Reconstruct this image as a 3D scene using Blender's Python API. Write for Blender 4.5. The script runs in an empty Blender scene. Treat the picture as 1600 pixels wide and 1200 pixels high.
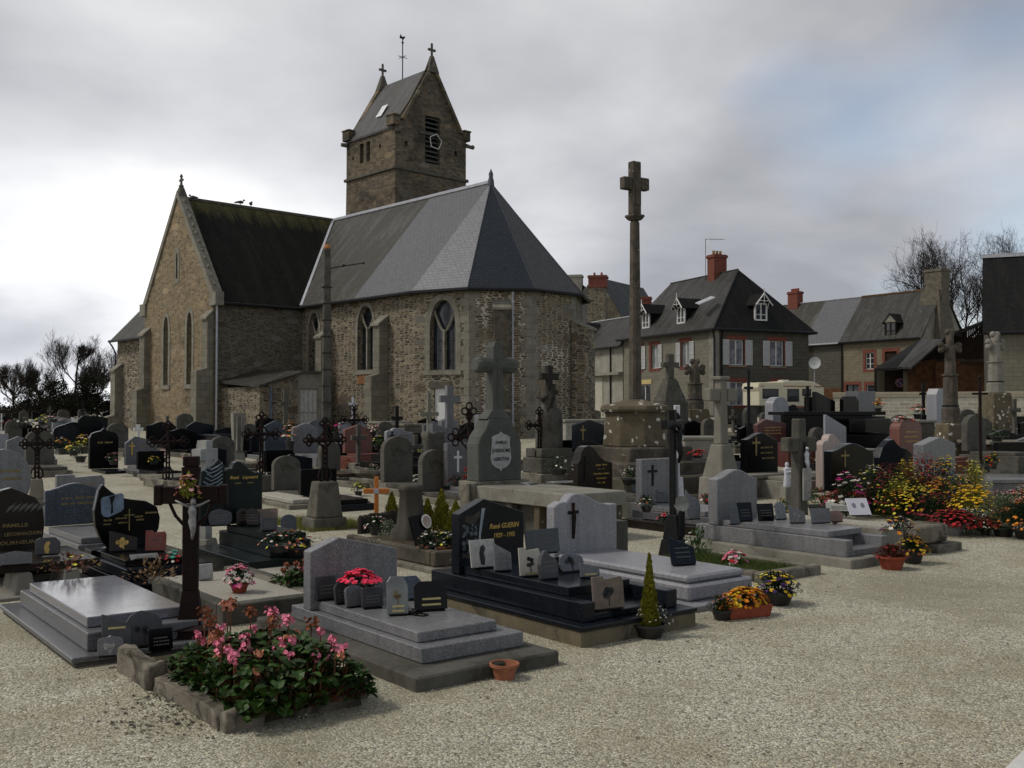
import bpy, bmesh, math, random
from mathutils import Vector, Matrix, noise as mnoise
from mathutils.geometry import tessellate_polygon
random.seed(7)
R = math.radians
sc = bpy.context.scene
col = sc.collection

# ------------------------------------------------------------ camera, sky, sun, exposure
FPX = 1600.0; PITCH = R(1.432); EYE = 1.7
CAMP = Vector((0, 0, EYE))
cam = bpy.data.cameras.new("camera"); camo = bpy.data.objects.new("camera", cam); col.objects.link(camo)
cam.sensor_fit = 'HORIZONTAL'; cam.sensor_width = 36; cam.lens = 36.0; cam.clip_end = 3000; cam.clip_start = 0.05
camo.location = CAMP; camo.rotation_euler = (R(90) + PITCH, 0, 0)
sc.camera = camo
sc.view_settings.view_transform = 'Standard'; sc.view_settings.look = 'None'
sc.view_settings.exposure = 0.58; sc.view_settings.gamma = 1.0
SUN_EL, SUN_AZ = R(50), R(268)      # azimuth clockwise from +Y

w = bpy.data.worlds.new("World"); sc.world = w; w.use_nodes = True
nt = w.node_tree; nt.nodes.clear()
def N(nt, t, **k):
    n = nt.nodes.new(t)
    for a, b in k.items():
        if a.startswith('i_'): n.inputs[a[2:].replace('_', ' ')].default_value = b
        else: setattr(n, a, b)
    return n
def ramp(nt, stops, interp='LINEAR'):
    n = nt.nodes.new('ShaderNodeValToRGB'); cr = n.color_ramp; cr.interpolation = interp
    while len(cr.elements) < len(stops): cr.elements.new(0.5)
    for e, (p, c) in zip(cr.elements, stops):
        e.position = p; e.color = (c[0], c[1], c[2], 1) if hasattr(c, '__len__') else (c, c, c, 1)
    return n
def mth(nt, op, a, b=None, c=None):
    n = nt.nodes.new('ShaderNodeMath'); n.operation = op
    for i, v in enumerate((a, b, c)):
        if v is None: continue
        if isinstance(v, (int, float)): n.inputs[i].default_value = v
        else: nt.links.new(v, n.inputs[i])
    return n.outputs[0]
sky = N(nt, 'ShaderNodeTexSky', sky_type='NISHITA', sun_disc=False, sun_elevation=SUN_EL, sun_rotation=SUN_AZ)
tc = N(nt, 'ShaderNodeTexCoord'); sep = N(nt, 'ShaderNodeSeparateXYZ'); nt.links.new(tc.outputs['Generated'], sep.inputs[0])
zz = mth(nt, 'ADD', mth(nt, 'MAXIMUM', sep.outputs[2], 0.0), 0.30)
comb = N(nt, 'ShaderNodeCombineXYZ')
nt.links.new(mth(nt, 'DIVIDE', sep.outputs[0], zz), comb.inputs[0])
nt.links.new(mth(nt, 'DIVIDE', sep.outputs[1], zz), comb.inputs[1])
n1 = N(nt, 'ShaderNodeTexNoise', i_Scale=0.95, i_Detail=7.0, i_Roughness=0.48, i_Distortion=0.12)
mp = N(nt, 'ShaderNodeMapping'); mp.inputs['Location'].default_value = (3.1, 1.4, 0); mp.inputs['Scale'].default_value = (-1, 1, 1); nt.links.new(comb.outputs[0], mp.inputs[0])
nt.links.new(mp.outputs[0], n1.inputs['Vector'])
cl = ramp(nt, [(0.30, (0.215, 0.222, 0.245)), (0.43, (0.33, 0.337, 0.36)), (0.54, (0.48, 0.485, 0.50)), (0.66, (0.68, 0.68, 0.67))])
nt.links.new(n1.outputs['Fac'], cl.inputs[0])
# brighter, thinner cloud low on the left; thicker overhead
lowl = mth(nt, 'MULTIPLY', mth(nt, 'SUBTRACT', 0.42, sep.outputs[2]), mth(nt, 'SUBTRACT', 0.55, sep.outputs[0]))
gain = mth(nt, 'ADD', mth(nt, 'MULTIPLY', mth(nt, 'MAXIMUM', lowl, 0.0), 1.35), mth(nt, 'SUBTRACT', 1.04, mth(nt, 'MULTIPLY', mth(nt, 'MAXIMUM', mth(nt, 'SUBTRACT', sep.outputs[2], 0.12), 0.0), 0.75)))
gv = N(nt, 'ShaderNodeVectorMath', operation='SCALE'); nt.links.new(cl.outputs[0], gv.inputs[0]); nt.links.new(gain, gv.inputs['Scale'])
n2 = N(nt, 'ShaderNodeTexNoise', i_Scale=0.9, i_Detail=3.0); mp2 = N(nt, 'ShaderNodeMapping'); mp2.inputs['Location'].default_value = (9.0, 5.2, 1)
nt.links.new(comb.outputs[0], mp2.inputs[0]); nt.links.new(mp2.outputs[0], n2.inputs['Vector'])
gap = ramp(nt, [(0.60, 0.0), (0.74, 0.75)]); nt.links.new(mth(nt, 'ADD', n2.outputs['Fac'], mth(nt, 'MULTIPLY', mth(nt, 'SUBTRACT', sep.outputs[0], 0.28), 0.5)), gap.inputs[0])
sk = N(nt, 'ShaderNodeVectorMath', operation='SCALE'); nt.links.new(sky.outputs[0], sk.inputs[0]); sk.inputs['Scale'].default_value = 0.1
mx = N(nt, 'ShaderNodeMix', data_type='RGBA'); nt.links.new(gap.outputs[0], mx.inputs[0]); nt.links.new(gv.outputs[0], mx.inputs[6]); nt.links.new(sk.outputs[0], mx.inputs[7])
bg = N(nt, 'ShaderNodeBackground'); nt.links.new(mx.outputs[2], bg.inputs[0]); bg.inputs[1].default_value = 1.0
wo = N(nt, 'ShaderNodeOutputWorld'); nt.links.new(bg.outputs[0], wo.inputs[0])

sl = bpy.data.lights.new("sun", 'SUN'); sl.energy = 1.5; sl.angle = R(12); sl.color = (1, 0.95, 0.87)
so = bpy.data.objects.new("sun", sl); col.objects.link(so)
sd = Vector((math.sin(SUN_AZ) * math.cos(SUN_EL), math.cos(SUN_AZ) * math.cos(SUN_EL), math.sin(SUN_EL)))
so.rotation_euler = (-sd).to_track_quat('-Z', 'Y').to_euler()

# ------------------------------------------------------------ pixel helpers (photograph coordinates -> place in the world)
def ray(px, py):
    u = (px - 800) / FPX; v = (600 - py) / FPX
    return Vector((u, math.cos(PITCH) - v * math.sin(PITCH), math.sin(PITCH) + v * math.cos(PITCH)))
def at(px, py, Y):
    d = ray(px, py); return CAMP + d * (Y / d.y)
def sst(t): t = max(0, min(1, t)); return t * t * (3 - 2 * t)
def G(x, y):
    amp = 0.8 + 0.6 * sst((x + 6) / 18)
    z = amp * sst((y - 14) / 46)
    return z
def gz(px, py, z):
    d = ray(px, py); t = (z - EYE) / d.z; return CAMP + d * t
def gp(px, py, h=0):
    z = h
    for i in range(40):
        p = gz(px, py, z); z2 = G(p.x, p.y) + h
        if abs(z2 - z) < 1e-4: break
        z = z + (z2 - z) * .5
    return p
def grad(rz): return Vector((math.cos(R(rz)), math.sin(R(rz)), 0)), Vector((-math.sin(R(rz)), math.cos(R(rz)), 0))

# ------------------------------------------------------------ object helpers
def tag(o, label=None, cat=None, group=None, kind=None):
    if label: o['label'] = label
    if cat: o['category'] = cat
    if group: o['group'] = group
    if kind: o['kind'] = kind
    return o
def empty(name, loc, rz=0, label=None, cat=None, group=None):
    o = bpy.data.objects.new(name, None); col.objects.link(o)
    o.location = loc; o.rotation_euler = (0, 0, R(rz)); o.empty_display_size = 0.1
    return tag(o, label, cat, group)
def copy_tree(o, parent=None):
    c = o.copy(); col.objects.link(c)
    if parent: c.parent = parent
    for ch in list(o.children): copy_tree(ch, c)
    return c

class MB:
    def __init__(s): s.v = []; s.f = []
    def add(s, vs, fs):
        b = len(s.v); s.v += [tuple(v) for v in vs]; s.f += [tuple(b + i for i in f) for f in fs]; return s
    def box(s, x0, x1, y0, y1, z0, z1):
        return s.add([(x0,y0,z0),(x1,y0,z0),(x1,y1,z0),(x0,y1,z0),(x0,y0,z1),(x1,y0,z1),(x1,y1,z1),(x0,y1,z1)],
                     [(3,2,1,0),(4,5,6,7),(0,1,5,4),(1,2,6,5),(2,3,7,6),(3,0,4,7)])
    def taper(s, cx, cy, wx0, wy0, wx1, wy1, z0, z1, dx=0, dy=0):
        a, b, c, d = wx0/2, wy0/2, wx1/2, wy1/2
        return s.add([(cx-a,cy-b,z0),(cx+a,cy-b,z0),(cx+a,cy+b,z0),(cx-a,cy+b,z0),(cx+dx-c,cy+dy-d,z1),(cx+dx+c,cy+dy-d,z1),(cx+dx+c,cy+dy+d,z1),(cx+dx-c,cy+dy+d,z1)],
                     [(3,2,1,0),(4,5,6,7),(0,1,5,4),(1,2,6,5),(2,3,7,6),(3,0,4,7)])
    def prism(s, pts, fn0, fn1):
        """pts 2D outline CCW; fn0/fn1 map (a,b) to the front and the back face"""
        n = len(pts); A = [fn0(*p) for p in pts]; B = [fn1(*p) for p in pts]
        tri = tessellate_polygon([[Vector((p[0], p[1], 0)) for p in pts]])
        area = sum(pts[i][0]*pts[(i+1)%n][1]-pts[(i+1)%n][0]*pts[i][1] for i in range(n))
        fs = []
        for t in tri:
            t = tuple(t); a = [pts[i] for i in t]
            ar = (a[1][0]-a[0][0])*(a[2][1]-a[0][1])-(a[2][0]-a[0][0])*(a[1][1]-a[0][1])
            if (ar > 0) != (area > 0): t = t[::-1]
            fs.append(t); fs.append(tuple(i + n for i in t[::-1]))
        for i in range(n):
            j = (i + 1) % n; fs.append((j, i, i + n, j + n))
        return s.add(A + B, fs)
    def plate(s, pts, y0, y1):          # outline in x,z ; faces -y at y0
        return s.prism(pts, lambda a, b: (a, y0, b), lambda a, b: (a, y1, b))
    def flat(s, pts, z0, z1):           # outline in x,y
        return s.prism(pts, lambda a, b: (a, b, z1), lambda a, b: (a, b, z0))
    def slab4(s, p, th):                # quad/tri with thickness downwards
        n = len(p); q = [(a[0], a[1], a[2] - th) for a in p]
        fs = [tuple(range(n)), tuple(range(2*n-1, n-1, -1))]
        for i in range(n):
            j = (i + 1) % n; fs.append((j, i, i + n, j + n))
        return s.add(list(p) + q, fs)
    def tube(s, path, rad, n=8, cap=True):
        path = [Vector(p) for p in path]
        if not hasattr(rad, '__len__'): rad = [rad] * len(path)
        b = len(s.v); prev = None
        for i, p in enumerate(path):
            t = (path[min(i+1, len(path)-1)] - path[max(i-1, 0)])
            if t.length < 1e-9: t = Vector((0, 0, 1))
            t.normalize()
            if prev is None:
                a = Vector((1, 0, 0)) if abs(t.x) < .8 else Vector((0, 1, 0)); u = t.cross(a).normalized()
            else:
                u = (prev - t * prev.dot(t)).normalized()
            prev = u; v = t.cross(u)
            for k in range(n):
                an = 2 * math.pi * k / n; q = p + (u * math.cos(an) + v * math.sin(an)) * rad[i]; s.v.append(tuple(q))
        for i in range(len(path) - 1):
            for k in range(n):
                k2 = (k + 1) % n; s.f.append((b+i*n+k, b+i*n+k2, b+(i+1)*n+k2, b+(i+1)*n+k))
        if cap:
            s.f.append(tuple(b + k for k in range(n))[::-1]); s.f.append(tuple(b + (len(path)-1)*n + k for k in range(n)))
        return s
    def lathe(s, prof, cx=0, cy=0, n=16, ang0=0, sx=1, sy=1):
        b = len(s.v)
        for r, z in prof:
            for k in range(n):
                a = ang0 + 2*math.pi*k/n; s.v.append((cx + sx*r*math.cos(a), cy + sy*r*math.sin(a), z))
        for i in range(len(prof) - 1):
            for k in range(n):
                k2 = (k+1) % n; s.f.append((b+i*n+k, b+i*n+k2, b+(i+1)*n+k2, b+(i+1)*n+k))
        s.f.append(tuple(b+k for k in range(n))[::-1]); s.f.append(tuple(b+(len(prof)-1)*n+k for k in range(n)))
        return s
    def ball(s, c, r, n=8, sx=1, sy=1, sz=1):
        c = Vector(c); m = max(3, n // 2)
        b = len(s.v); s.v.append((c.x, c.y, c.z - r*sz))
        for i in range(1, m):
            ph = -math.pi/2 + math.pi*i/m
            for k in range(n):
                a = 2*math.pi*k/n; s.v.append((c.x + sx*r*math.cos(ph)*math.cos(a), c.y + sy*r*math.cos(ph)*math.sin(a), c.z + sz*r*math.sin(ph)))
        s.v.append((c.x, c.y, c.z + r*sz)); t = len(s.v) - 1
        for k in range(n):
            k2 = (k+1) % n; s.f.append((b, b+1+k2, b+1+k)); s.f.append((t, b+1+(m-2)*n+k, b+1+(m-2)*n+k2))
            for i in range(m-2): s.f.append((b+1+i*n+k, b+1+i*n+k2, b+1+(i+1)*n+k2, b+1+(i+1)*n+k))
        return s
    def wall(s, p0, p1, outline, holes=(), depth=.3, z=0):
        """vertical wall from p0 to p1 (2D); outline/holes in (u,z); outside is to the right of p0->p1; reveals go inwards"""
        p0 = Vector((p0[0], p0[1], 0)); p1 = Vector((p1[0], p1[1], 0)); u = (p1 - p0).normalized(); nrm = Vector((u.y, -u.x, 0))
        def W(a, b, d=0): q = p0 + u*a - nrm*d; return (q.x, q.y, b)
        loops = [[Vector((a, b, 0)) for a, b in outline]] + [[Vector((a, b, 0)) for a, b in h] for h in holes]
        flat = [q for l in loops for q in l]; tri = tessellate_polygon(loops)
        vs = [W(q.x, q.y) for q in flat]; fs = []
        for t in tri:
            a, b, c = [flat[i] for i in t]
            ar = (b.x-a.x)*(c.y-a.y)-(c.x-a.x)*(b.y-a.y)
            if abs(ar) < 1e-9: continue
            fs.append(tuple(t) if ar > 0 else tuple(t)[::-1])
        s.add(vs, fs)
        for h in holes:
            n = len(h); A = [W(a, b, 0) for a, b in h] + [W(a, b, depth) for a, b in h]
            ar = sum(h[i][0]*h[(i+1)%n][1]-h[(i+1)%n][0]*h[i][1] for i in range(n))
            s.add(A, [((i, (i+1)%n, (i+1)%n+n, i+n) if ar > 0 else (i, i+n, (i+1)%n+n, (i+1)%n)) for i in range(n)])
        return s
    def build(s, name, m, parent=None, loc=None, rot=None, bevel=0, smooth=False, seg=1):
        me = bpy.data.meshes.new(name); me.from_pydata(s.v, [], s.f)
        if bevel or smooth:
            bm = bmesh.new(); bm.from_mesh(me)
            if bevel:
                bmesh.ops.remove_doubles(bm, verts=bm.verts, dist=1e-5)
                bmesh.ops.recalc_face_normals(bm, faces=bm.faces)
                es = [e for e in bm.edges if len(e.link_faces) == 2 and e.calc_face_angle(0) > 0.5]
                try: bmesh.ops.bevel(bm, geom=es, offset=bevel, segments=seg, affect='EDGES', clamp_overlap=True)
                except Exception: pass
            if smooth:
                for f in bm.faces: f.smooth = True
            bm.to_mesh(me); bm.free()
            if smooth and smooth != 2:
                try: me.set_sharp_from_angle(angle=R(40))
                except Exception: pass
        if m: me.materials.append(m)
        o = bpy.data.objects.new(name, me); col.objects.link(o)
        if parent: o.parent = parent
        if loc is not None: o.location = loc
        if rot is not None: o.rotation_euler = rot
        return o

def text(s, size, m, parent, x, y, z, name='inscription', align='CENTER', shear=0, depth=.002, rz=0, tilt=0, width=None):
    cu = bpy.data.curves.new('t', 'FONT'); cu.body = s; cu.size = size; cu.align_x = align; cu.extrude = depth; cu.shear = shear
    cu.resolution_u = 2; cu.offset = size * .02
    to = bpy.data.objects.new('t', cu); col.objects.link(to)
    dg = bpy.context.evaluated_depsgraph_get(); dg.update()
    me = bpy.data.meshes.new_from_object(to.evaluated_get(dg)); bpy.data.objects.remove(to)
    if width:
        xs = [v.co.x for v in me.vertices]; k = width / (max(xs) - min(xs))
        for v in me.vertices: v.co.x *= k
    me.materials.clear(); me.materials.append(m)
    o = bpy.data.objects.new(name, me); col.objects.link(o); o.parent = parent; o.location = (x, y, z); o.rotation_euler = (R(90) - tilt, 0, rz)
    return o

# ------------------------------------------------------------ materials
MATS = {}
def newmat(name):
    m = bpy.data.materials.new(name); m.use_nodes = True; t = m.node_tree
    b = t.nodes['Principled BSDF']; return m, t, b
def coords(t, scale=(1, 1, 1), rnd=False):
    tc = t.nodes.new('ShaderNodeTexCoord'); mp = t.nodes.new('ShaderNodeMapping'); mp.inputs['Scale'].default_value = scale
    t.links.new(tc.outputs['Object'], mp.inputs[0]); return mp.outputs[0]
def noise(t, v, s, d=4, r=.6, dist=0):
    n = t.nodes.new('ShaderNodeTexNoise'); n.inputs['Scale'].default_value = s; n.inputs['Detail'].default_value = d
    n.inputs['Roughness'].default_value = r; n.inputs['Distortion'].default_value = dist; t.links.new(v, n.inputs['Vector']); return n.outputs['Fac']
def voro(t, v, s, feat='F1', rnd=1):
    n = t.nodes.new('ShaderNodeTexVoronoi'); n.feature = feat; n.inputs['Scale'].default_value = s; n.inputs['Randomness'].default_value = rnd
    t.links.new(v, n.inputs['Vector']); return n
def mixc(t, f, a, b, mode='MIX'):
    n = t.nodes.new('ShaderNodeMix'); n.data_type = 'RGBA'; n.blend_type = mode
    for i, q in ((0, f), (6, a), (7, b)):
        if isinstance(q, (int, float)): n.inputs[i].default_value = q
        elif isinstance(q, (tuple, list)): n.inputs[i].default_value = (q[0], q[1], q[2], 1)
        else: t.links.new(q, n.inputs[i])
    return n.outputs[2]
def rmp(t, f, stops, interp='LINEAR'):
    n = ramp(t, stops, interp); t.links.new(f, n.inputs[0]); return n.outputs[0]
def bump(t, b, h, st=.3, dist=.02):
    n = t.nodes.new('ShaderNodeBump'); n.inputs['Strength'].default_value = st; n.inputs['Distance'].default_value = dist
    t.links.new(h, n.inputs['Height']); t.links.new(n.outputs[0], b.inputs['Normal'])
def mul(c, k): return tuple(x * k for x in c)
def plain(name, c, rough=.7, metal=0, var=.35, scale=6, bmp=.15, dirt=None):
    if name in MATS: return MATS[name]
    m, t, b = newmat(name); v = coords(t)
    f = noise(t, v, scale, 5, .65); c1 = mixc(t, rmp(t, f, [(.3, 0), (.7, 1)]), mul(c, 1-var), mul(c, 1+var))
    if dirt:
        f2 = noise(t, v, dirt[2] if len(dirt) > 2 else 3, 6, .7, .5); c1 = mixc(t, rmp(t, f2, [(dirt[1], 0), (dirt[1]+.08, 1)]), c1, dirt[0])
    t.links.new(c1, b.inputs['Base Color']); b.inputs['Roughness'].default_value = rough; b.inputs['Metallic'].default_value = metal
    if bmp: bump(t, b, noise(t, v, scale*6, 4), bmp, .01)
    MATS[name] = m; return m
def granite(name, a, bcol, ccol, rough=.35, scale=260, wear=.15, spec=.4):
    if name in MATS: return MATS[name]
    m, t, b = newmat(name); v = coords(t)
    vo = voro(t, v, scale); f = t.nodes.new('ShaderNodeSeparateColor'); t.links.new(vo.outputs['Color'], f.inputs[0])
    c = rmp(t, f.outputs[0], [(0, ccol), (.22, a), (.62, a), (.66, bcol), (1, bcol)])
    n2 = noise(t, v, 45, 6, .8); c = mixc(t, rmp(t, n2, [(.35, 0), (.65, 1)]), c, mul(a, .8)) if False else mixc(t, mth(t, 'MULTIPLY', rmp(t, n2, [(.4, 0), (.7, 1)]), .45), c, bcol)
    n3 = noise(t, v, 1.7, 5, .7); c = mixc(t, mth(t, 'MULTIPLY', rmp(t, n3, [(.45, 0), (.75, 1)]), wear*2.2), c, mul(ccol, .8))
    mps = t.nodes.new('ShaderNodeMapping'); mps.inputs['Scale'].default_value = (16, 16, 1.1); t.links.new(v, mps.inputs[0])
    c = mixc(t, mth(t, 'MULTIPLY', rmp(t, noise(t, mps.outputs[0], 1, 5, .7), [(.46, 0), (.7, 1)]), wear*2.6), c, mul(bcol, .75))
    t.links.new(c, b.inputs['Base Color'])
    t.links.new(mth(t, 'ADD', mth(t, 'MULTIPLY', n3, .3), rough - .15), b.inputs['Roughness'])
    bump(t, b, noise(t, v, 150, 3), .03, .002); b.inputs['Specular IOR Level'].default_value = spec
    MATS[name] = m; return m
def oldstone(name, a, bcol, dark=(.04, .038, .03), lich=(.55, .54, .48), amt=.62, rough=.9, lsc=9, bmp=.4, dk=.55):
    if name in MATS: return MATS[name]
    m, t, b = newmat(name); v = coords(t)
    c = mixc(t, rmp(t, noise(t, v, 2.5, 6, .7, .4), [(.35, 0), (.65, 1)]), a, bcol)
    c = mixc(t, rmp(t, noise(t, v, 60, 3, .6), [(.3, 0), (.7, .5)]), c, mul(a, .55))
    c = mixc(t, rmp(t, noise(t, v, 3.7, 7, .72, .8), [(dk, 0), (dk+.13, .85)]), c, dark)
    dn = t.nodes.new('ShaderNodeTexNoise'); dn.inputs['Scale'].default_value = lsc*1.7; dn.inputs['Detail'].default_value = 4; t.links.new(v, dn.inputs['Vector'])
    dv = t.nodes.new('ShaderNodeVectorMath'); dv.operation = 'MULTIPLY_ADD'; t.links.new(dn.outputs['Color'], dv.inputs[0]); dv.inputs[1].default_value = (.9/lsc,)*3; t.links.new(v, dv.inputs[2])
    vv = voro(t, dv.outputs[0], lsc, 'F1'); n = noise(t, v, 18, 4, .6)
    d = mth(t, 'ADD', vv.outputs['Distance'], mth(t, 'MULTIPLY', n, .35))
    big = noise(t, v, 1.6, 3)
    d = mth(t, 'ADD', d, mth(t, 'MULTIPLY', big, .8)); d = mth(t, 'SUBTRACT', d, .15)
    c = mixc(t, rmp(t, d, [(amt - .17, 1), (amt - .12, 0)]), c, lich)
    t.links.new(c, b.inputs['Base Color']); b.inputs['Roughness'].default_value = rough
    bump(t, b, noise(t, v, 35, 6, .7), bmp, .02)
    MATS[name] = m; return m
def rubble(name, tones, mortar, sc3=(3.2, 3.2, 7.5), mw=.05, stain=(.05, .048, .04), st=.56, big=1.0, white=0):
    if name in MATS: return MATS[name]
    m, t, b = newmat(name); v0 = coords(t)
    nn = t.nodes.new('ShaderNodeTexNoise'); nn.inputs['Scale'].default_value = 2.2; nn.inputs['Detail'].default_value = 3; t.links.new(v0, nn.inputs['Vector'])
    add = t.nodes.new('ShaderNodeVectorMath'); add.operation = 'MULTIPLY_ADD'; t.links.new(nn.outputs['Color'], add.inputs[0]); add.inputs[1].default_value = (.09, .09, .07); t.links.new(v0, add.inputs[2])
    mp = t.nodes.new('ShaderNodeMapping'); mp.inputs['Scale'].default_value = sc3; t.links.new(add.outputs[0], mp.inputs[0]); v = mp.outputs[0]
    vc = voro(t, v, 1, 'F1', .7); ve = voro(t, v, 1, 'DISTANCE_TO_EDGE', .7)
    sp = t.nodes.new('ShaderNodeSeparateColor'); t.links.new(vc.outputs['Color'], sp.inputs[0])
    c = rmp(t, sp.outputs[0], [(i/(len(tones)-1), q) for i, q in enumerate(tones)], 'CONSTANT' if False else 'LINEAR')
    c = mixc(t, .4, c, rmp(t, noise(t, v0, 30, 4, .7), [(.3, mul(tones[0], .5)), (.7, mul(tones[-1], 1.2))]))
    # larger dressed blocks scattered through the rubble
    mp3 = t.nodes.new('ShaderNodeMapping'); mp3.inputs['Scale'].default_value = (1.1, 1.1, 2.4); t.links.new(add.outputs[0], mp3.inputs[0])
    vb = voro(t, mp3.outputs[0], 1, 'F1', 1); sb = t.nodes.new('ShaderNodeSeparateColor'); t.links.new(vb.outputs['Color'], sb.inputs[0])
    bigf = mth(t, 'MULTIPLY', mth(t, 'GREATER_THAN', sb.outputs[1], .80 - .12*(big-1)), mth(t, 'LESS_THAN', vb.outputs['Distance'], .42))
    edge = rmp(t, ve.outputs['Distance'], [(mw, 0), (mw*2, 1)])
    c = mixc(t, edge, mortar, c)
    c = mixc(t, bigf, c, rmp(t, sb.outputs[2], [(0, mul(tones[1], .9)), (.5, mul(tones[-1], 1.0)), (1, (.15, .145, .13))]))
    if white: c = mixc(t, mth(t, 'MULTIPLY', rmp(t, noise(t, v0, .5, 4), [(.45, 0), (.6, 1)]), mth(t, 'SUBTRACT', 1, edge)), c, (.5, .47, .4))
    big2 = noise(t, v0, .55, 7, .68, .6)
    c = mixc(t, rmp(t, big2, [(st, 0), (st+.16, .72)]), c, stain)
    c = mixc(t, mth(t, 'MULTIPLY', rmp(t, noise(t, v0, 9, 5, .75), [(.62, 0), (.7, 1)]), .5), c, (.3, .3, .25))
    t.links.new(c, b.inputs['Base Color']); b.inputs['Roughness'].default_value = .92
    bump(t, b, mth(t, 'ADD', edge, mth(t, 'MULTIPLY', noise(t, v0, 25, 4), .5)), .7, .03)
    MATS[name] = m; return m
def slate(name, c0, c1, moss=None, mamt=.6, rough=.55, rowh=.16, streak=.5, ridge=None, pale=None):
    if name in MATS: return MATS[name]
    m, t, b = newmat(name); v = coords(t)
    uv = t.nodes.new('ShaderNodeUVMap'); uv.uv_map = 'roof'
    br = t.nodes.new('ShaderNodeTexBrick'); t.links.new(uv.outputs[0], br.inputs['Vector'])
    br.inputs['Scale'].default_value = 1; br.inputs['Brick Width'].default_value = .24; br.inputs['Row Height'].default_value = rowh
    br.inputs['Mortar Size'].default_value = .012; br.inputs['Mortar Smooth'].default_value = .3
    br.inputs['Color1'].default_value = (*c0, 1); br.inputs['Color2'].default_value = (*c1, 1); br.inputs['Mortar'].default_value = (*mul(c0, .35), 1)
    c = br.outputs['Color']
    c = mixc(t, rmp(t, noise(t, v, 5, 6, .75), [(.38, 0), (.66, .7)]), c, mul(c0, .5))
    c = mixc(t, mth(t, 'MULTIPLY', rmp(t, noise(t, v, 26, 3, .8), [(.55, 0), (.62, 1)]), .5), c, mul(c1, 1.55))
    if moss:
        mpu = t.nodes.new('ShaderNodeMapping'); mpu.inputs['Scale'].default_value = (1.6, .28, 1); t.links.new(uv.outputs[0], mpu.inputs[0])
        f = noise(t, mpu.outputs[0], 1.3, 7, .72, .4)
        f2 = noise(t, v, 7, 6, .75)
        ff = mth(t, 'ADD', mth(t, 'MULTIPLY', f, .62), mth(t, 'MULTIPLY', f2, .38))
        c = mixc(t, rmp(t, ff, [(mamt-.07, 0), (mamt+.03, streak)]), c, moss)
    if ridge:
        sz = t.nodes.new('ShaderNodeSeparateXYZ'); t.links.new(v, sz.inputs[0]); mpu2 = t.nodes.new('ShaderNodeMapping'); mpu2.inputs['Scale'].default_value = (1.5, .16, 1); t.links.new(uv.outputs[0], mpu2.inputs[0])
        q = mth(t, 'ADD', mth(t, 'MULTIPLY', mth(t, 'SUBTRACT', sz.outputs[2], ridge[1]), ridge[2]), mth(t, 'MULTIPLY', noise(t, mpu2.outputs[0], 1.6, 6, .7), 1.0))
        c = mixc(t, mth(t, 'MULTIPLY', rmp(t, q, [(.5, 0), (.85, 1)]), rmp(t, noise(t, v, 9, 5, .8), [(.35, .25), (.6, 1)])), c, ridge[0])
    if pale:
        mpu3 = t.nodes.new('ShaderNodeMapping'); mpu3.inputs['Scale'].default_value = (.5, .07, 1); mpu3.inputs['Location'].default_value = (.3, 2, 0); t.links.new(uv.outputs[0], mpu3.inputs[0])
        c = mixc(t, mth(t, 'MULTIPLY', rmp(t, noise(t, mpu3.outputs[0], 2.2, 5, .6), [(.62, 0), (.72, 1)]), rmp(t, noise(t, v, 12, 5, .85), [(.5, 0), (.62, .8)])), c, pale)
    t.links.new(c, b.inputs['Base Color']); b.inputs['Roughness'].default_value = rough
    bump(t, b, br.outputs['Fac'], -.5, .015)
    MATS[name] = m; return m
def roofuv(o):
    """slate courses: u along the eaves, v up the slope, from each face's own plane"""
    me = o.data; uvl = me.uv_layers.new(name='roof')
    for p in me.polygons:
        n = p.normal; h = Vector((0, 0, 1)).cross(n)
        if h.length < 1e-4: h = Vector((1, 0, 0))
        h.normalize(); g = n.cross(h)
        for li in p.loop_indices:
            q = me.vertices[me.loops[li].vertex_index].co; uvl.data[li].uv = (q.dot(h), q.dot(g))
    return o
def blockwall(name, c0, c1, mortar, bw=.45, rh=.22, var=.5, stain=(.05,.05,.045), st=.6):
    if name in MATS: return MATS[name]
    m, t, b = newmat(name); v = coords(t)
    uv = t.nodes.new('ShaderNodeUVMap'); uv.uv_map = 'roof'
    br = t.nodes.new('ShaderNodeTexBrick'); t.links.new(uv.outputs[0], br.inputs['Vector'])
    br.inputs['Scale'].default_value = 1; br.inputs['Brick Width'].default_value = bw; br.inputs['Row Height'].default_value = rh
    br.inputs['Mortar Size'].default_value = .014; br.inputs['Mortar Smooth'].default_value = .3
    br.inputs['Color1'].default_value = (*c0, 1); br.inputs['Color2'].default_value = (*c1, 1); br.inputs['Mortar'].default_value = (*mortar, 1)
    c = mixc(t, rmp(t, noise(t, v, 4, 6, .7), [(.3, 0), (.75, .7)]), br.outputs['Color'], mul(c0, .6))
    c = mixc(t, rmp(t, noise(t, v, .5, 6, .7, .5), [(st, 0), (st+.18, .7)]), c, stain)
    t.links.new(c, b.inputs['Base Color']); b.inputs['Roughness'].default_value = .9
    bump(t, b, br.outputs['Fac'], -.5, .02)
    MATS[name] = m; return m
def leafm(name, c, var=.5, rough=.55):
    if name in MATS: return MATS[name]
    m, t, b = newmat(name); v = coords(t)
    g = t.nodes.new('ShaderNodeNewGeometry')
    f = mth(t, 'ADD', mth(t, 'MULTIPLY', g.outputs['Random Per Island'], .7), mth(t, 'MULTIPLY', noise(t, v, 14, 3), .3))
    t.links.new(rmp(t, f, [(.1, mul(c, 1-var)), (.5, c), (.9, (min(1, c[0]*(1+var)*1.1), min(1, c[1]*(1+var)), c[2]*(1+var*.5)))]), b.inputs['Base Color'])
    b.inputs['Roughness'].default_value = rough
    MATS[name] = m; return m
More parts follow.
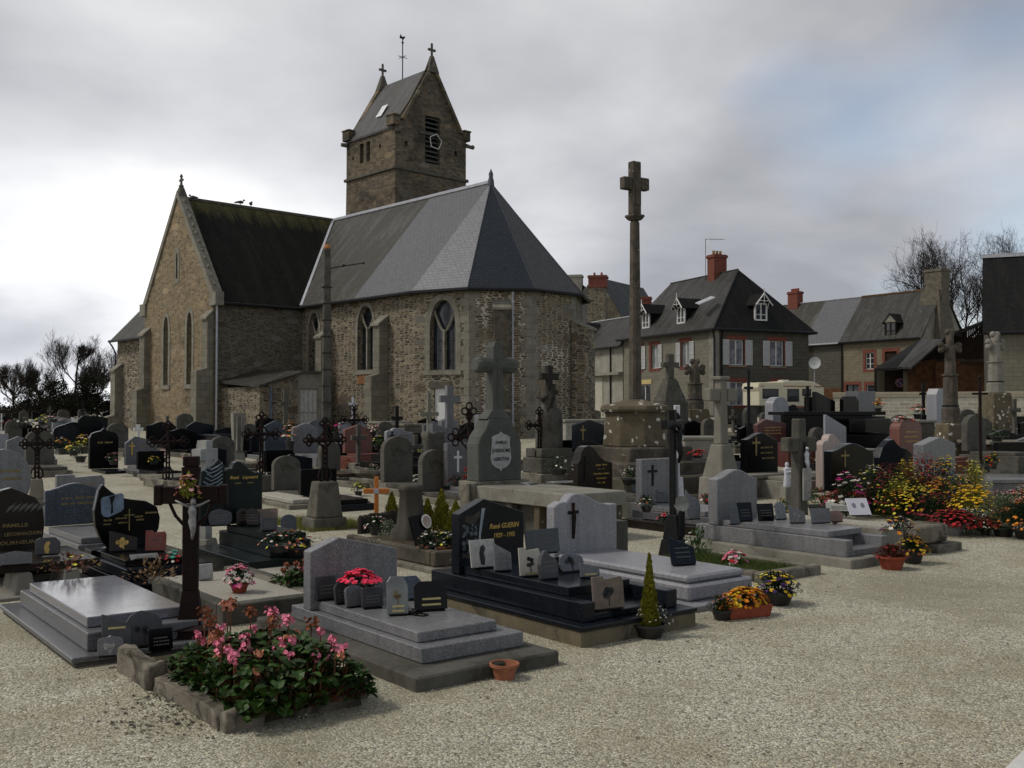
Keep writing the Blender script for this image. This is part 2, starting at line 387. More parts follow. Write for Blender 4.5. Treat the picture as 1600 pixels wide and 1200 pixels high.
def glassm(name='window glass', c=(.012, .014, .017), rough=.12):
    if name in MATS: return MATS[name]
    m, t, b = newmat(name); v = coords(t)
    t.links.new(mixc(t, rmp(t, noise(t, v, 3, 3), [(.4, 0), (.6, 1)]), c, mul(c, 2.2)), b.inputs['Base Color'])
    b.inputs['Roughness'].default_value = rough; b.inputs['Specular IOR Level'].default_value = .4; bump(t, b, noise(t, v, 2.5, 2), .12, .05)
    MATS[name] = m; return m
# ------------------------------------------------------------ palette
T1 = [(.018,.015,.012), (.10,.074,.044), (.20,.155,.095), (.045,.038,.03), (.30,.245,.165), (.12,.105,.085)]
RUB = rubble('rubble masonry', T1, (.25, .225, .17), (3.2, 3.2, 10.5), .05, st=.55, stain=(.03,.028,.023))
RUBO = rubble('ochre lit gable rubble', [(.03,.022,.015), (.16,.115,.062), (.24,.18,.105), (.07,.054,.036), (.31,.24,.15)], (.24, .20, .135), (3.4, 3.4, 11), .05, st=.54, stain=(.04,.036,.028))
RUBW = rubble('rubble with pale joints', [(.035,.028,.022), (.11,.085,.052), (.17,.13,.08), (.085,.07,.052), (.20,.165,.115)], (.28, .25, .19), (3.4, 3.4, 11), .055, st=.6, white=1)
RUBD = rubble('dark rubble masonry', [(.03,.028,.022), (.07,.06,.045), (.11,.095,.065), (.05,.048,.04), (.14,.12,.085)], (.14, .128, .10), (3.2, 3.2, 11), .05, st=.52)
RUBT = rubble('tower masonry', [(.02,.017,.014), (.10,.075,.048), (.18,.135,.082), (.045,.037,.028), (.20,.15,.095)], (.11, .103, .085), (3.0, 3.0, 9), .045, stain=(.022,.021,.017), st=.47)
DRESS = oldstone('dressed granite', (.24,.225,.185), (.14,.13,.10), dk=.56, amt=.54)
DRESSD = oldstone('dark dressed granite', (.12,.112,.09), (.075,.07,.055), dk=.5, amt=.5)
CONC = oldstone('weathered concrete', (.25,.24,.205), (.15,.14,.115), dk=.6, amt=.42)
CONCD = oldstone('dark weathered concrete', (.11,.105,.09), (.06,.056,.045), dk=.5, amt=.46)
LICH = oldstone('lichen covered stone', (.14,.115,.075), (.08,.066,.042), lich=(.48,.46,.41), amt=.76, lsc=5.5, dk=.54)
LICHS = oldstone('lichen spotted shaft stone', (.12,.10,.078), (.055,.047,.036), lich=(.44,.42,.36), amt=.62, lsc=13, dk=.48)
CURB = oldstone('old curb stone', (.22,.20,.16), (.10,.092,.07), dk=.5, amt=.44)
SLATEL = slate('pale new slate', (.115,.117,.128), (.10,.103,.113), None, rough=.5)
SLATEB = slate('blue black slate', (.024,.029,.038), (.028,.034,.044), (.04,.044,.046), .66, rough=.5, streak=.4)  # apse facet slate with the shade put into its colour
SLATEO = slate('weathered slate', (.095,.092,.085), (.07,.068,.062), (.024,.022,.015), .48, streak=.85, pale=(.17,.165,.145))
SLATEM = slate('black mossy slate', (.009,.009,.0078), (.013,.013,.011), (.02,.019,.013), .55, rough=.95, streak=.6, ridge=((.115,.105,.04), 10.2, .42), pale=(.085,.085,.08))
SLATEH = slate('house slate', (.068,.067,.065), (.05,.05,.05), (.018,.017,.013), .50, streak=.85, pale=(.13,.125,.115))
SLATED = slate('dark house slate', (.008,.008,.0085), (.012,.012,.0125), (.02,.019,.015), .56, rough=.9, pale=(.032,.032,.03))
SLATET = slate('tower slate', (.075,.075,.077), (.09,.09,.092), (.035,.033,.026), .53, streak=.8)
BLOCK = blockwall('grey block wall', (.075,.071,.058), (.105,.099,.078), (.045,.043,.037), st=.55)
BLOCKT = blockwall('tan block wall', (.17,.15,.105), (.21,.18,.125), (.12,.108,.08))
BRICK = blockwall('red brick', (.20,.04,.024), (.14,.03,.02), (.13,.10,.08), .22, .075, stain=(.05,.02,.015))
RENDER = plain('grey render', (.20,.19,.16), .9, var=.3, scale=1.5, dirt=((.08,.075,.06), .58, 1.2))
RENDERL = plain('cream render', (.36,.34,.28), .9, var=.15, scale=2, dirt=((.2,.18,.14), .62, 1.2))
OCHREP = plain('ochre painted lintel', (.45,.36,.17), .8, var=.12)
WHITE = plain('white painted wood', (.52,.52,.50), .5, var=.1, bmp=.05)
GREYW = plain('grey weathered boards', (.24,.235,.22), .8, var=.35, scale=9)
LEAD = plain('zinc and lead flashing', (.32,.33,.36), .45, var=.25)
DARKM = plain('dark gutter metal', (.012,.012,.013), .5, var=.3)
GLASS = glassm()
GLASSL = glassm('net curtained glass', (.10,.105,.12), .15)
OAK = plain('dark timber boards', (.022,.013,.008), .85, var=.5, scale=4)
OAKR = plain('reddish timber boards', (.078,.036,.016), .85, var=.5, scale=3)
SHADEFILL = plain('near black shade fill', (.02,.018,.016), .8)  # near-black colour standing in for shade inside openings
IRON = plain('rusted black iron', (.010,.006,.005), .8, 0, var=.6, scale=20, dirt=((.032,.009,.006), .55, 12))
RUST = plain('dark rust red iron', (.009,.003,.0025), .7, 0, var=.5, scale=14, dirt=((.026,.006,.004), .58, 10))
BLACKI = plain('black iron', (.006,.0055,.0055), .55, 0, var=.4, scale=12)
SILVER = plain('silver painted metal', (.42,.43,.46), .35, .6, var=.25, scale=30)
PEWTER = plain('dull pewter metal', (.22,.215,.205), .45, .4, var=.4, scale=25)
TERRA = plain('terracotta', (.26,.10,.055), .85, var=.25, scale=12, dirt=((.30,.24,.19), .62, 9))
TERRAR = plain('red terracotta', (.22,.05,.025), .7, var=.25, scale=12)
PLAST = plain('black plastic pot', (.012,.012,.012), .45, var=.2)
GOLD = plain('gilt lettering', (.42,.28,.07), .45, .3, var=.2)
DULLG = plain('dull gilt lettering', (.20,.15,.06), .5, .2, var=.3)
BLACKL = plain('black lettering', (.03,.03,.03), .6, var=.2)
SOIL = plain('damp soil', (.045,.035,.022), .95, var=.5, scale=20, bmp=.6)
ORANGE = plain('varnished orange wood', (.42,.14,.03), .5, var=.2, scale=14)
BARK = plain('dark bark', (.030,.025,.021), .95, var=.4, scale=12)
GG = granite('grey granite', (.165,.165,.172), (.065,.065,.07), (.32,.32,.32), .30)
GGL = granite('pale grey granite', (.25,.25,.27), (.12,.12,.135), (.40,.40,.41), .36)
GGD = granite('mid grey granite', (.11,.11,.117), (.052,.052,.056), (.22,.22,.22), .30)
GBL = granite('black granite', (.003,.003,.0035), (.002,.002,.0025), (.008,.008,.009), .2, wear=.1, spec=.16)
GBB = granite('blue black granite', (.006,.008,.012), (.003,.004,.006), (.022,.027,.037), .2, spec=.2)
GBG = granite('green black granite', (.008,.012,.012), (.004,.006,.006), (.026,.036,.034), .24, spec=.2)
GBU = granite('blue pearl granite', (.045,.055,.07), (.018,.025,.034), (.13,.155,.19), .3, scale=140)
GBR = granite('brown granite', (.018,.014,.010), (.009,.007,.006), (.045,.036,.027), .22, spec=.22)
GRD = granite('red granite', (.17,.055,.035), (.07,.022,.016), (.27,.12,.09), .35)
GRD2 = granite('dark red granite', (.09,.022,.018), (.04,.012,.01), (.15,.06,.05), .35)
GPK = granite('beige pink granite', (.36,.29,.25), (.24,.18,.16), (.47,.41,.37), .45)
GSLAB = granite('polished slate grey granite', (.17,.17,.19), (.11,.11,.125), (.26,.26,.28), .15, spec=1.0, wear=0)

# ------------------------------------------------------------ ground
def ground():
    xs = [-900,-400,-200,-120,-90,-70] + [-60 + i*2.0 for i in range(61)] + [70,90,120,200,400,900]
    ys = [-60,-30,-10,-4] + [i*1.0 for i in range(-2, 66)] + [70,80,90,120,200,400,900,1600]
    vs = [(x, y, G(x, y)) for y in ys for x in xs]; nx = len(xs)
    fs = [(j*nx+i, j*nx+i+1, (j+1)*nx+i+1, (j+1)*nx+i) for j in range(len(ys)-1) for i in range(nx-1)]
    m, t, b = newmat('pale limestone gravel'); v = coords(t)
    vo = voro(t, v, 78); s1 = t.nodes.new('ShaderNodeSeparateColor'); t.links.new(vo.outputs['Color'], s1.inputs[0])
    c = rmp(t, s1.outputs[0], [(0, (.14,.125,.092)), (.18, (.27,.252,.188)), (.5, (.42,.40,.31)), (.8, (.54,.52,.415)), (1, (.74,.72,.61))])
    n1 = noise(t, v, 1.1, 6, .65, .3); c = mixc(t, rmp(t, n1, [(.42, 0), (.68, .55)]), c, (.27,.225,.135))
    n2 = noise(t, v, 240, 3, .7); c = mixc(t, rmp(t, n2, [(.36, .85), (.5, 0)]), c, (.09,.078,.06))
    n3 = noise(t, v, .33, 6, .7, .6); c = mixc(t, rmp(t, n3, [(.48, 0), (.64, .65)]), c, (.20,.185,.125))
    n6 = noise(t, v, 55, 4, .8); c = mixc(t, rmp(t, n6, [(.60, 0), (.68, .7)]), c, (.085,.075,.058))
    n5 = noise(t, v, 7, 5, .7); c = mixc(t, rmp(t, n5, [(.56, 0), (.75, .45)]), c, (.17,.15,.115))
    t.links.new(c, b.inputs['Base Color']); b.inputs['Roughness'].default_value = .95
    h = mth(t, 'ADD', mth(t, 'MULTIPLY', vo.outputs['Distance'], -1.2), noise(t, v, 9, 5)); bump(t, b, h, .55, .02)
    o = MB().add(vs, fs).build('ground', m, smooth=2); tag(o, kind='structure')
    # loose stones near the camera: real pebbles lying in the gravel
    pm = leafm('pebble stone', (.40,.37,.28), .55, .9); mb = MB(); rr = random.Random(3)
    for i in range(30000):
        y = 3.2 + 11 * rr.random() ** 1.35; x = (rr.random() * 1.1 - .55) * y * 1.06
        s = rr.choice((.003, .004, .004, .005, .006, .009)); a = rr.random() * 6.28; z = G(x, y)
        ca, sa = math.cos(a) * s, math.sin(a) * s; k = .5 + rr.random() * .4
        mb.add([(x+ca, y+sa, z), (x-sa*k, y+ca*k, z+s*.2), (x-ca, y-sa, z), (x+sa*k, y-ca*k, z), (x+ca*.2, y+sa*.1, z+s*.75)],
               [(0, 1, 4), (1, 2, 4), (2, 3, 4), (3, 0, 4)])
    o = mb.build('gravel', pm); tag(o, 'loose pale pebbles scattered over the gravel path in front', 'gravel', kind='stuff')
ground()

# road behind the cemetery wall
m_ = plain('asphalt', (.055,.055,.055), .9, var=.25, scale=20)
def strip(name, pts, w, m, dz):
    mb = MB(); n = 24
    for i in range(n):
        a = Vector(pts[0]).lerp(Vector(pts[1]), i/n); b = Vector(pts[0]).lerp(Vector(pts[1]), (i+1)/n)
        q = [(a.x, a.y), (b.x, b.y), (b.x, b.y+w), (a.x, a.y+w)]
        mb.add([(x, y, G(x, y)+dz) for x, y in q], [(0, 1, 2, 3)])
    return tag(mb.build(name, m), kind='structure')
strip('road', ((5, 53.5), (48, 47.5)), 5.5, m_, .012)

# ------------------------------------------------------------ trees
def tree(name, loc, h, spread, label, seed, rad=.22, shape='round', dens=1.0, tw=.012, lean=0, up=.18):
    rr = random.Random(seed); root = empty(name, loc, 0, label, 'tree', 'bare trees round the churchyard')
    tk = MB(); cr = MB()
    def grow(p, d, L, r, lv):
        n = 4; path = [p]; q = p.copy(); dd = d.copy()
        for i in range(n):
            dd = (dd + Vector((rr.uniform(-1, 1), rr.uniform(-1, 1), rr.uniform(-.5, .8))) * (.13 if lv < 2 else .22)).normalized()
            q = q + dd * (L / n); path.append(q.copy())
        rads = [r * (1 - .55*i/n) for i in range(n+1)]
        (tk if lv < 3 else cr).tube(path, rads, 6 if lv < 2 else (4 if lv < 3 else 3), cap=False)
        if lv >= 6: return
        k = {0: 8, 1: 5, 2: 4, 3: 4, 4: 3, 5: 2}[lv]; k = max(2, int(k * dens))
        for j in range(k):
            t = rr.uniform(.35 if lv else (.22 if shape == 'cone' else .45), 1.0); i = min(n-1, int(t*n)); s = path[i].lerp(path[i+1], t*n-i)
            a = rr.uniform(0, 6.283); e = rr.uniform(.35, .85) if lv else rr.uniform(.45, 1.0)
            side = dd.cross(Vector((math.cos(a), math.sin(a), .3))).normalized()
            nd = (dd * math.cos(e) + side * math.sin(e)).normalized()
            if lv > 0: nd = (nd + Vector((0, 0, up))).normalized()
            LL = L * rr.uniform(.5, .72) * (spread if lv == 0 else 1)
            if lv == 0 and shape == 'cone': LL = h * .55 * (1.15 - t) * spread; 
            grow(s, nd, LL, max(tw*.5, r * .5), lv + 1)
    grow(Vector((0, 0, -.1)), Vector((lean, 0, 1)).normalized(), h * (.82 if shape == 'cone' else .5), rad, 0)
    tk.build('trunk', BARK, root); cr.build('crown', BARK, root)
    return root
def far(px, Y, **k): p = at(px, 640, Y); return Vector((p.x, Y, G(p.x, Y) - .1))
def bush(name, loc, wx, wy, h, label, m, seed, n=5000, ls=.16, group='evergreen thickets beyond the churchyard'):
    rr = random.Random(seed); root = empty(name, loc, 0, label, 'shrub', group); mb = MB(); st = MB()
    lob = [(rr.uniform(-.8, .8), rr.uniform(-.6, .6), rr.uniform(.25, .85), rr.uniform(.3, .55)) for _ in range(9)]
    for i in range(n):
        l = rr.choice(lob); u = Vector((rr.gauss(0, 1), rr.gauss(0, 1), rr.gauss(0, 1))).normalized() * l[3] * rr.uniform(.55, 1.08)
        p = Vector(((l[0]+u.x)*wx/2, (l[1]+u.y)*wy/2, max(.02, (l[2]+u.z*.6)*h*.85)))
        s = ls * rr.uniform(.5, 1.3); a = Vector((rr.uniform(-1, 1), rr.uniform(-1, 1), rr.uniform(-1, 1))).normalized(); b = a.cross(Vector((.3, .5, .8))).normalized()
        mb.add([p - a*s, p + b*s*.5, p + a*s, p - b*s*.5], [(0, 1, 2, 3)])
    for k in range(7):
        l = lob[k]; st.tube([(0, 0, 0), (l[0]*wx*.2, l[1]*wy*.2, h*.3), (l[0]*wx*.5, l[1]*wy*.5, l[2]*h*.8)], [.08, .05, .02], 5)
    st.build('stem', BARK, root); mb.build('foliage', m, root); return root
tree('bare_tree', far(112, 105), 8.0, 1.0, 'tall bare tree with a pointed dense crown left of the church', 5, .16, 'cone', 1.3, .016, 0, .5)
tree('bare_tree', far(20, 118), 6.2, 1.0, 'low broad bare tree at the far left edge', 6, .16, 'round', 1.25, .016, 0, .5)
tree('bare_tree', far(62, 112), 6.4, 1.0, 'bare round tree between the tall pointed one and the left edge', 9, .16, 'round', 1.25, .016, 0, .5)
tree('bare_tree', far(152, 112), 6.3, .9, 'small bare tree close against the left corner of the church', 12, .14, 'round', 1.25, .016, 0, .5)
tree('bare_tree', far(1494, 92), 14.6, 1.3, 'wide leafless tree with dark limbs above the barn roofs', 37, .26, 'round', 1.3, .018, 0, .10)
tree('bare_tree', far(1436, 110), 11.5, 1.0, 'thin leafless tree half hidden behind the big stone chimney', 31, .3, 'round', .95, .02)
EVG = leafm('evergreen leaf', (.016,.019,.011), .5, .8)
HEDGE = leafm('dark hedge twig leaf', (.026,.023,.017), .5, .9)
for i, (px, Y, wx, h, lb) in enumerate([(10, 100, 9, 3.0, 'dark thicket at the far left edge under the bare trees'), (75, 97, 8, 3.0, 'dark thicket under the rounded bare tree'),
        (112, 96, 6.5, 5.0, 'tallest dark thicket, round the foot of the pointed bare tree'), (165, 99, 6, 3.1, 'dark thicket beside the church corner'), (-60, 104, 12, 3.2, 'dark thicket running out of the left side')]):
    bush('dark_thicket', far(px, Y), wx, 5, h, lb, HEDGE if i % 2 else EVG, 40 + i, 11000, .10)
# ------------------------------------------------------------ church (local frame: origin = centre of the apse, +y = west along the nave, rz 43)
CH = Vector((-.91, 44.0, .45)); CRZ = 43
church = empty('stone_church', CH, CRZ, 'old stone church with saddleback tower, slate roofs and polygonal apse', 'church')
def lz(z): return z - CH.z          # absolute height -> local
EAV, RDG = lz(6.72), lz(11.5)
B0 = -.9
def lancet(cx, w, z0, zs, zt, n=7):
    """pointed arch outline, CCW in (u,z)"""
    h = w / 2; pts = [(cx - h, z0), (cx + h, z0)]
    for i in range(n + 1):
        t = i / n; a = t * math.pi / 2; pts.append((cx + h * math.cos(a) ** .85 if i < n else cx, zs + (zt - zs) * math.sin(a)))
    for i in range(n - 1, -1, -1):
        t = i / n; a = t * math.pi / 2; pts.append((cx - h * math.cos(a) ** .85, zs + (zt - zs) * math.sin(a)))
    return pts
def wallframe(p0, p1):
    p0 = Vector((p0[0], p0[1], 0)); u = (Vector((p1[0], p1[1], 0)) - p0).normalized(); n = Vector((u.y, -u.x, 0))
    return lambda a, b, d=0: tuple(p0 + u*a + n*d + Vector((0, 0, b)))
def ringof(mb, W, o, i, d0, d1):
    n = len(o); A = [W(a, b, d1) for a, b in o]; B = [W(a, b, d1) for a, b in i]; C = [W(a, b, d0) for a, b in o]; D = [W(a, b, d0) for a, b in i]
    fs = []
    for k in range(n):
        j = (k + 1) % n
        fs += [(k, j, n+j, n+k), (k, 2*n+k, 2*n+j, j), (n+k, n+j, 3*n+j, 3*n+k)]
    mb.add(A + B + C + D, fs)
def hband(W, pts, d): return [W(a, b, d) for a, b in pts]
def barw(mb, W, a0, a1, b0, b1, d0, d1):
    v = [W(a0,b0,d0), W(a1,b0,d0), W(a1,b1,d0), W(a0,b1,d0), W(a0,b0,d1), W(a1,b0,d1), W(a1,b1,d1), W(a0,b1,d1)]
    mb.add(v, [(3,2,1,0),(4,5,6,7),(0,1,5,4),(1,2,6,5),(2,3,7,6),(3,0,4,7)])
def church_window(parent, W, cx, w, z0, zs, zt, tracery=True, sur=.16, blind=False):
    wi = MB(); ringof(wi, W, lancet(cx, w + 2*sur, z0 - .02, zs, zt + sur), lancet(cx, w, z0, zs, zt), -.05, .025)
    win = wi.build('window', DRESS, parent)
    s = MB(); barw(s, W, cx - w/2 - sur - .03, cx + w/2 + sur + .03, z0 - .2, z0 - .03, -.04, .06); s.build('sill', DRESS, win)
    g = MB(); pts = lancet(cx, w, z0, zs, zt)
    tri = tessellate_polygon([[Vector((a, b, 0)) for a, b in pts]]); g.add([W(a, b, -.26) for a, b in pts], [tuple(t) for t in tri]); g.build('leaded_glass', GLASS, win)
    if tracery:
        t = MB(); barw(t, W, cx-.045, cx+.045, z0, zs + .05, -.24, -.06)
        k = 6
        for sgn in (-1, 1):
            path = []
            for i in range(k + 1):
                a = i / k; path.append(W(cx + sgn * (w*.40) * (a ** .8), zs - .06 + (zt - zs) * .72 * a ** 1.25, -.14))
            t.tube(path, .05, 6)
        t.build('tracery', DRESS, win)
    b = MB()
    nb = max(3, int((zs - z0) / .38))
    for i in range(1, nb): barw(b, W, cx - w/2 + .02, cx + w/2 - .02, z0 + (zs-z0)*i/nb - .008, z0 + (zs-z0)*i/nb + .008, -.235, -.215)
    for q in (-.27, .27): barw(b, W, cx + q*w - .007, cx + q*w + .007, z0, zs + (zt-zs)*.4, -.225, -.205)
    b.build('glazing_bar', DARKM, win)
    return win
def buttress(p, nd, zt, w=.62, d0=.85, d1=.6, m=DRESS, zmid=None):
    """p = foot centre on the wall (local), nd = outward 2D direction"""
    n = Vector((nd[0], nd[1], 0)).normalized(); u = Vector((-n.y, n.x, 0)); P = Vector((p[0], p[1], 0)); mb = MB()
    def pr(a0, a1, d, z0, z1, dz): 
        v = [P + u*a0, P + u*a1, P + u*a1 + n*d, P + u*a0 + n*d]
        vs = [(q.x, q.y, z0) for q in v] + [(v[0].x, v[0].y, z1), (v[1].x, v[1].y, z1), (v[2].x, v[2].y, z1-dz), (v[3].x, v[3].y, z1-dz)]
        mb.add(vs, [(3,2,1,0),(4,5,6,7),(0,1,5,4),(1,2,6,5),(2,3,7,6),(3,0,4,7)])
    zm = zmid if zmid is not None else B0 + (zt - B0) * .52
    pr(-w/2, w/2, d0, B0, zm, .22); pr(-w/2+.012, w/2-.012, d1, zm - .3, zt, .34)
    c = MB()
    b = roofuv(mb.build('buttress', m, church, bevel=.012))
    cp = MB(); v = [P - u*(w/2+.04) , P + u*(w/2+.04), P + u*(w/2+.04) + n*(d1+.08), P - u*(w/2+.04) + n*(d1+.08)]
    cp.slab4([(v[0].x, v[0].y, zt+.06), (v[3].x, v[3].y, zt-.33), (v[2].x, v[2].y, zt-.33), (v[1].x, v[1].y, zt+.06)][::-1], .09); cp.build('coping', DRESS, b)
    return b
# apse polygon, half decagon
AP = [(4*math.cos(R(180+36*i)), 4*math.sin(R(180+36*i))) for i in range(6)]
wl_h = EAV + .05
def simple_wall(p0, p1, zt, m, holes=(), name='wall', z0=B0):
    L = math.hypot(p1[0]-p0[0], p1[1]-p0[1])
    return MB().wall(p0, p1, [(0, z0), (L, z0), (L, zt), (0, zt)], holes).build(name, m, church)
# south wall of the chancel, from the transept (y 8.7) to the apse (y 0)
def win_z(a, b): return a, b
p0, p1 = (-4, 8.7), (-4, 0)
Wc = wallframe(p0, p1)
ys = 8.7
cw = [(1.0, .85), (5.1, 1.15)]
holes = [lancet(c, w_, 2.96, 4.75, 5.7) for c, w_ in cw]
simple_wall(p0, p1, wl_h, RUB, holes)
for (c, w_) in cw: church_window(church, Wc, c, w_, 2.96, 4.75, 5.7)
r_ = MB(); barw(r_, Wc, 5.1-.55, 5.1+.55, 2.35, 2.74, -.02, .03); r_.build('rusty_stained_block', plain('rust stained stone', (.17,.08,.035), .9, var=.4), church)
# apse walls
apm = [RUB, RUBW, RUBW, RUB, RUB]
for i in range(5):
    a, b = AP[i], AP[i+1]; L = math.dist(a, b); hs = []
    if i == 0: hs = [lancet(L*.5, 1.22, 2.83, 4.4, 5.62), [(L*.5-.42, -.9), (L*.5+.2, -.9), (L*.5+.2, 2.1), (L*.5-.42, 2.1)]]
    MB().wall(a, b, [(0, B0), (L, B0), (L, wl_h), (0, wl_h)], hs).build('wall', apm[i], church)
W0 = wallframe(AP[0], AP[1]); La = math.dist(AP[0], AP[1])
church_window(church, W0, La*.5, 1.22, 2.83, 4.4, 5.62, sur=.24)
d_ = MB(); barw(d_, W0, La*.5-.42, La*.5+.2, B0, 2.1, -.12, -.08); dd_ = d_.build('white_door', WHITE, church)
d2 = MB(); barw(d2, W0, La*.5-.62, La*.5+.4, 2.11, 2.35, -.03, .05); d2.build('lintel', DRESSD, dd_)
# quoins: dressed blocks at the corners of the apse, alternating
def quoins(p, n1, n2, m, zt, z0=B0, parent=church, k=1):
    mb = MB(); z = z0; i = 0; P = Vector((p[0], p[1], 0)); rr = random.Random(int(p[0]*100)+7)
    while z < zt - .2:
        h = rr.uniform(.26, .36); a, b = (.42, .24) if i % 2 else (.24, .42)
        for nn, L in ((n1, a), (n2, b)):
            t = Vector(nn[0]); q = Vector(nn[1]); W = lambda s_, d_: P + t*s_ + q*d_
            v = [W(0, -.05), W(L, -.05), W(L, .018), W(0, .018)]
            mb.add([(c.x, c.y, z+.006) for c in v] + [(c.x, c.y, min(z+h-.006, zt)) for c in v], [(0,1,2,3),(7,6,5,4),(0,1,5,4),(1,2,6,5),(2,3,7,6),(3,0,4,7)])
        z += h; i += 1
    return mb.build('quoins', m, parent)
def dirs(a, b):
    u = (Vector((b[0]-a[0], b[1]-a[1], 0))).normalized(); return u, Vector((u.y, -u.x, 0))
for i in (1, 2, 3):
    u1, n1_ = dirs(AP[i], AP[i+1]); u0, n0_ = dirs(AP[i-1], AP[i]); quoins(AP[i], (u1, n1_), (-u0, n0_), DRESS, EAV)
# buttresses
BUTM = blockwall('buttress ashlar', (.20,.185,.145), (.13,.12,.092), (.09,.083,.065), .42, .30, st=.52)
buttress((-4, 6.45), (-1, 0), 4.85, .5, .95, .55, BUTM, 2.85)
buttress((-4, 2.2), (-1, 0), 5.15, .5, .85, .45, BUTM, 2.85)
mid = ((AP[1][0]+AP[2][0])/2*.985, (AP[1][1]+AP[2][1])/2*.985)
buttress(mid, mid, 5.55, .66, .95, .6, LICHS, 1.4)
buttress(AP[3], (AP[3][0]*.9+.2, AP[3][1]), 4.9, .72, 1.0, .75, RUB, 1.4)
# transept
TN, TF = 8.7, 15.8; TX = -8.47; TM = (TN + TF) / 2
simple_wall((TX, TN), (-4, TN), wl_h - .1, RUBD)  # darker stone paints in the shade of this right-facing side
GW = wallframe((TX, TF), (TX, TN)); L = TF - TN
gh = [lancet(2.4, .5, 2.4, 4.85, 5.6), lancet(4.84, .5, 2.4, 4.9, 5.65), lancet(3.5, .16, 7.3, 8.2, 8.5)]
MB().wall((TX, TF), (TX, TN), [(0, B0), (L, B0), (L, lz(6.6)), (L+.02, lz(7.0)), (L/2, RDG + .08), (-.02, lz(7.0)), (0, lz(6.6))], gh).build('gable_wall', RUBO, church)  # lighter, warmer stone paints in the light from the left
for hh in ((2.4, .5, 2.4, 4.85, 5.6), (4.84, .5, 2.4, 4.9, 5.65)): church_window(church, GW, *hh, tracery=False, sur=.2)
w3 = MB(); ringof(w3, GW, lancet(3.5, .5, 7.1, 8.2, 8.8), lancet(3.5, .16, 7.3, 8.2, 8.5), -.05, .02); w3 = w3.build('slit_window', DRESS, church)
g3 = MB(); barw(g3, GW, 3.42, 3.58, 7.3, 8.5, -.2, -.18); g3.build('painted_opening_shade', SHADEFILL, w3)  # dark panel paints the shade inside the slit
# gable coping (rakes) with kneelers
for sgn, nm in ((1, 0), (-1, 1)):
    c = MB(); a = L/2 + sgn*L/2 + sgn*.1
    pts = [(a, lz(6.85)), (L/2, RDG + .32), (L/2, RDG + .02), (a - sgn*.28, lz(6.75))]
    if sgn < 0: pts = pts[::-1]
    tri = [(0, 1, 2, 3)]
    A = [GW(x, y, .07) for x, y in pts]; Bk = [GW(x, y, -.38) for x, y in pts]
    c.add(A + Bk, [(3,2,1,0),(4,5,6,7),(0,1,5,4),(1,2,6,5),(2,3,7,6),(3,0,4,7)])
    barw(c, GW, a - .3, a + .3, lz(6.25), lz(6.83), -.3, .1)
    if sgn > 0:
        rr = random.Random(4)
        for i in range(11):
            t = .06 + i*.083; x = a + (L/2 - a)*t; z = lz(6.9) + (RDG + .32 - lz(6.9))*t
            q = GW(x, z+.03, -.12); c.ball(q, rr.uniform(.07, .12), 6)
    c.build('gable_coping', DRESS, church)
f = MB(); q = Vector(GW(L/2, RDG + .25, -.15)); f.taper(q.x, q.y, .42, .42, .2, .2, q.z-.15, q.z+.25); f.lathe([(.1, q.z+.25), (.13, q.z+.32), (.06, q.z+.40), (.05, q.z+.72), (.08, q.z+.78), (.02, q.z+.88)], q.x, q.y, 8)
f.box(q.x-.04, q.x+.04, q.y-.18, q.y+.18, q.z+.55, q.z+.64); f.build('stone_finial', DRESSD, church, bevel=.01)
buttress((TX+.05, TN+.3), (-1, 0), 5.6, .56, .8, .3, BUTM, 3.15)
buttress((TX+.05, TF-.35), (-1, 0), 5.2, .6, .7, .35, BUTM, 2.4)
pl = MB(); barw(pl, GW, -.2, L+.2, B0, .1, -.1, .12); pl.build('plinth', DRESSD, church)
# side chapel west of the transept
simple_wall((-8.15, 19.9), (-8.15, TF), lz(5.35), RUB, name='wall'); simple_wall((-8.15, 19.9), (-8.15+.001, 19.9), lz(5.3), RUB)
MB().wall((0, 19.9), (-8.15, 19.9), [(0, B0), (8.15, B0), (8.15, lz(5.3)), (4, lz(9.9)), (0, lz(9.9))]).build('wall', RUB, church)
roofuv(MB().slab4([(-8.45, 20.05, lz(5.3)), (-8.45, TF+.05, lz(5.3)), (-4, TF+.05, lz(10)), (-4, 20.05, lz(10))], .12).build('chapel_roof', SLATEO, church))
buttress((-8.1, 19.5), (-1, 0), 3.6, .6, .8, .45, DRESS, 1.1)
g_ = MB(); g_.tube([(-8.52, 20.1, lz(5.22)), (-8.52, TF, lz(5.22))], .07, 6); g_.tube([(-8.52, 20.1, lz(5.22)), (-8.3, 20.1, lz(4.9)), (-8.2, 20.0, lz(4.6)), (-8.2, 20.0, 0)], .04, 6); g_.build('gutter', DARKM, church)
# roofs
def roofpart(pts, m, name='roof', th=.1): return roofuv(MB().slab4(pts, th).build(name, m, church))
ov = .28; sp_ = (RDG - EAV) / 4.0; exz = EAV + .08 - ov*sp_; XE = -4 - ov
YS = 4.15
v_ = (XE, 8.55 - 0, exz)
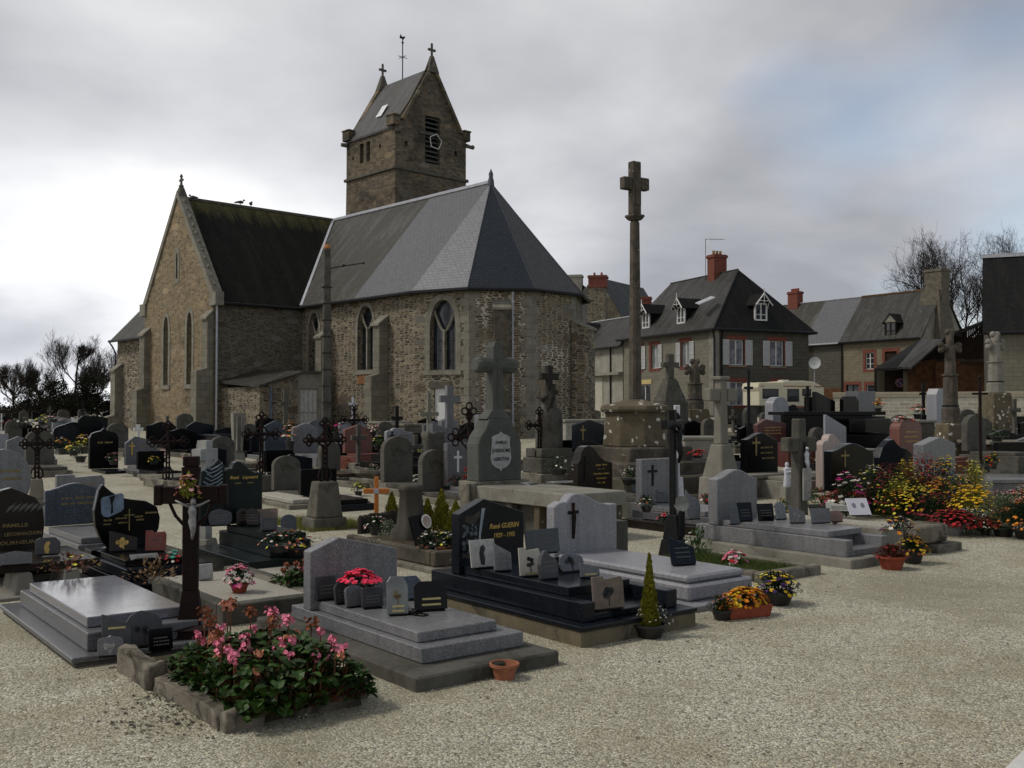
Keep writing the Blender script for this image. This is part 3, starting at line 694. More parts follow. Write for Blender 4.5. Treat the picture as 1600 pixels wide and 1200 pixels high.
# chancel slope: old part, clipped by the valley (8.45 at the eaves .. 12.26 at the ridge)
roofpart([(XE, YS, exz), (0, YS, RDG), (0, TM, RDG), (XE, 8.42, exz)][::-1], SLATEO)
roofpart([(XE, 0, exz), (0, 0, RDG), (0, YS - .003, RDG), (XE, YS - .003, exz)][::-1], SLATEL)
roofpart([(4+ov, TM, exz), (0, TM, RDG), (0, 0, RDG), (4+ov, 0, exz)][::-1], SLATEO)
apr = [SLATEL, SLATEB, SLATEB, SLATEB, SLATEB]
apr = [slate('lit slate apse facet', (.185,.187,.20), (.165,.168,.18), None, rough=.5), SLATEB, slate('shaded worn slate', (.06,.062,.066), (.07,.07,.073), (.04,.04,.036), .55), SLATED, SLATED]  # facet colours paint in how each side takes the light
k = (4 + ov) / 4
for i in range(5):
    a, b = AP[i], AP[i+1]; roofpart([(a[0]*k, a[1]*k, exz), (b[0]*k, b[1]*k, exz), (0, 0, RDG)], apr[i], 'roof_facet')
# transept slopes
TE = (TF - TN)/2; spt = (RDG - EAV)/TE
ez = EAV + .02 - .25*spt
roofpart([(TX + .3, TN - .25, ez), (XE - 0, TN - .25, ez), (0, TM, RDG), (TX + .3, TM, RDG)], SLATEM)
roofpart([(TX + .3, TF + .25, ez), (TX + .3, TM, RDG), (4, TM, RDG), (4, TF + .25, ez)], SLATEM)
# nave behind
simple_wall((-4, 26), (-4, TF), wl_h, RUB); roofpart([(-4.3, TF, exz), (0, TF, RDG), (0, 26, RDG), (-4.3, 26, exz)][::-1], SLATEO)
# flashings, ridge, hips, gutters
fl = MB(); fl.tube([(XE+.05, 8.42, exz+.03), (0, TM, RDG+.05)], .09, 4); fl.build('valley_flashing', LEAD, church)
rg = MB(); rg.tube([(0, 0, RDG+.03), (0, TM, RDG+.03)], .1, 6); rg.build('ridge_capping', LEAD, church)
rg = MB(); rg.tube([(TX+.2, TM, RDG+.03), (0, TM, RDG+.03)], .09, 6); rg.build('ridge_capping', DRESSD, church)
hp = MB()
for i in (1, 2, 3): hp.tube([(AP[i][0]*k, AP[i][1]*k, exz+.0), (0, 0, RDG+.0)], .022, 4)
hp.build('hip_flashing', plain('dull lead hip', (.045,.05,.058), .7, var=.2), church)
fn = MB(); fn.lathe([(.15, RDG-.15), (.13, RDG+.1), (.09, RDG+.22), (.10, RDG+.38), (.05, RDG+.5), (.01, RDG+.6)], 0, 0, 10); fn.build('lead_finial', plain('dark lead', (.06,.065,.075), .5, var=.2), church, smooth=1)
gt = MB(); gp_ = [(XE-.04, 8.4, exz-.06)] + [(AP[i][0]*(k+.012), AP[i][1]*(k+.012), exz-.06) for i in range(6)]
gt.tube(gp_, .075, 6); gt.tube([(TX+.1, TN-.3, ez-.05), (-4.1, TN-.3, ez-.05)], .07, 6); gt.build('gutter', DARKM, church)
dp = MB(); q1 = Vector((AP[1][0], AP[1][1], 0)).lerp(Vector((AP[2][0], AP[2][1], 0)), .68)*1.03; dp.tube([(q1.x*1.03, q1.y*1.03, exz), (q1.x, q1.y, exz-.35), (q1.x, q1.y, B0)], .05, 6); dp.build('downpipe', LEAD, church)
dp = MB(); dp.tube([(TX+.12, TN-.12, ez), (TX+.12, TN-.12, B0)], .05, 6); dp.build('downpipe', LEAD, church)
# sacristy lean-to in the corner
sx0, sx1, sx2, sy = -8.05, -6.25, -5.0, 5.35
roof_lo, roof_hi = 2.2, 2.75
lean = [(sx0, TN), (sx0, sy)]
MB().wall((sx0, TN), (sx0, sy), [(0, B0), (TN-sy, B0), (TN-sy, roof_lo), (0, roof_lo)]).build('sacristy_wall', RUB, church)
MB().wall((sx0, sy), (sx1, sy), [(0, B0), (sx1-sx0, B0), (sx1-sx0, roof_hi), (0, roof_lo)]).build('sacristy_wall', RUB, church)
dw = MB().wall((sx1, sy+.002), (sx2, sy+.002), [(0, B0), (sx2-sx1, B0), (sx2-sx1, roof_hi+.05), (0, roof_hi+.05)], [[(.12, B0), (1.02, B0), (1.02, 2.15), (.12, 2.15)]], .12).build('rendered_door_wall', CONC, church)
MB().wall((sx2, sy), (sx2, TN), [(0, B0), (TN-sy, B0), (TN-sy, roof_hi), (0, roof_hi)]).build('sacristy_wall', CONC, church)
dr = MB(); dr.box(sx1+.12, sx1+1.02, sy+.1, sy+.14, B0, 2.15); dr = dr.build('sacristy_door', GREYW, church)
b = MB()
for i in range(4): b.box(sx1+.16+i*.215, sx1+.34+i*.215, sy+.085, sy+.098, 1.15, 2.1); b.box(sx1+.16+i*.215, sx1+.34+i*.215, sy+.085, sy+.098, .2, 1.08)
b.build('door_panel', plain('faded white boards', (.36,.36,.35), .8, var=.2), dr)
roofpart([(sx0-.15, sy-.2, roof_lo+.06), (sx1+.05, sy-.2, roof_hi+.1), (sx1+.05, TN, roof_hi+.3), (sx0-.15, TN, roof_lo+.3)], SLATEO, 'sacristy_roof')
roofpart([(sx1+.05, sy-.12, roof_hi+.16), (sx2+.1, sy-.12, roof_hi+.16), (sx2+.1, TN, roof_hi+.22), (sx1+.05, TN, roof_hi+.22)], CONCD, 'sacristy_roof')
gs = MB(); gs.tube([(sx0+.5, sy-.03, B0), (sx0+.5, sy-.03, roof_lo)], .06, 8); gs.build('downpipe', plain('blue grey pipe', (.09,.11,.15), .6), church)

# tower
tx0, ty0, tw_, tl = 1.75, 9.3, 4.75, 4.4
tower = church
zs_, ze_, za_ = lz(14.1), lz(16.1), lz(20.0)
tz0 = lz(8)
t = MB(); t.taper(tx0+tw_/2, ty0+tl/2, tw_+.12, tl+.12, tw_, tl, tz0, zs_); t.build('tower_lower_stage', RUBT, church)
belf = [(2.0, 2.95)]
mb = MB()
mb.wall((tx0, ty0), (tx0+tw_, ty0), [(0, zs_), (tw_, zs_), (tw_, ze_+.55), (tw_-.35, ze_+.6), (tw_/2+.28, za_-.15), (tw_/2-.28, za_-.15), (.35, ze_+.6), (0, ze_+.55)],
        [[(1.95, zs_+.55), (2.95, zs_+.55), (2.95, zs_+3.05), (1.95, zs_+3.05)], [(.62, zs_+1.2), (.82, zs_+1.2), (.82, zs_+1.45), (.62, zs_+1.45)], [(3.95, zs_+1.25), (4.13, zs_+1.25), (4.13, zs_+1.5), (3.95, zs_+1.5)]], .35)
mb.wall((tx0, ty0+tl), (tx0, ty0), [(0, zs_), (tl, zs_), (tl, ze_+.1), (0, ze_+.1)],
        [[(1.25, zs_+.7), (1.6, zs_+.7), (1.6, zs_+1.75), (1.25, zs_+1.75)], [(1.85, zs_+.7), (2.2, zs_+.7), (2.2, zs_+1.75), (1.85, zs_+1.75)], [(3.0, zs_+1.2), (3.17, zs_+1.2), (3.17, zs_+1.4), (3.0, zs_+1.4)], [(.55, zs_+1.0), (.7, zs_+1.0), (.7, zs_+1.2), (.55, zs_+1.2)]], .35)
mb.wall((tx0+tw_, ty0), (tx0+tw_, ty0+tl), [(0, zs_), (tl, zs_), (tl, ze_+.1), (0, ze_+.1)])
mb.wall((tx0+tw_, ty0+tl), (tx0, ty0+tl), [(0, zs_), (tw_, zs_), (tw_, ze_+.55), (tw_-.35, ze_+.6), (tw_/2, za_), (.35, ze_+.6), (0, ze_+.55)])
mb.build('tower_belfry_stage', RUBT, church)
MB().box(tx0+.36, tx0+tw_-.36, ty0+.36, ty0+tl-.36, zs_-.1, ze_).build('bell_chamber_shade_block', SHADEFILL, church)  # solid near-black block added as the shade behind the belfry openings
st_ = MB(); st_.box(tx0-.12, tx0+tw_+.12, ty0-.12, ty0+tl+.12, zs_-.1, zs_+.06); st_.build('string_course', DRESSD, church, bevel=.03)
# belfry opening: louvres, transom, star-shaped wire light
lo = MB()
for i in range(10): z = zs_+.65+i*.25; lo.add([(tx0+1.95, ty0+.05, z), (tx0+2.95, ty0+.05, z), (tx0+2.95, ty0+.3, z+.16), (tx0+1.95, ty0+.3, z+.16), (tx0+1.95, ty0+.05, z+.03), (tx0+2.95, ty0+.05, z+.03), (tx0+2.95, ty0+.3, z+.19), (tx0+1.95, ty0+.3, z+.19)], [(3,2,1,0),(4,5,6,7),(0,1,5,4),(1,2,6,5),(2,3,7,6),(3,0,4,7)])
lo.build('louvres', plain('grey louvre slate', (.07,.068,.065), .7), church)
tr = MB(); tr.box(tx0+1.6, tx0+3.4, ty0-.05, ty0+.1, zs_+2.02, zs_+2.14); tr.build('transom', DRESSD, church)
pn = MB(); cx, cz, rr_ = tx0+2.55, zs_+1.72, .42
P5 = [(cx+rr_*math.sin(R(72*i+8)), ty0-.12, cz+rr_*math.cos(R(72*i+8))) for i in range(5)]
for i in range(5): pn.tube([P5[i], P5[(i+1) % 5]], .022, 5)
pn.build('pentagon_light_frame', WHITE, church)
for (xx, yy) in ((tx0, 0), (tx0+tw_, 0)):
    g = MB(); g.box(xx-.22, xx+.22, ty0-.14, ty0+.5, ze_+.15, ze_+.62); g.box(xx-.26, xx+.26, ty0-.18, ty0+.52, ze_+.62, ze_+.72); g.build('kneeler', RUBT, church, bevel=.03)
    g = MB(); g.box(xx-.2, xx+.2, ty0+tl-.5, ty0+tl+.14, ze_+.1, ze_+.62); g.box(xx-.24, xx+.24, ty0+tl-.52, ty0+tl+.18, ze_+.62, ze_+.7); g.build('kneeler', RUBT, church, bevel=.03)
ga = MB(); ga.tube([(tx0+tw_-.05, ty0-.05, zs_+1.9), (tx0+tw_+.35, ty0-.1, zs_+1.85)], [.13, .09], 6); ga.ball((tx0+tw_+.38, ty0-.1, zs_+1.87), .13, 8); ga.build('gargoyle', DRESSD, church)
ga = MB(); ga.tube([(tx0-.05, ty0+tl-.1, zs_+1.9), (tx0-.35, ty0+tl, zs_+1.9)], [.13, .1], 6); ga.build('gargoyle', DRESSD, church)
ga = MB(); ga.tube([(tx0+.15, ty0-.02, zs_+1.9), (tx0-.05, ty0-.3, zs_+1.85)], [.15, .1], 6); ga.build('gargoyle', DRESSD, church)
for s in (0, 1):
    x_e = tx0-.08 if s == 0 else tx0+tw_+.08; pts = [(x_e, ty0+.12, ze_+.12), (x_e, ty0+tl-.12, ze_+.12), (tx0+tw_/2, ty0+tl-.12, za_-.25), (tx0+tw_/2, ty0+.12, za_-.25)]
    roofpart(pts[::-1] if s == 0 else pts, SLATET, 'tower_roof', .12)
sk_ = MB(); W_ = [(-.0, 0)]
a = Vector((tx0+.55, ty0+2.0, ze_+.12+.63*1.55+.06)); 
e1 = Vector((x_e*0 + .45, 0, .45*1.57)); sk_.add([a, a+Vector((0,.5,0)), a+Vector((0,.5,0))+e1, a+e1], [(0,1,2,3)]); sk_.build('skylight', plain('skylight frame', (.6,.62,.65), .3), church)
for yy in (ty0, ty0+tl):
    c = MB(); xm = tx0+tw_/2
    c.taper(xm, yy+.0, .72, .4, .16, .16, za_-.55, za_+.35); c.box(xm-.045, xm+.045, yy-.045, yy+.045, za_+.33, za_+1.0); c.box(xm-.22, xm+.22, yy-.044, yy+.044, za_+.62, za_+.74)
    for s in (-1, 1): c.ball((xm+s*.2, yy, za_+.68), .075, 6)
    c.ball((xm, yy, za_+.98), .075, 6); c.build('gable_cross', DRESSD, church)
# rake copings of the tower gable
for s in (-1, 1):
    xm = tx0+tw_/2; xa = xm+s*(tw_/2-.3)
    for yy in (ty0, ty0+tl):
        c = MB(); A = [(xa, ze_+.5), (xm, za_+.02), (xm, za_-.3), (xa-s*.2, ze_+.5)]
        c.add([(p[0], yy-.16, p[1]) for p in A] + [(p[0], yy+.2, p[1]) for p in A], [(3,2,1,0),(4,5,6,7),(0,1,5,4),(1,2,6,5),(2,3,7,6),(3,0,4,7)])
        c.build('gable_coping', RUBT, church)
wv = MB(); xm, ym = tx0+tw_/2, ty0+tl*.58; wv.tube([(xm, ym, za_-.35), (xm, ym, za_+2.0)], .03, 6); wv.tube([(xm-.3, ym, za_+.95), (xm+.3, ym, za_+.95)], .02, 5); wv.tube([(xm, ym-.3, za_+.95), (xm, ym+.3, za_+.95)], .02, 5)
wv.add([(xm-.22, ym, za_+1.95), (xm+.05, ym-.02, za_+1.92), (xm+.22, ym, za_+2.15), (xm-.02, ym+.02, za_+2.08), (xm-.15, ym, za_+2.2)], [(0,1,2,3,4)]); wv.ball((xm, ym, za_+1.75), .07, 8); wv.build('weathercock', DARKM, church)
# pigeons on the transept ridge
for i, xx in enumerate((-5.3, -4.75, -8.0)):
    b = MB(); b.ball((0, 0, .12), .1, 8, 1.6, .8, .85); b.ball((.15, 0, .22), .055, 6); b.tube([(-.12, 0, .12), (-.3, 0, .08)], [.06, .03], 5); b.tube([(.2, 0, .22), (.24, 0, .21)], [.015, .004], 4); b.tube([(.0, .03, .06), (0, .03, 0)], .01, 4); b.tube([(.0, -.03, .06), (0, -.03, 0)], .01, 4)
    M = Matrix.Rotation(R(CRZ), 4, 'Z'); p = CH + M @ Vector((xx, TM if i < 2 else TM-.5, RDG+.12 if i < 2 else RDG-.1))
    o = b.build('pigeon', plain('pigeon plumage', (.05,.052,.06), .7), smooth=2, loc=p, rot=(0, 0, R(20+i*70)))
    tag(o, ['grey pigeon on the dark transept ridge, nearer the gable', 'grey pigeon on the dark transept ridge, nearer the tower', 'grey pigeon perched behind the gable finial'][i], 'bird', 'pigeons on the church roof')
# pole in front of the south wall
P = at(510, 640, 38.5); P.z = G(P.x, P.y)
pole = empty('utility_pole', P, 20, 'weathered concrete pole with a thin bracket arm in front of the church', 'utility pole')
m = MB(); H = (640-388)/1600*38.5 + 1.7 - P.z
m.taper(0, 0, .34, .26, .24, .2, 0, H); m.build('shaft', CONCD, pole, bevel=.02)
for i in range(9): MB().box(-.19, .19, -.16, .14, .9+i*.62, .92+i*.62).build('band', DARKM, pole)
m = MB(); m.lathe([(.1, H), (.12, H+.05), (.1, H+.16)], 0, 0, 8); m.build('cap', plain('orange cap', (.35,.15,.05), .6), pole)
m = MB(); m.tube([(.1, -.1, H-.75), (.7, -.15, H-.62), (1.35, -.2, H-.5)], .022, 5); m.ball((1.35, -.2, H-.5), .05, 6); m.ball((.6, -.15, H-.62), .06, 6); m.build('bracket_arm', DARKM, pole)
# ------------------------------------------------------------ houses
def rect(u0, u1, z0, z1): return [(u0, z0), (u1, z0), (u1, z1), (u0, z1)]
def house_window(parent, W, u, z0, w, h, shut=None, sur=None, frame=WHITE, lintel=None, glass=GLASSL, d=.16, panes=2, sill=None, cross=0):
    """shut: (left, right) shutters folded back on the wall"""
    f = MB(); fw = .05
    for a0, a1, b0, b1 in ((u, u+w, z0, z0+fw), (u, u+w, z0+h-fw, z0+h), (u, u+fw, z0+fw, z0+h-fw), (u+w-fw, u+w, z0+fw, z0+h-fw)): barw(f, W, a0, a1, b0, b1, -d, -d+.05)
    for i in range(1, panes): barw(f, W, u+w*i/panes-.035, u+w*i/panes+.035, z0+fw, z0+h-fw, -d+.004, -d+.054)
    for i in range(cross): barw(f, W, u+fw, u+w-fw, z0+h*(i+1)/(cross+1)-.015, z0+h*(i+1)/(cross+1)+.015, -d+.006, -d+.044)
    win = f.build('window', frame, parent)
    g = MB(); g.add([W(u+fw, z0+fw, -d+.02), W(u+w-fw, z0+fw, -d+.02), W(u+w-fw, z0+h-fw, -d+.02), W(u+fw, z0+h-fw, -d+.02)], [(0, 1, 2, 3)]); g.build('pane', glass, win)
    if sur:
        s = MB(); t = .22; ringof(s, W, rect(u-t, u+w+t, z0-t*.8, z0+h+t*1.1), rect(u, u+w, z0, z0+h), -.02, .02); roofuv(s.build('brick_surround', sur, win))
    if lintel:
        s = MB(); barw(s, W, u-.15, u+w+.15, z0+h+.02, z0+h+.3, -.02, .03); s.build('lintel', lintel, win)
    if sill:
        s = MB(); barw(s, W, u-.12, u+w+.12, z0-.12, z0-.005, -.05, .07); s.build('sill', sill, win)
    if shut:
        for k, s_ in enumerate(shut):
            if not s_: continue
            sw = w * .5; a = u - .07 - sw if k == 0 else u + w + .07
            m = MB(); 
            for a0, a1, b0, b1 in ((a, a+.05, z0, z0+h), (a+sw-.05, a+sw, z0, z0+h), (a+.05, a+sw-.05, z0, z0+.07), (a+.05, a+sw-.05, z0+h-.07, z0+h), (a+.05, a+sw-.05, z0+h*.5-.04, z0+h*.5+.04)): barw(m, W, a0, a1, b0, b1, .03, .065)
            n = 9
            for i in range(n):
                for hb in (z0+.08, z0+h*.5+.05):
                    zz = hb + (h*.5-.13)*i/n
                    m.add([W(a+.05, zz, .062), W(a+sw-.05, zz, .062), W(a+sw-.05, zz+.05, .038), W(a+.05, zz+.05, .038)], [(0,1,2,3)])
            barw(m, W, a+.05, a+sw-.05, z0+.07, z0+h-.07, .026, .034)
            m.build('shutter', plain('grey white shutter paint', (.40,.40,.395), .6, var=.12, bmp=.05), win)
    return win
def chimney(parent, cx, cy, z0, z1, wx, wy, m, cap=None, pots=0, potm=TERRAR, rz=0):
    b = MB(); b.box(-wx/2, wx/2, -wy/2, wy/2, 0, z1-z0-.2); 
    ch = roofuv(b.build('chimney', m, parent, loc=(cx, cy, z0), rot=(0, 0, R(rz))))
    c = MB(); c.box(-wx/2-.06, wx/2+.06, -wy/2-.06, wy/2+.06, z1-z0-.2, z1-z0-.06); c.box(-wx/2-.02, wx/2+.02, -wy/2-.02, wy/2+.02, z1-z0-.06, z1-z0); roofuv(c.build('chimney_cap', cap or m, ch))
    for i in range(pots):
        p = MB(); x = (i - (pots-1)/2) * (wx*.8/max(1, pots)); p.lathe([(.09, z1-z0), (.08, z1-z0+.22), (.1, z1-z0+.25)], x, 0, 8); p.build('chimney_pot', potm, ch)
    return ch
# ---- corner house with hipped roof: local +x along the right facade, +y along the left facade (going away), origin = near corner
HC = at(1117, 640, 58); HC.z = G(HC.x, 58) - .9
h1 = empty('grey_block_house', HC, 25, 'two storey grey block house with white shutters and hipped dark slate roof', 'house')
A_, B_ = 9.9, 6.8
def hz(px_y, Y): return at(0, px_y, Y).z - HC.z
ez_ = at(1117, 515, 58).z - HC.z; rz_ = at(1155, 421, 61.5).z - HC.z
WB = wallframe((0, 0), (B_, 0)); WA = wallframe((0, A_), (0, 0))
zu0, zu1 = ez_ - 1.98, ez_ - .52; gz0 = ez_ - 4.3
wb = [(1.05, 1.0, zu0, 1.45), (3.95, 1.0, zu0, 1.45), (1.1, .95, gz0, 1.35)]
hb = [rect(u, u+w_, z, z+h_) for u, w_, z, h_ in wb] + [rect(4.1, 5.0, gz0, gz0+1.35)]
roofuv(MB().wall((0, 0), (B_, 0), rect(0, B_, -1, ez_+.1), hb, .2).build('wall', BLOCK, h1))
wa = [(A_-8.55, .85), (A_-6.6, .8), (A_-3.3, .85)]
ha = [rect(u, u+w_, zu0, zu0+1.45) for u, w_ in wa] + [rect(1.0, 3.2, gz0-.1, gz0+1.35), rect(5.1, 6.0, gz0-1.0, gz0+1.1)]
roofuv(MB().wall((0, A_), (0, 0), rect(0, A_, -1, ez_+.1), ha, .2).build('wall', blockwall('lighter grey block wall', (.17,.16,.125), (.205,.19,.15), (.12,.11,.09)), h1))
roofuv(MB().wall((B_, 0), (B_, A_), rect(0, A_, -1, ez_+.1)).build('wall', BLOCK, h1)); roofuv(MB().wall((B_, A_), (0, A_), rect(0, B_, -1, ez_+.1)).build('wall', BLOCK, h1))
for u, w_, z, h_ in wb: house_window(h1, WB, u, z, w_, h_, (True, True), BRICK, sill=DRESS if z == zu0 else None)
house_window(h1, WB, 4.1, gz0, .9, 1.35, (False, False), BRICK)
for i, (u, w_) in enumerate(wa): house_window(h1, WA, u, zu0, w_, 1.45, (i == 2, True), BRICK)
house_window(h1, WA, 1.0, gz0-.1, 2.2, 1.45, None, None, WHITE, OCHREP, GLASS, panes=3, sill=RENDERL)
dr = MB(); barw(dr, WA, 5.1, 6.0, gz0-1.0, gz0+1.1, -.19, -.15); dr = dr.build('front_door', OAK, h1); q = MB(); barw(q, WA, 4.8, 6.3, gz0+1.12, gz0+1.5, -.02, .03); barw(q, WA, 4.78, 5.08, gz0-1.2, gz0+1.1, -.02, .025); barw(q, WA, 6.02, 6.32, gz0-1.2, gz0+1.1, -.02, .025); q.build('door_surround', RENDER, dr)
q = MB(); barw(q, WA, A_-.5, A_-.002, -1, ez_, -.02, .03); barw(q, WB, .002, .3, -1, ez_, -.02, .03); q.build('corner_render', RENDER, h1)
oh = .35; eo = ez_ + .02
e0 = (-oh, -oh, eo); e1 = (B_+oh, -oh, eo); e2 = (B_+oh, A_+oh, eo); e3 = (-oh, A_+oh, eo); r0 = (B_/2, 2.25, rz_); r1 = (B_/2, 9.45, rz_-.05)
def hroof(pts, m, par, name='roof', th=.09): return roofuv(MB().slab4(pts, th).build(name, m, par))
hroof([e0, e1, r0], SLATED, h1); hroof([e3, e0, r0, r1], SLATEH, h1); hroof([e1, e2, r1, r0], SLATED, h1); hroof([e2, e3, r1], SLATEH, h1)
g = MB(); g.tube([e3, e0, e1], .07, 6); g.build('gutter', DARKM, h1)
g = MB(); g.tube([(-.2, -.12, eo), (-.06, -.06, eo-.5), (-.06, -.06, -1)], .06, 6); g.build('downpipe', DARKM, h1)
g = MB(); g.tube([(.5, -.2, eo), (.45, -.07, eo-.5), (.45, -.07, -1)], .06, 6); g.build('downpipe', DARKM, h1)
g = MB(); g.tube([e0, r0], .05, 4); g.build('hip_tiles', SLATEH, h1); g = MB(); g.tube([r0, r1], .06, 5); g.build('ridge_tiles', SLATEH, h1)
chimney(h1, B_/2, 4.35, rz_-.7, rz_+1.15, .95, .7, BRICK, BRICK, 3, plain('lichen yellow clay', (.22,.13,.04), .9, var=.4))
g = MB(); g.tube([(B_/2-.6, 4.7, rz_-.4), (B_/2-.6, 4.7, rz_+2.2)], .018, 5); g.tube([(B_/2-.62, 4.7, rz_+2.15), (B_/2+.5, 4.2, rz_+2.15)], .012, 4)
for i in range(5): g.tube([(B_/2-.3+i*.18, 4.57-i*.08-.12, rz_+2.05+i*.02), (B_/2-.3+i*.18, 4.57-i*.08+.12, rz_+2.25-i*.02)], .008, 3)
g.build('television_aerial', DARKM, h1)
def dormer(par, P, nd, w, h, back, mroof=SLATED, wood=WHITE, name='dormer', deco=True):
    """P = middle foot of the front, nd = outward 2D dir"""
    n = Vector((nd[0], nd[1], 0)).normalized(); u = Vector((-n.y, n.x, 0)); P = Vector(P)
    def W(a, b, d=0): return tuple(P + u*a + n*d + Vector((0, 0, b)))
    b = MB()
    for a0, a1, b0, b1 in ((-w/2, -w/2+.09, 0, h), (w/2-.09, w/2, 0, h), (-w/2+.09, w/2-.09, 0, .1), (-w/2+.09, w/2-.09, h-.09, h)): barw(b, W, a0, a1, b0, b1, -.05, .04)
    barw(b, W, -.035, .035, .1, h-.09, -.04, .03); barw(b, W, -w/2+.09, w/2-.09, h*.35-.02, h*.35+.02, -.03, .02)
    d = b.build(name, wood, par)
    g = MB(); g.add([W(-w/2+.09, .1, -.03), W(w/2-.09, .1, -.03), W(w/2-.09, h-.09, -.03), W(-w/2+.09, h-.09, -.03)], [(0, 1, 2, 3)]); g.build('pane', GLASS, d)
    s = MB()
    for sg in (-1, 1): s.add([W(sg*w/2, 0, -.05), W(sg*w/2, h, -.05), W(sg*w/2, h, -back), ], [(0, 1, 2)])
    s.add([W(-w/2, 0, -.06), W(w/2, 0, -.06), W(w/2, h, -.06), W(-w/2, h, -.06)], [(0,1,2,3)])
    s.build('cheek', SLATED, d)
    pk = h + w*.62; o = w*.5 + .16; f = .32 if deco else .12
    r = MB()
    for sg in (-1, 1): 
        q = [W(sg*o, h-.12, f), W(0, pk, f), W(0, pk, -back*1.25), W(sg*o, h-.12, -back)]
        r.slab4(q if sg < 0 else q[::-1], .05)
    roofuv(r.build('dormer_roof', mroof, d))
    if deco:
        t = MB()
        for sg in (-1, 1): t.tube([W(sg*o, h-.16, f+.02), W(0, pk-.02, f+.02)], .045, 4); t.tube([W(sg*w*.5, h*.72, .05), W(sg*w*.42, h+.02, f)], .03, 4)
        t.tube([W(0, h-.02, f+.02), W(0, pk+.28, f+.02)], .035, 4); t.tube([W(-w*.38, h+.1, f+.02), W(w*.38, h+.1, f+.02)], .03, 4); t.build('bargeboard', wood, d)
    else:
        t = MB(); t.add([W(-w/2-.1, h-.05, .05), W(w/2+.1, h-.05, .05), W(0, pk-.05, .05)], [(0,1,2)]); t.build('dormer_gable', RENDER, d)
    return d
slopeA = (rz_-eo)/(B_/2+oh); slopeB = (rz_-eo)/(2.25+oh)
zf = ez_ + .62
dormer(h1, ((zf-eo)/slopeA-oh+.05, 3.7, zf), (-1, 0), .82, 1.05, 1.15); dormer(h1, ((zf-eo)/slopeA-oh+.05, 7.6, zf), (-1, 0), .82, 1.05, 1.15)
dormer(h1, (3.35, (zf-eo)/slopeB-oh+.05, zf), (0, -1), .9, 1.05, .75)
g = MB(); g.slab4([(-.1, 1.3, zf+.95), (.75, .9, zf+1.35), (.95, 1.6, zf+1.5), (.1, 2.0, zf+1.1)], .04); g.build('zinc_roof_patch', LEAD, h1)

# ---- lower rendered house behind the calvary shaft (continues the left facade)
q0 = HC + Vector((-math.sin(R(25)), math.cos(R(25)), 0)) * 10.0
RENDH = plain('pale rough render', (.24,.23,.195), .9, var=.25, scale=1.5, dirt=((.12,.11,.09), .60, 1.2))
h2 = empty('low_rendered_house', q0, 25, 'low rendered house with white patio window left of the tall cross shaft', 'house')
L2 = 8.5; e2z = at(925, 546, 71).z - HC.z; r2z = at(960, 495, 71).z - HC.z
W2 = wallframe((0, L2), (0, 0))
hh = [rect(L2-4.7, L2-4.0, 4.05, 4.95), rect(.3, .9, 4.0, 4.9)]
MB().wall((0, L2), (0, 0), rect(0, L2, -1, e2z), hh, .18).build('wall', RENDH, h2)
g = MB(); barw(g, W2, L2-7.3, L2-2.2, -.5, 2.35, -.02, .015) if False else None
MB().wall((-.03, L2-1.6), (-.03, 2.6), rect(0, L2-4.2, -.8, 3.4), [rect(.9, 2.8, 1.35, 2.95)], .12).build('cream_ground_floor_panel', RENDERL, h2)
W2b = wallframe((-.03, L2-1.6), (-.03, 2.6)); house_window(h2, W2b, .9, 1.35, 1.9, 1.6, None, None, WHITE, None, glassm('bluish glass', (.06,.075,.10)), d=.1, panes=2)
house_window(h2, W2, L2-4.7, 4.05, .7, .9, None, None, WHITE, sill=RENDERL, glass=GLASS); house_window(h2, W2, .3, 4.0, .6, .9, None, None, WHITE, glass=GLASS)
g = MB(); barw(g, W2, .3, L2, 3.5, 3.68, -.02, .35); g.build('canopy_ledge', RENDER, h2)
MB().wall((0, 0), (5, 0), rect(0, 5, -1, e2z)).build('wall', RENDER, h2); MB().wall((5, 0), (5, L2), rect(0, L2, -1, e2z)).build('wall', RENDER, h2)
hroof([(-.3, L2+.2, e2z), (-.3, -.1, e2z), (2.6, -.1, r2z), (2.6, L2+.2, r2z)], SLATEH, h2); hroof([(2.6, L2+.2, r2z), (2.6, -.1, r2z), (5.4, -.1, e2z), (5.4, L2+.2, e2z)], SLATEH, h2)
g = MB(); g.tube([(-.34, L2, e2z-.02), (-.34, -.1, e2z-.02)], .06, 6); g.tube([(-.06, 1.5, e2z), (-.06, 1.5, -1)], .05, 6); g.build('gutter', DARKM, h2)
g = MB(); g.tube([(2.6, L2+.2, r2z+.03), (2.6, -.1, r2z+.03)], .05, 4); g.build('ridge_flashing', LEAD, h2)
dormer(h2, (.75, 6.6, e2z+.5), (-1, 0), .9, 1.0, 1.1, deco=False)
# ---- tall old house behind with two chimneys
HP = at(938, 640, 84); HP.z = G(HP.x, 84) - .6
h3 = empty('steep_old_house', HP, -32, 'steep roofed old stone house behind the low one, with a red and stone chimney stack', 'house')
zz3 = lambda py: at(938, py, 84).z - HP.z
w3_, l3 = 5.0, 8.5
MB().wall((w3_/2, 0), (w3_/2, l3), rect(0, l3, -1, zz3(512))).build('wall', RUBD, h3)
MB().wall((-w3_/2, l3), (-w3_/2, 0), rect(0, l3, -1, zz3(512))).build('wall', RUBD, h3)
MB().wall((-w3_/2, 0), (w3_/2, 0), [(0, -1), (w3_, -1), (w3_, zz3(512)), (w3_/2, zz3(436)), (0, zz3(512))]).build('gable_wall', RUBD, h3)
for s in (-1, 1):
    a = [(s*(w3_/2+.25), -.12, zz3(518)), (s*(w3_/2+.25), l3, zz3(518)), (0, l3, zz3(434)), (0, -.12, zz3(434))]
    hroof(a if s > 0 else a[::-1], SLATEH, h3)
q = at(936, 640, 80); lc = h3.matrix_world
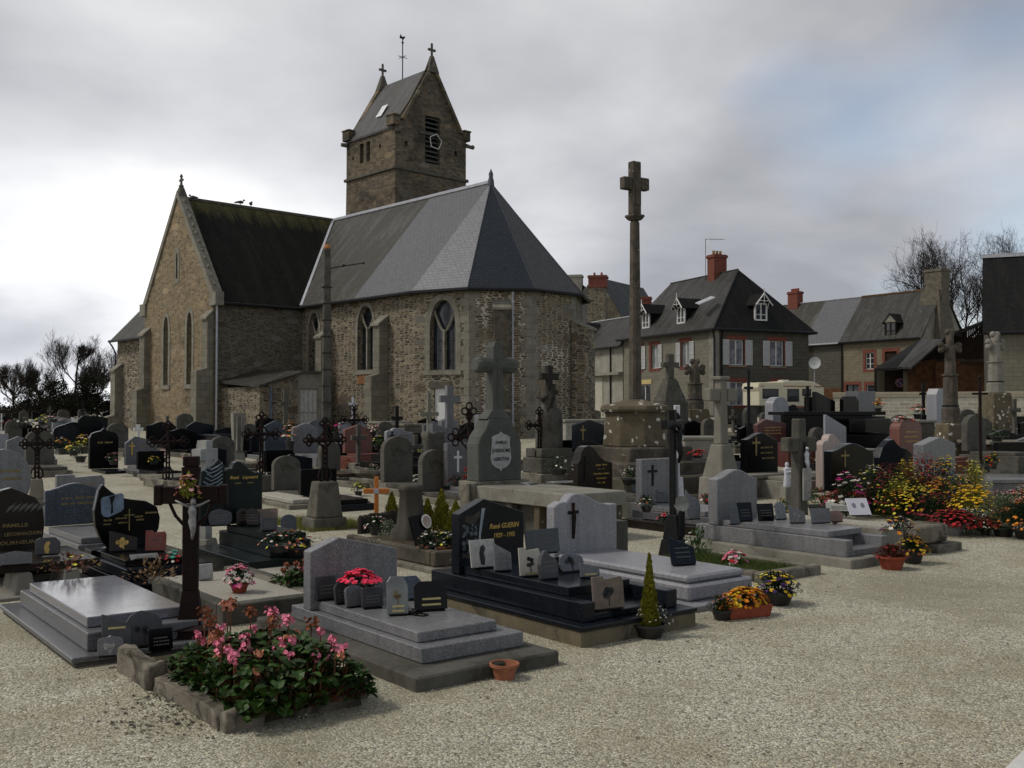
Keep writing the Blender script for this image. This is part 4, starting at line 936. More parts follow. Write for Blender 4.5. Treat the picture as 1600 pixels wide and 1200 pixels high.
def addchim(px0, px1, py0, py1, Y, m, lab, **k):
    p = at((px0+px1)/2, py1, Y); w_ = (px1-px0)/1600*Y; top = at(0, py0, Y).z
    M = Matrix.Rotation(R(32), 3, 'Z'); l = M @ (p - HP)
    return chimney(h3, l.x, l.y, l.z, top - HP.z, w_*.86, w_*.6, m, rz=32-12, **k)
addchim(917, 949, 446, 512, 79.5, RUB, '', cap=RUB); addchim(918, 951, 431, 450, 79.4, BRICK, '', pots=2)
addchim(887, 912, 430, 500, 86, RENDER, ''); addchim(1001, 1019, 464, 500, 80, BRICK, '')
g = MB(); M = Matrix.Rotation(R(32), 3, 'Z')
def loc3(px, py, Y): return tuple(M @ (at(px, py, Y) - HP))
g.slab4([loc3(878, 515, 86), loc3(922, 515, 82), loc3(921, 452, 84), loc3(903, 440, 88)], .15); roofuv(g.build('rear_roof', SLATEH, h3))
g = MB(); g.add([loc3(878, 512, 86), loc3(985, 512, 83.5), loc3(985, 660, 83.5), loc3(878, 660, 86)], [(0, 3, 2, 1)]); g.build('wall', RUBD, h3)

# ---- right hand row
def rowpt(px, py, Y): return at(px, py, Y)
RP = at(1442, 640, 72); RP.z = G(RP.x, 72) - 1.2; RZ = 180 - 55            # local +x = direction going left and away
class LocalRow: pass
rdir = Vector((-math.sin(R(35)), math.cos(R(35)), 0))
# local frame: x from the right end towards the left/away end; facade normal towards camera
rzr = math.degrees(math.atan2(rdir.y, rdir.x)); 
h5 = empty('old_stone_house', RP, rzr, 'old tan stone house with red brick window frames, small dormer and huge end chimney', 'house')
h4 = empty('slate_roofed_house', RP, rzr, 'grey block house between hipped and tan houses, roof half pale slate half mossy', 'house')
E = at(1442, 528, 72).z - RP.z; RG_ = at(1442, 455, 75).z - RP.z; dp_ = 5.2
# facade is on the local -? side: facade line y=0, building towards -y (away from the camera)
WR = wallframe((13.5, 0), (0, 0))   # outside to the right of p0->p1
def toR(px, py):  # facade u coordinate for a pixel column
    r = (px-800)/1600; t = (RP.x - r*RP.y) / (r*rdir.y - rdir.x); return 13.5 - t
x5 = toR(1315, 0); xe = 13.5
def fz(py, px):
    t = 13.5 - toR(px, 0); Y = RP.y + rdir.y*t; return at(px, py, Y).z - RP.z
hs5 = [rect(toR(1353,0), toR(1366,0), fz(577,1360), fz(551,1360)), rect(toR(1383,0)+.0, toR(1402,0), fz(572,1392), fz(549,1392)), rect(toR(1322,0), toR(1342,0), fz(640,1332), fz(601,1332)), rect(toR(1354,0), toR(1370,0), fz(640,1362), fz(601,1362))]
roofuv(MB().wall((13.5-x5, 0), (0, 0), rect(0, 13.5-x5, -1, E), [[(a-x5, b) for a, b in h] for h in hs5], .2).build('wall', BLOCKT, h5))
u0 = hs5[0][0][0]; house_window(h5, WR, u0, hs5[0][0][1], hs5[0][1][0]-u0, hs5[0][2][1]-hs5[0][0][1], None, BRICK, WHITE, glass=GLASS, cross=2, d=.12)
u0 = hs5[1][0][0]; house_window(h5, WR, u0, hs5[1][0][1], hs5[1][1][0]-u0, hs5[1][2][1]-hs5[1][0][1], None, BRICK, OAK, glass=OAK, d=.12)
for k_ in (2, 3):
    u0 = hs5[k_][0][0]; house_window(h5, WR, u0, hs5[k_][0][1], hs5[k_][1][0]-u0, hs5[k_][2][1]-hs5[k_][0][1], None, BRICK, OAK if k_ == 2 else WHITE, glass=GLASS, d=.14, panes=1 if k_ == 3 else 2)
MB().wall((0, 0), (0, -dp_), [(0, -1), (dp_, -1), (dp_, E), (dp_/2, RG_), (0, E)]).build('gable_wall', RENDER, h5)
def rr4(xa, xb, m, par, e=E, r=RG_, name='roof'):
    hroof([(xb, .3, e), (xa, .3, e), (xa, -dp_/2, r), (xb, -dp_/2, r)], m, par, name); hroof([(xa, -dp_-.3, e), (xb, -dp_-.3, e), (xb, -dp_/2, r), (xa, -dp_/2, r)], m, par, name)
rr4(-.1, 13.5-x5, SLATEH, h5)
g = MB(); g.tube([(-.1, -dp_/2, RG_+.03), (13.5-x5, -dp_/2, RG_+.03)], .09, 5); g.build('ridge_tiles', plain('mossy red ridge tile', (.10,.06,.035), .9, var=.5), h5)
dm = dormer(h5, (13.5-toR(1392, 0), -.02, E+.30), (0, 1), .95, 1.05, 1.0, deco=False, wood=OAK)
chimney(h5, .35, -dp_/2+.2, E-.2, at(0, 422, 74).z - RP.z, 1.35, 1.0, oldstone('mossy chimney render', (.15,.13,.10), (.08,.07,.05), amt=.4), None)
g = MB(); g.add([(0.02, -dp_/2-1.1, E), (1.6, .1, E-.3), (1.4, -dp_/2+1.2, E+1.9), (.2, -dp_/2, RG_+.1)], [(0,1,2,3)]); 
g = MB(); g.taper(.5, -dp_/2+.3, 2.2, 1.9, 1.4, 1.05, E-.3, RG_-.1); g.build('chimney_shoulder', oldstone('mossy chimney render', (1,1,1), (1,1,1)), h5)
g = MB(); g.tube([(13.5-x5, .35, E), (0, .35, E)], .06, 6); g.tube([(13.5-x5-.1, .08, E), (13.5-x5-.1, .08, -1)], .06, 6); g.build('gutter', DARKM, h5)
# h4
x4 = 0.0; e4 = fz(537, 1262)
roofuv(MB().wall((16.5, .0), (13.5-x5+.01, .0), rect(0, 16.5-(13.5-x5+.01), -1, E-.1), [rect(16.5-13.5+toR(1263,0), 16.5-13.5+toR(1272,0), fz(566,1268), fz(541,1268))], .2).build('wall', BLOCK, h4))
WR4 = wallframe((16.5, 0), (0, 0)); ux = 3+toR(1263, 0); house_window(h4, WR4, ux, fz(566,1268), toR(1272,0)-toR(1263,0), fz(541,1268)-fz(566,1268), None, None, WHITE, glass=GLASSL, d=.1)
g = MB(); ug = 3+toR(1274, 0); barw(g, WR4, ug, ug+2.4, -.9, fz(607,1290), -.05, .02); g.build('garage_door', OAKR, h4)
xm = 13.5 - toR(1258, 0)
rr4(13.5-x5+.004, xm, SLATEL, h4); rr4(xm+.003, 17.5, SLATEO, h4)
g = MB(); g.tube([(17.5, -dp_/2, RG_+.04), (13.5-x5, -dp_/2, RG_+.04)], .06, 4); g.build('ridge_flashing', LEAD, h4)
g = MB(); g.tube([(16.5, .35, E-.02), (13.5-x5, .35, E-.02)], .06, 6); g.build('gutter', LEAD, h4)
chimney(h4, 13.5-toR(1232, 0)+1.4, -dp_/2, RG_-.4, at(0, 455, 84).z - RP.z, 1.0, .7, BRICK, BRICK, 5)
# satellite dish on a post
P = at(1273, 640, 70); P.z = G(P.x, 70) - .8
dish = empty('satellite_dish', P, 0, 'pale round satellite dish on a thin post behind the caravan', 'satellite dish')
zt = at(0, 567, 70).z - P.z; m = MB(); m.tube([(0, 0, 0), (0, 0, zt)], .03, 6); m.build('post', LEAD, dish)
m = MB(); n = 14
for i in range(4):
    pass
rg_ = [(.0, .10), (.15, .085), (.3, .04), (.4, 0)]; pts = []; b = MB()
for r_, y_ in rg_:
    for k in range(n): a = 2*math.pi*k/n; b.v.append((r_*math.cos(a), y_, r_*1.1*math.sin(a)))
for i in range(3):
    for k in range(n): k2 = (k+1) % n; b.f.append((i*n+k, i*n+k2, (i+1)*n+k2, (i+1)*n+k))
b.build('dish', plain('satellite dish paint', (.36,.38,.38), .5, var=.1), dish, loc=(0, -.08, zt), rot=(R(-15), 0, R(-20)), smooth=2)

# ---- barns at the right
BP = at(1395, 640, 62); BP.z = G(BP.x, 62) - 1.0
barn = empty('timber_barn', BP, -8, 'dark brown plank barn with low sloping slate lean-to roofs', 'barn')
def lb(px, py, Y): return tuple(Matrix.Rotation(R(8), 3, 'Z') @ (at(px, py, Y) - BP))
def quad(mb, *p): mb.add([lb(*q) for q in p], [(0, 1, 2, 3)]); return mb
g = MB()
PL = []
def planks(name, pxa, pxb, ytl, ytr, yb, Y, m, par, n):
    mb = MB(); rr = random.Random(int(pxa))
    for i in range(n):
        a, b = pxa+(pxb-pxa)*i/n, pxa+(pxb-pxa)*(i+1)/n; ya = ytl+(ytr-ytl)*i/n; yb_ = ytl+(ytr-ytl)*(i+1)/n; d = rr.uniform(0, .03)
        mb.slab4  # planks standing side by side with small gaps
        A = [lb(a+.15, ya, Y-d), lb(b-.1, yb_, Y-d), lb(b-.1, yb, Y-d), lb(a+.15, yb, Y-d)]; C = [lb(a+.15, ya, Y+.1), lb(b-.1, yb_, Y+.1), lb(b-.1, yb, Y+.1), lb(a+.15, yb, Y+.1)]
        mb.add(A + C, [(3,2,1,0),(0,1,5,4),(1,2,6,5),(3,0,4,7)])
    o = mb.build(name, m, par); return o
planks('plank_wall', 1382, 1410, 576, 576, 660, 63, OAK, barn, 10)
planks('plank_wall', 1419, 1462, 570, 560, 655, 61, OAKR, barn, 14)
planks('plank_wall', 1462, 1545, 566, 563, 655, 60.5, OAKR, barn, 22)
planks('upper_plank_wall', 1480, 1543, 522, 500, 562, 60.9, OAK, barn, 22)
g = MB(); quad(g, (1370, 570, 64), (1370, 660, 64), (1384, 660, 64), (1384, 570, 64)); g.build('stone_pier', BLOCKT, barn) and None
g = MB(); g.slab4([lb(1411, 570, 61.5), lb(1411, 570, 61.2), lb(1419, 570, 61.2), lb(1419, 570, 61.5)], 4.5); g.build('post', BLOCKT, barn)
g = MB(); g.slab4([lb(1366, 576, 62.5), lb(1424, 574, 60.5), lb(1472, 531, 63), lb(1436, 531, 67)], .14); roofuv(g.build('lean_to_roof', SLATED, barn))
g = MB(); g.slab4([lb(1403, 573, 61), lb(1424, 574, 60), lb(1474, 530, 60.3), lb(1440, 529, 63)], .12); roofuv(g.build('lean_to_roof', SLATEH, barn))
g = MB(); g.slab4([lb(1462, 565, 60.7), lb(1548, 563, 60.2), lb(1548, 559, 60.7), lb(1462, 561, 61.2)], .15); g.build('eaves_board', OAK, barn)
g = MB(); g.slab4([lb(1478, 528, 60.4), lb(1546, 500, 60.2), lb(1550, 495, 66), lb(1490, 519, 66)], .12); roofuv(g.build('upper_roof', SLATED, barn))
g = MB(); quad(g, (1424, 574, 61.4), (1545, 574, 61.4), (1545, 530, 61.6), (1480, 524, 61.6)); quad(g, (1366, 660, 64.5), (1545, 660, 62.5), (1545, 560, 62.5), (1366, 575, 64.5)); g.build('shaded_interior_wall', SHADEFILL, barn)  # near-black sheets paint in the shade inside the barn
n_ = MB(); 
sg = MB(); sg.lathe([(.0, 0), (.27, 0), (.27, .02), (.0, .02)], 0, 0, 20)
o = sg.build('road_sign', plain('road sign blue', (.03,.05,.16), .5), None, loc=at(1406, 598, 62.6), rot=(R(90), 0, R(-5))); tag(o, 'small round sign with a pale ring on the brown planks', 'sign')
sg = MB()
for k in range(20):
    a, b = 2*math.pi*k/20, 2*math.pi*(k+1)/20; sg.add([(.27*math.cos(a), .27*math.sin(a), .024), (.27*math.cos(b), .27*math.sin(b), .024), (.2*math.cos(b), .2*math.sin(b), .024), (.2*math.cos(a), .2*math.sin(a), .024)], [(0,1,2,3)])
sg.add([(-.19,.13,.026), (-.13,.19,.026), (.19,-.13,.026), (.13,-.19,.026)], [(3,2,1,0)]); sg.build('sign_ring', plain('pale worn red ring', (.30,.14,.13), .6), o)
# big barn at the right edge
GP = at(1545, 640, 52); GP.z = G(GP.x, 52) - 1.0
gb = empty('stone_barn', GP, -23, 'large block walled barn with steep dark roof cut by the right edge', 'barn')
ez5 = at(1545, 521, 52).z - GP.z; rz5 = at(1548, 400, 55).z - GP.z
roofuv(MB().wall((0, 0), (12, 0), rect(0, 12, -1, ez5)).build('wall', blockwall('grey green block wall', (.15,.14,.105), (.175,.165,.125), (.105,.10,.08)), gb)); roofuv(MB().wall((0, 6.4), (0, 0), [(0, -1), (6.4, -1), (6.4, ez5), (3.2, rz5-.1), (0, ez5)]).build('gable_wall', BLOCK, gb))
hroof([(-.25, -.3, ez5), (12, -.3, ez5), (12, 3.2, rz5), (-.1, 3.2, rz5)], SLATED, gb); hroof([(12, 6.7, ez5), (-.1, 6.7, ez5), (-.1, 3.2, rz5), (12, 3.2, rz5)], SLATED, gb)
g = MB(); g.tube([(-.1, -.34, ez5), (12, -.34, ez5)], .07, 6); g.build('gutter', DARKM, gb); g = MB(); g.slab4([(-.12, 3.0, rz5+.06), (12, 3.0, rz5+.06), (12, 3.4, rz5+.06), (-.12, 3.4, rz5+.06)], .2); g.build('ridge_flashing', LEAD, gb)

# ---- cemetery wall: courses of pale blocks with a coping
WA0 = at(1303, 640, 50); WA1 = at(1660, 640, 47); WA0.z = WA1.z = 0
d = (WA1 - WA0); Lw = d.length; zt0 = at(0, 613, 50).z; zb = 1.0; wr = math.degrees(math.atan2(d.y, d.x))
cw_ = empty('cemetery_wall', (WA0.x, WA0.y, 0), wr, 'low pale stone wall with block coping behind the right hand graves', 'wall')
roofuv(MB().box(0, Lw, 0, .35, zb, zt0-.27).build('wall_body', blockwall('white jointed wall', (.40,.38,.32), (.26,.23,.17), (.55,.53,.47), .5, .17, st=.7), cw_))
roofuv(MB().box(-.05, Lw, -.04, .39, zt0-.268, zt0).build('coping', blockwall('coping blocks', (.33,.295,.225), (.27,.24,.18), (.16,.15,.12), 1.3, .4, st=.7), cw_, bevel=.02))
# ---- caravan
CP = at(1186, 640, 54); CP.z = G(CP.x, 54) + .02
cv = empty('caravan', CP, 12, 'cream touring caravan with brown stripes and dark windows parked behind the wall', 'caravan')
CRM = plain('cream caravan paint', (.50,.465,.33), .45, var=.08, bmp=0); STR = plain('brown red stripe', (.22,.08,.05), .5)
Lc = 3.75; Hc = at(0, 595, 54).z - CP.z; wd = 2.0
prof = [(0, .55), (Lc-.3, .5), (Lc, .75), (Lc+.02, 1.5), (Lc-.22, Hc-.22), (Lc-.6, Hc-.04), (Lc*.68, Hc+.02), (Lc*.38, Hc), (Lc*.36, Hc-.06), (.02, Hc-.08), (-.08, Hc-.35), (0, 1.3)]
m = MB(); m.plate(prof, 0, wd); m.build('body', CRM, cv, bevel=.03)
for (a0, a1, b0, b1) in ((.2, 1.12, Hc-.95, Hc-.42), (1.62, 2.3, Hc-1.1, Hc-.42), (2.48, 3.0, Hc-.8, Hc-.42)):
    f = MB(); f.box(a0, a1, -.02, .0, b0, b1); f = f.build('window', DARKM, cv, bevel=.008); g = MB(); g.box(a0+.03, a1-.03, -.026, -.021, b0+.03, b1-.03); g.build('pane', GLASS, f)
b = MB(); b.tube([(.22, -.04, Hc-.98), (1.12, -.04, Hc-.98)], .025, 5); b.build('window_rail', WHITE, cv)
for (a0, a1, z, mm) in ((1.4, 3.0, Hc-.3, STR), (3.2, 3.7, Hc-.32, STR), (.1, .28, Hc-.3, STR), (2.1, 3.0, Hc-1.42, STR)):
    b = MB(); b.box(a0, a1, -.012, -.002, z, z+.05); b.build('stripe', mm, cv)
b = MB(); b.lathe([(.3, 0), (.3, .18), (.2, .2)], 0, 0, 16); b.build('wheel', DARKM, cv, loc=(1.95, .18, .32), rot=(R(90), 0, 0))
b = MB(); b.tube([(Lc-.1, wd/2, .5), (Lc+.9, wd/2, .45)], .05, 6); b.build('drawbar', DARKM, cv); b = MB(); b.box(Lc*.5-.2, Lc*.5+.2, .7, 1.2, Hc, Hc+.08); b.build('roof_vent', WHITE, cv, bevel=.02)
b = MB(); b.tube([(Lc+.1, .5, .5), (Lc+.1, .5, -.1)], .04, 5); b.tube([(.2, .3, .5), (.2, .3, -.1)], .04, 5); b.build('leg', DARKM, cv)
# ------------------------------------------------------------ grave builders
def outl(kind):
    def arc(cx, cy, rx, ry, a0, a1, n=8): return [(cx + rx*math.cos(R(a0+(a1-a0)*i/n)), cy + ry*math.sin(R(a0+(a1-a0)*i/n))) for i in range(n+1)]
    K = {
     'rect': [(0,0),(1,0),(1,1),(0,1)],
     'gable': [(0,0),(1,0),(1,.82),(.5,1),(0,.82)],
     'peak_left': [(0,0),(1,0),(1,.80),(.30,1),(0,.76)],
     'slope': [(0,0),(1,0),(1,.62),(.05,1),(0,1)],
     'arch': [(0,0),(1,0)] + arc(.5,.72,.5,.28,0,180,12),
     'round': arc(.5,.5,.5,.5,-55,235,20),
     'wave': [(0,0),(1,0),(1,.82)] + [(1-.1*i, .82+.18*sst(i/5) if i < 6 else 1-.16*sst((i-5)/5)) for i in range(1,10)] + [(0,.84)],
     'wave_left': [(0,0),(1,0),(1,.80),(.85,.80),(.7,.84),(.6,.9),(.5,.96),(.42,.99),(.34,1),(.27,.98),(.22,.93),(.2,.88),(.12,.89),(.05,.86),(0,.82)],
     'shoulder_left': [(0,0),(1,0),(1,.62),(.8,.66),(.62,.76),(.52,.88),(.44,.96),(.33,1),(.2,.97),(.1,.86),(.07,.7),(.0,.62)],
     'twin': [(0,0),(1,0),(1,.75),(.93,.86),(.8,.9),(.62,.93),(.5,1),(.4,.93),(.2,.9),(.07,.86),(0,.75)],
     'leaf': [(.2,0),(.88,0),(1,.25),(1.02,.42),(.97,.6),(.8,.7),(.55,.74),(.4,.78),(.25,.88),(.12,1),(.06,.9),(0,.6),(.02,.35),(.1,.15)],
     'blob': [(.1,0),(.86,0),(.97,.2),(1,.45),(.97,.7),(.85,.84),(.66,.92),(.45,1),(.3,.97),(.15,.88),(.02,.7),(0,.4),(.03,.15)],
     'clipped': [(0,0),(1,0),(1,.7),(.8,1),(.18,1),(0,.85)],
     'stepped': [(0,0),(1,0),(1,.8),(.93,.95),(.38,.9),(.36,1),(0,1)],
     'flame': [(.05,0),(.95,0),(1,.4),(.95,.6),(.8,.72),(.62,.78),(.5,.9),(.42,1),(.3,.97),(.12,.8),(.02,.5)],
    }
    return K[kind]
def plate_at(mb, kind, x0, z0, w, h, y0, t):
    return mb.plate([(x0 + u*w, z0 + v*h) for u, v in outl(kind)], y0, y0 + t)
def cross_mb(mb, x, z0, h, w, t, th, y0, arm=.68, flare=0):
    """latin cross in x,z: shaft thickness t, depth th"""
    za = z0 + h*arm
    if flare:
        f = flare
        P = [(x-t/2-f*.2,z0),(x+t/2+f*.2,z0),(x+t/2,za-t/2),(x+w/2,za-t/2-f),(x+w/2,za+t/2+f),(x+t/2,za+t/2),(x+t/2+f,z0+h),(x-t/2-f,z0+h),(x-t/2,za+t/2),(x-w/2,za+t/2+f),(x-w/2,za-t/2-f),(x-t/2,za-t/2)]
    else:
        P = [(x-t/2,z0),(x+t/2,z0),(x+t/2,za-t/2),(x+w/2,za-t/2),(x+w/2,za+t/2),(x+t/2,za+t/2),(x+t/2,z0+h),(x-t/2,z0+h),(x-t/2,za+t/2),(x-w/2,za+t/2),(x-w/2,za-t/2),(x-t/2,za-t/2)]
    return mb.plate(P, y0, y0+th)
GR = 'tombs of the churchyard'
def solveW(p, pr, rz):
    c, s = math.cos(R(rz)), math.sin(R(rz)); r = (pr-800)/1600; return (r*p.y - p.x) / (c - r*s)
def stone(label, pl, pr, yt, yb, Y, m, kind='gable', L=1.5, slab=None, cat='gravestone', name='granite_gravestone', rz=38, t=.12, lower=None, cross=None, lines=0, lm=None, tiers=1, group=GR, bev=.008, footh=None):
    """a headstone whose front spans the pixel columns pl..pr, with its slab in front"""
    p = at(pl, yb, Y); g = G(p.x, Y); W = solveW(p, pr, rz); H = (yb-yt)/1600*Y; zb = p.z - g
    o = empty(name, (p.x, p.y, g), rz, label, cat, group)
    zb = max(zb, .04)
    hs = plate_at(MB(), kind, 0, zb, W, H, 0, t).build('headstone', m, o, bevel=bev)
    sm = slab or m; top = zb + .0
    if L:
        th = .07; w0 = W*.06
        MB().box(w0, W-w0, -L, -.005, top-th, top-.004).build('slab', sm, o, bevel=.006)
        MB().box(-W*.04, W*1.04, -L-.1, t+.04, -.12, top-th-.002 if tiers == 1 else (top-th)*.55).build('base', lower or sm, o, bevel=.008)
        if tiers == 2: MB().box(W*.0, W*1.0, -L-.05, t+.02, (top-th)*.55+.002, top-th-.002).build('base', sm, o, bevel=.006)
    else:
        MB().box(-.05, W+.05, -.08, t+.08, -.12, zb-.002).build('base', lower or sm, o, bevel=.008)
    if cross:
        cm, cx, cz, ch, cw = cross
        cross_mb(MB(), W*cx, zb+H*cz, H*ch, H*cw, H*ch*.11, .012, -.0135, .7).build('relief_cross', cm, hs)
    if lines:
        rr = random.Random(int(pl*7+yt)); mb = MB(); x0 = W*(.42 if cross else .2); x1 = W*.9
        for i in range(lines):
            z = zb + H*(.62 - i*.13); x = x0 + rr.uniform(0, .08)*W
            while x < x1 - rr.uniform(0, .12)*W:
                q = rr.uniform(.012, .03); mb.box(x, x+q*.55, -.004, .0, z, z+H*.05*rr.uniform(.7, 1)); x += q*.8 if rr.random() < .8 else q*1.8
        mb.build('worn_inscription', lm or DULLG, hs)
    o['W'] = W; o['H'] = H; o['zb'] = zb
    return o, hs, W, H, zb
def tombat(label, px, py, rz=38, name='granite_tomb', cat='tomb', group=GR, h=0):
    p = gp(px, py); return empty(name, p, rz, label, cat, group)
def box(o, name, m, x0, x1, y0, y1, z0, z1, bev=.006): return MB().box(x0, x1, y0, y1, z0, z1).build(name, m, o, bevel=bev)

# ================= foreground row
# grey tomb in the middle
T = tombat('mid grey granite tomb with peaked headstone in the centre foreground', 651, 1083)
box(T, 'concrete_footing', CONCD, 0, 1.13, 0, 2.3, -.1, .09, .012); box(T, 'base', GG, .2, 1.02, .25, 2.1, .092, .19); box(T, 'slab', GG, .26, .9, .39, 1.78, .192, .26)
hs = MB().plate([(.2,.192),(.96,.192),(.96,.60),(.44,.72),(.2,.63)], 1.78, 1.9).build('headstone', GG, T, bevel=.006)
T1 = T
# blue-black tomb with gilt name
T = tombat('blue black tomb with gilt name and many plaques beside the central grey one', 910, 1013); T2 = T
box(T, 'concrete_footing', oldstone('brown stained concrete', (.17,.14,.09), (.09,.08,.055), dk=.52, amt=.42), 0, 1.2, .0, 2.3, -.1, .115, .012)
box(T, 'base', GBB, -.015, 1.2, -.015, 2.25, .117, .15)
box(T, 'side_rail', GBB, .1, .22, .1, 2.1, .152, .29); box(T, 'side_rail', GBB, .97, 1.09, .1, 2.1, .152, .29); box(T, 'step', GBB, .222, .968, .12, .5, .152, .20); box(T, 'infill', GBB, .222, .968, .502, 2.1, .152, .285)
box(T, 'slab', GBB, .19, .84, .37, 1.74, .291, .36)
hs = MB().plate([(.15,.292),(.86,.292),(.86,.78),(.42,.92),(.15,.80)], 1.74, 1.86).build('headstone', GBB, T, bevel=.006)
sw = MB(); sw.plate([(.35,.40),(.365,.40),(.375,.62),(.42,.84),(.385,.84),(.355,.62)], 1.733, 1.7385); sw.build('carved_band', plain('frosted grey carving', (.22,.25,.28), .7), hs)
em = MB(); rr = random.Random(5)
for i in range(34):
    x, z = rr.uniform(.19, .33), rr.uniform(.42, .70); r_ = rr.uniform(.008, .022); em.plate([(x+r_*math.cos(a*.9), z+r_*math.sin(a*.9)) for a in range(7)], 1.735, 1.7388)
em.build('etched_flowers', plain('etched grey picture', (.085,.10,.11), .6, var=.5, scale=30), hs)
em = MB(); em.plate([(.2,.74),(.3,.70),(.37,.78),(.36,.82),(.28,.78),(.22,.79)], 1.735, 1.7388); em.plate([(.18,.43),(.33,.40),(.33,.42),(.18,.47)], 1.735, 1.7388); em.build('etched_leaf', plain('etched dull brown', (.05,.045,.035), .6), hs)
text('René GUERIN', .062, GOLD, hs, .63, 1.736, .655, shear=.25, width=.33); text('1929 - 1992', .055, GOLD, hs, .63, 1.736, .575, shear=.15, width=.23)
# pale grey tomb with bronze crucifix
p = at(1077, 939, 8.8); T = empty('granite_tomb', (p.x, 8.8, 0), 38, 'pale grey tomb with curved headstone bearing a small bronze crucifix', 'tomb', GR); T3 = T
box(T, 'footing', GGL, -.12, .98, -.16, 2.15, -.1, .05); box(T, 'base', GGL, 0, .85, 0, 2.05, .052, .19, .02); box(T, 'slab', GGL, .05, .8, .06, 1.8, .192, .26, .02)
hs = plate_at(MB(), 'wave_left', .02, .192, .86, .655, 1.8, .13).build('headstone', GGL, T, bevel=.012)
c = MB(); cross_mb(c, .26, .40, .36, .13, .022, .014, 1.78, .73, .006); c.plate([(.25,.44),(.27,.44),(.285,.62),(.26,.72),(.24,.62)], 1.772, 1.779); c.build('bronze_crucifix', IRON, hs)
text('LEROY', .05, DULLG, hs, .62, 1.797, .62) if False else None
box(T, 'back_block', CONCD, .78, 1.1, 1.86, 2.1, -.05, .52)
# curbed grass plot to its right
p = gp(1284, 897); T = empty('curbed_grave', p, 38, 'low curbed grave plot full of grass between two granite tombs', 'grave', GR)
for nm, a in (('curb', (0-.95, .0, 0, .12)), ('curb', (-.95, -.83, .125, 1.7)), ('curb', (-.12, .0, .125, 1.7))): box(T, nm, CURB, a[0], a[1], a[2], a[3], -.1, .10, .015)
box(T, 'soil', SOIL, -.825, -.125, .125, 1.7, -.1, .045, 0); TG1 = T
# right foreground grey tomb
T = tombat('long grey granite tomb at the path edge with curved headstone and open front', 1330, 890); T5 = T
box(T, 'footing', CONC, 0, 1.0, 0, 2.45, -.1, .10, .01); box(T, 'side_rail', GG, .13, .25, .14, 2.3, .102, .28); box(T, 'side_rail', GG, .80, .92, .14, 2.3, .102, .28); box(T, 'step', GG, .252, .798, .15, .5, .102, .17); box(T, 'infill', GG, .252, .798, .502, 2.3, .102, .275)
box(T, 'slab', GG, .2, .84, .42, 1.95, .282, .35)
hs = plate_at(MB(), 'wave', .14, .284, .76, .67, 1.95, .16).build('headstone', GG, T, bevel=.01)
# left foreground pale polished tomb
T = tombat('wide low tomb with a shiny pale polished top in the left foreground', 112, 1046, 37); T6 = T
box(T, 'footing', CONCD, 0.02, 1.08, .02, 2.3, -.1, .03, .01); box(T, 'base', GGD, 0, 1.1, 0, 2.35, .031, .07); box(T, 'surround', GGD, .13, .98, .13, 2.2, .072, .195); box(T, 'slab', GSLAB, .17, .85, .30, 2.05, .197, .27)
# rust crucifix
p = gp(297, 1008); X = empty('iron_crucifix', p, 8, 'tall dark rust red crucifix with a flower bunch in the left foreground', 'crucifix', 'grave crosses')
m = MB(); m.taper(0, 0, .34, .3, .31, .27, -.05, .13); m.taper(0, 0, .36, .32, .2, .18, .13, .155); m.build('pedestal', RUST, X, bevel=.008)
H = at(0, 713, p.y).z - p.z; za = at(0, 773, p.y).z - p.z; m = MB()
m.taper(0, 0, .17, .13, .11, .08, .155, .4); m.taper(0, 0, .105, .08, .11, .08, .4, za-.25); m.box(-.055, .055, -.04, .04, za-.25, za-.07); m.taper(0, 0, .1, .08, .13, .08, za+.07, za+.20); m.taper(0, 0, .12, .08, .08, .07, za+.20, H-.07); m.box(-.055, .055, -.04, .04, H-.07, H)
m.build('upright', RUST, X, bevel=.006)
m = MB(); m.box(-.2, .2, -.038, .038, za-.062, za+.062); m.box(-.255, -.2, -.045, .045, za-.072, za+.072); m.box(.2, .255, -.045, .045, za-.072, za+.072)
m.build('arm', RUST, X, bevel=.006)
m = MB()
for s in (-1, 1):
    m = MB(); m.tube([(s*.05, 0, za-.22), (s*.11, 0, za-.15), (s*.15, 0, za-.06)], .013, 5); m.build('scroll', RUST, X)
def christ(parent, x, y, z, h, m, arms=True):
    """small crucified figure: head, torso, loincloth, legs together"""
    f = MB(); a = h
    f.ball((x+.02*a, y-.05*a, z+.93*a), .075*a, 8, 1, 1, 1.15); f.tube([(x, y-.03*a, z+.86*a), (x, y-.04*a, z+.80*a), (x, y-.045*a, z+.68*a), (x+.01*a, y-.04*a, z+.55*a), (x, y-.05*a, z+.44*a), (x+.03*a, y-.09*a, z+.24*a), (x, y-.04*a, z+.02*a)], [.035*a, .085*a, .105*a, .08*a, .10*a, .065*a, .03*a], 8)
    if arms:
        for s in (-1, 1): f.tube([(x+s*.07*a, y-.04*a, z+.80*a), (x+s*.22*a, y-.03*a, z+.86*a), (x+s*.40*a, y-.02*a, z+.95*a)], [.04*a, .032*a, .022*a], 6)
    return f.build('christ_figure', m, parent, smooth=2)
christ(X, .02, -.06, za-.32, .30, PEWTER); XCR = X
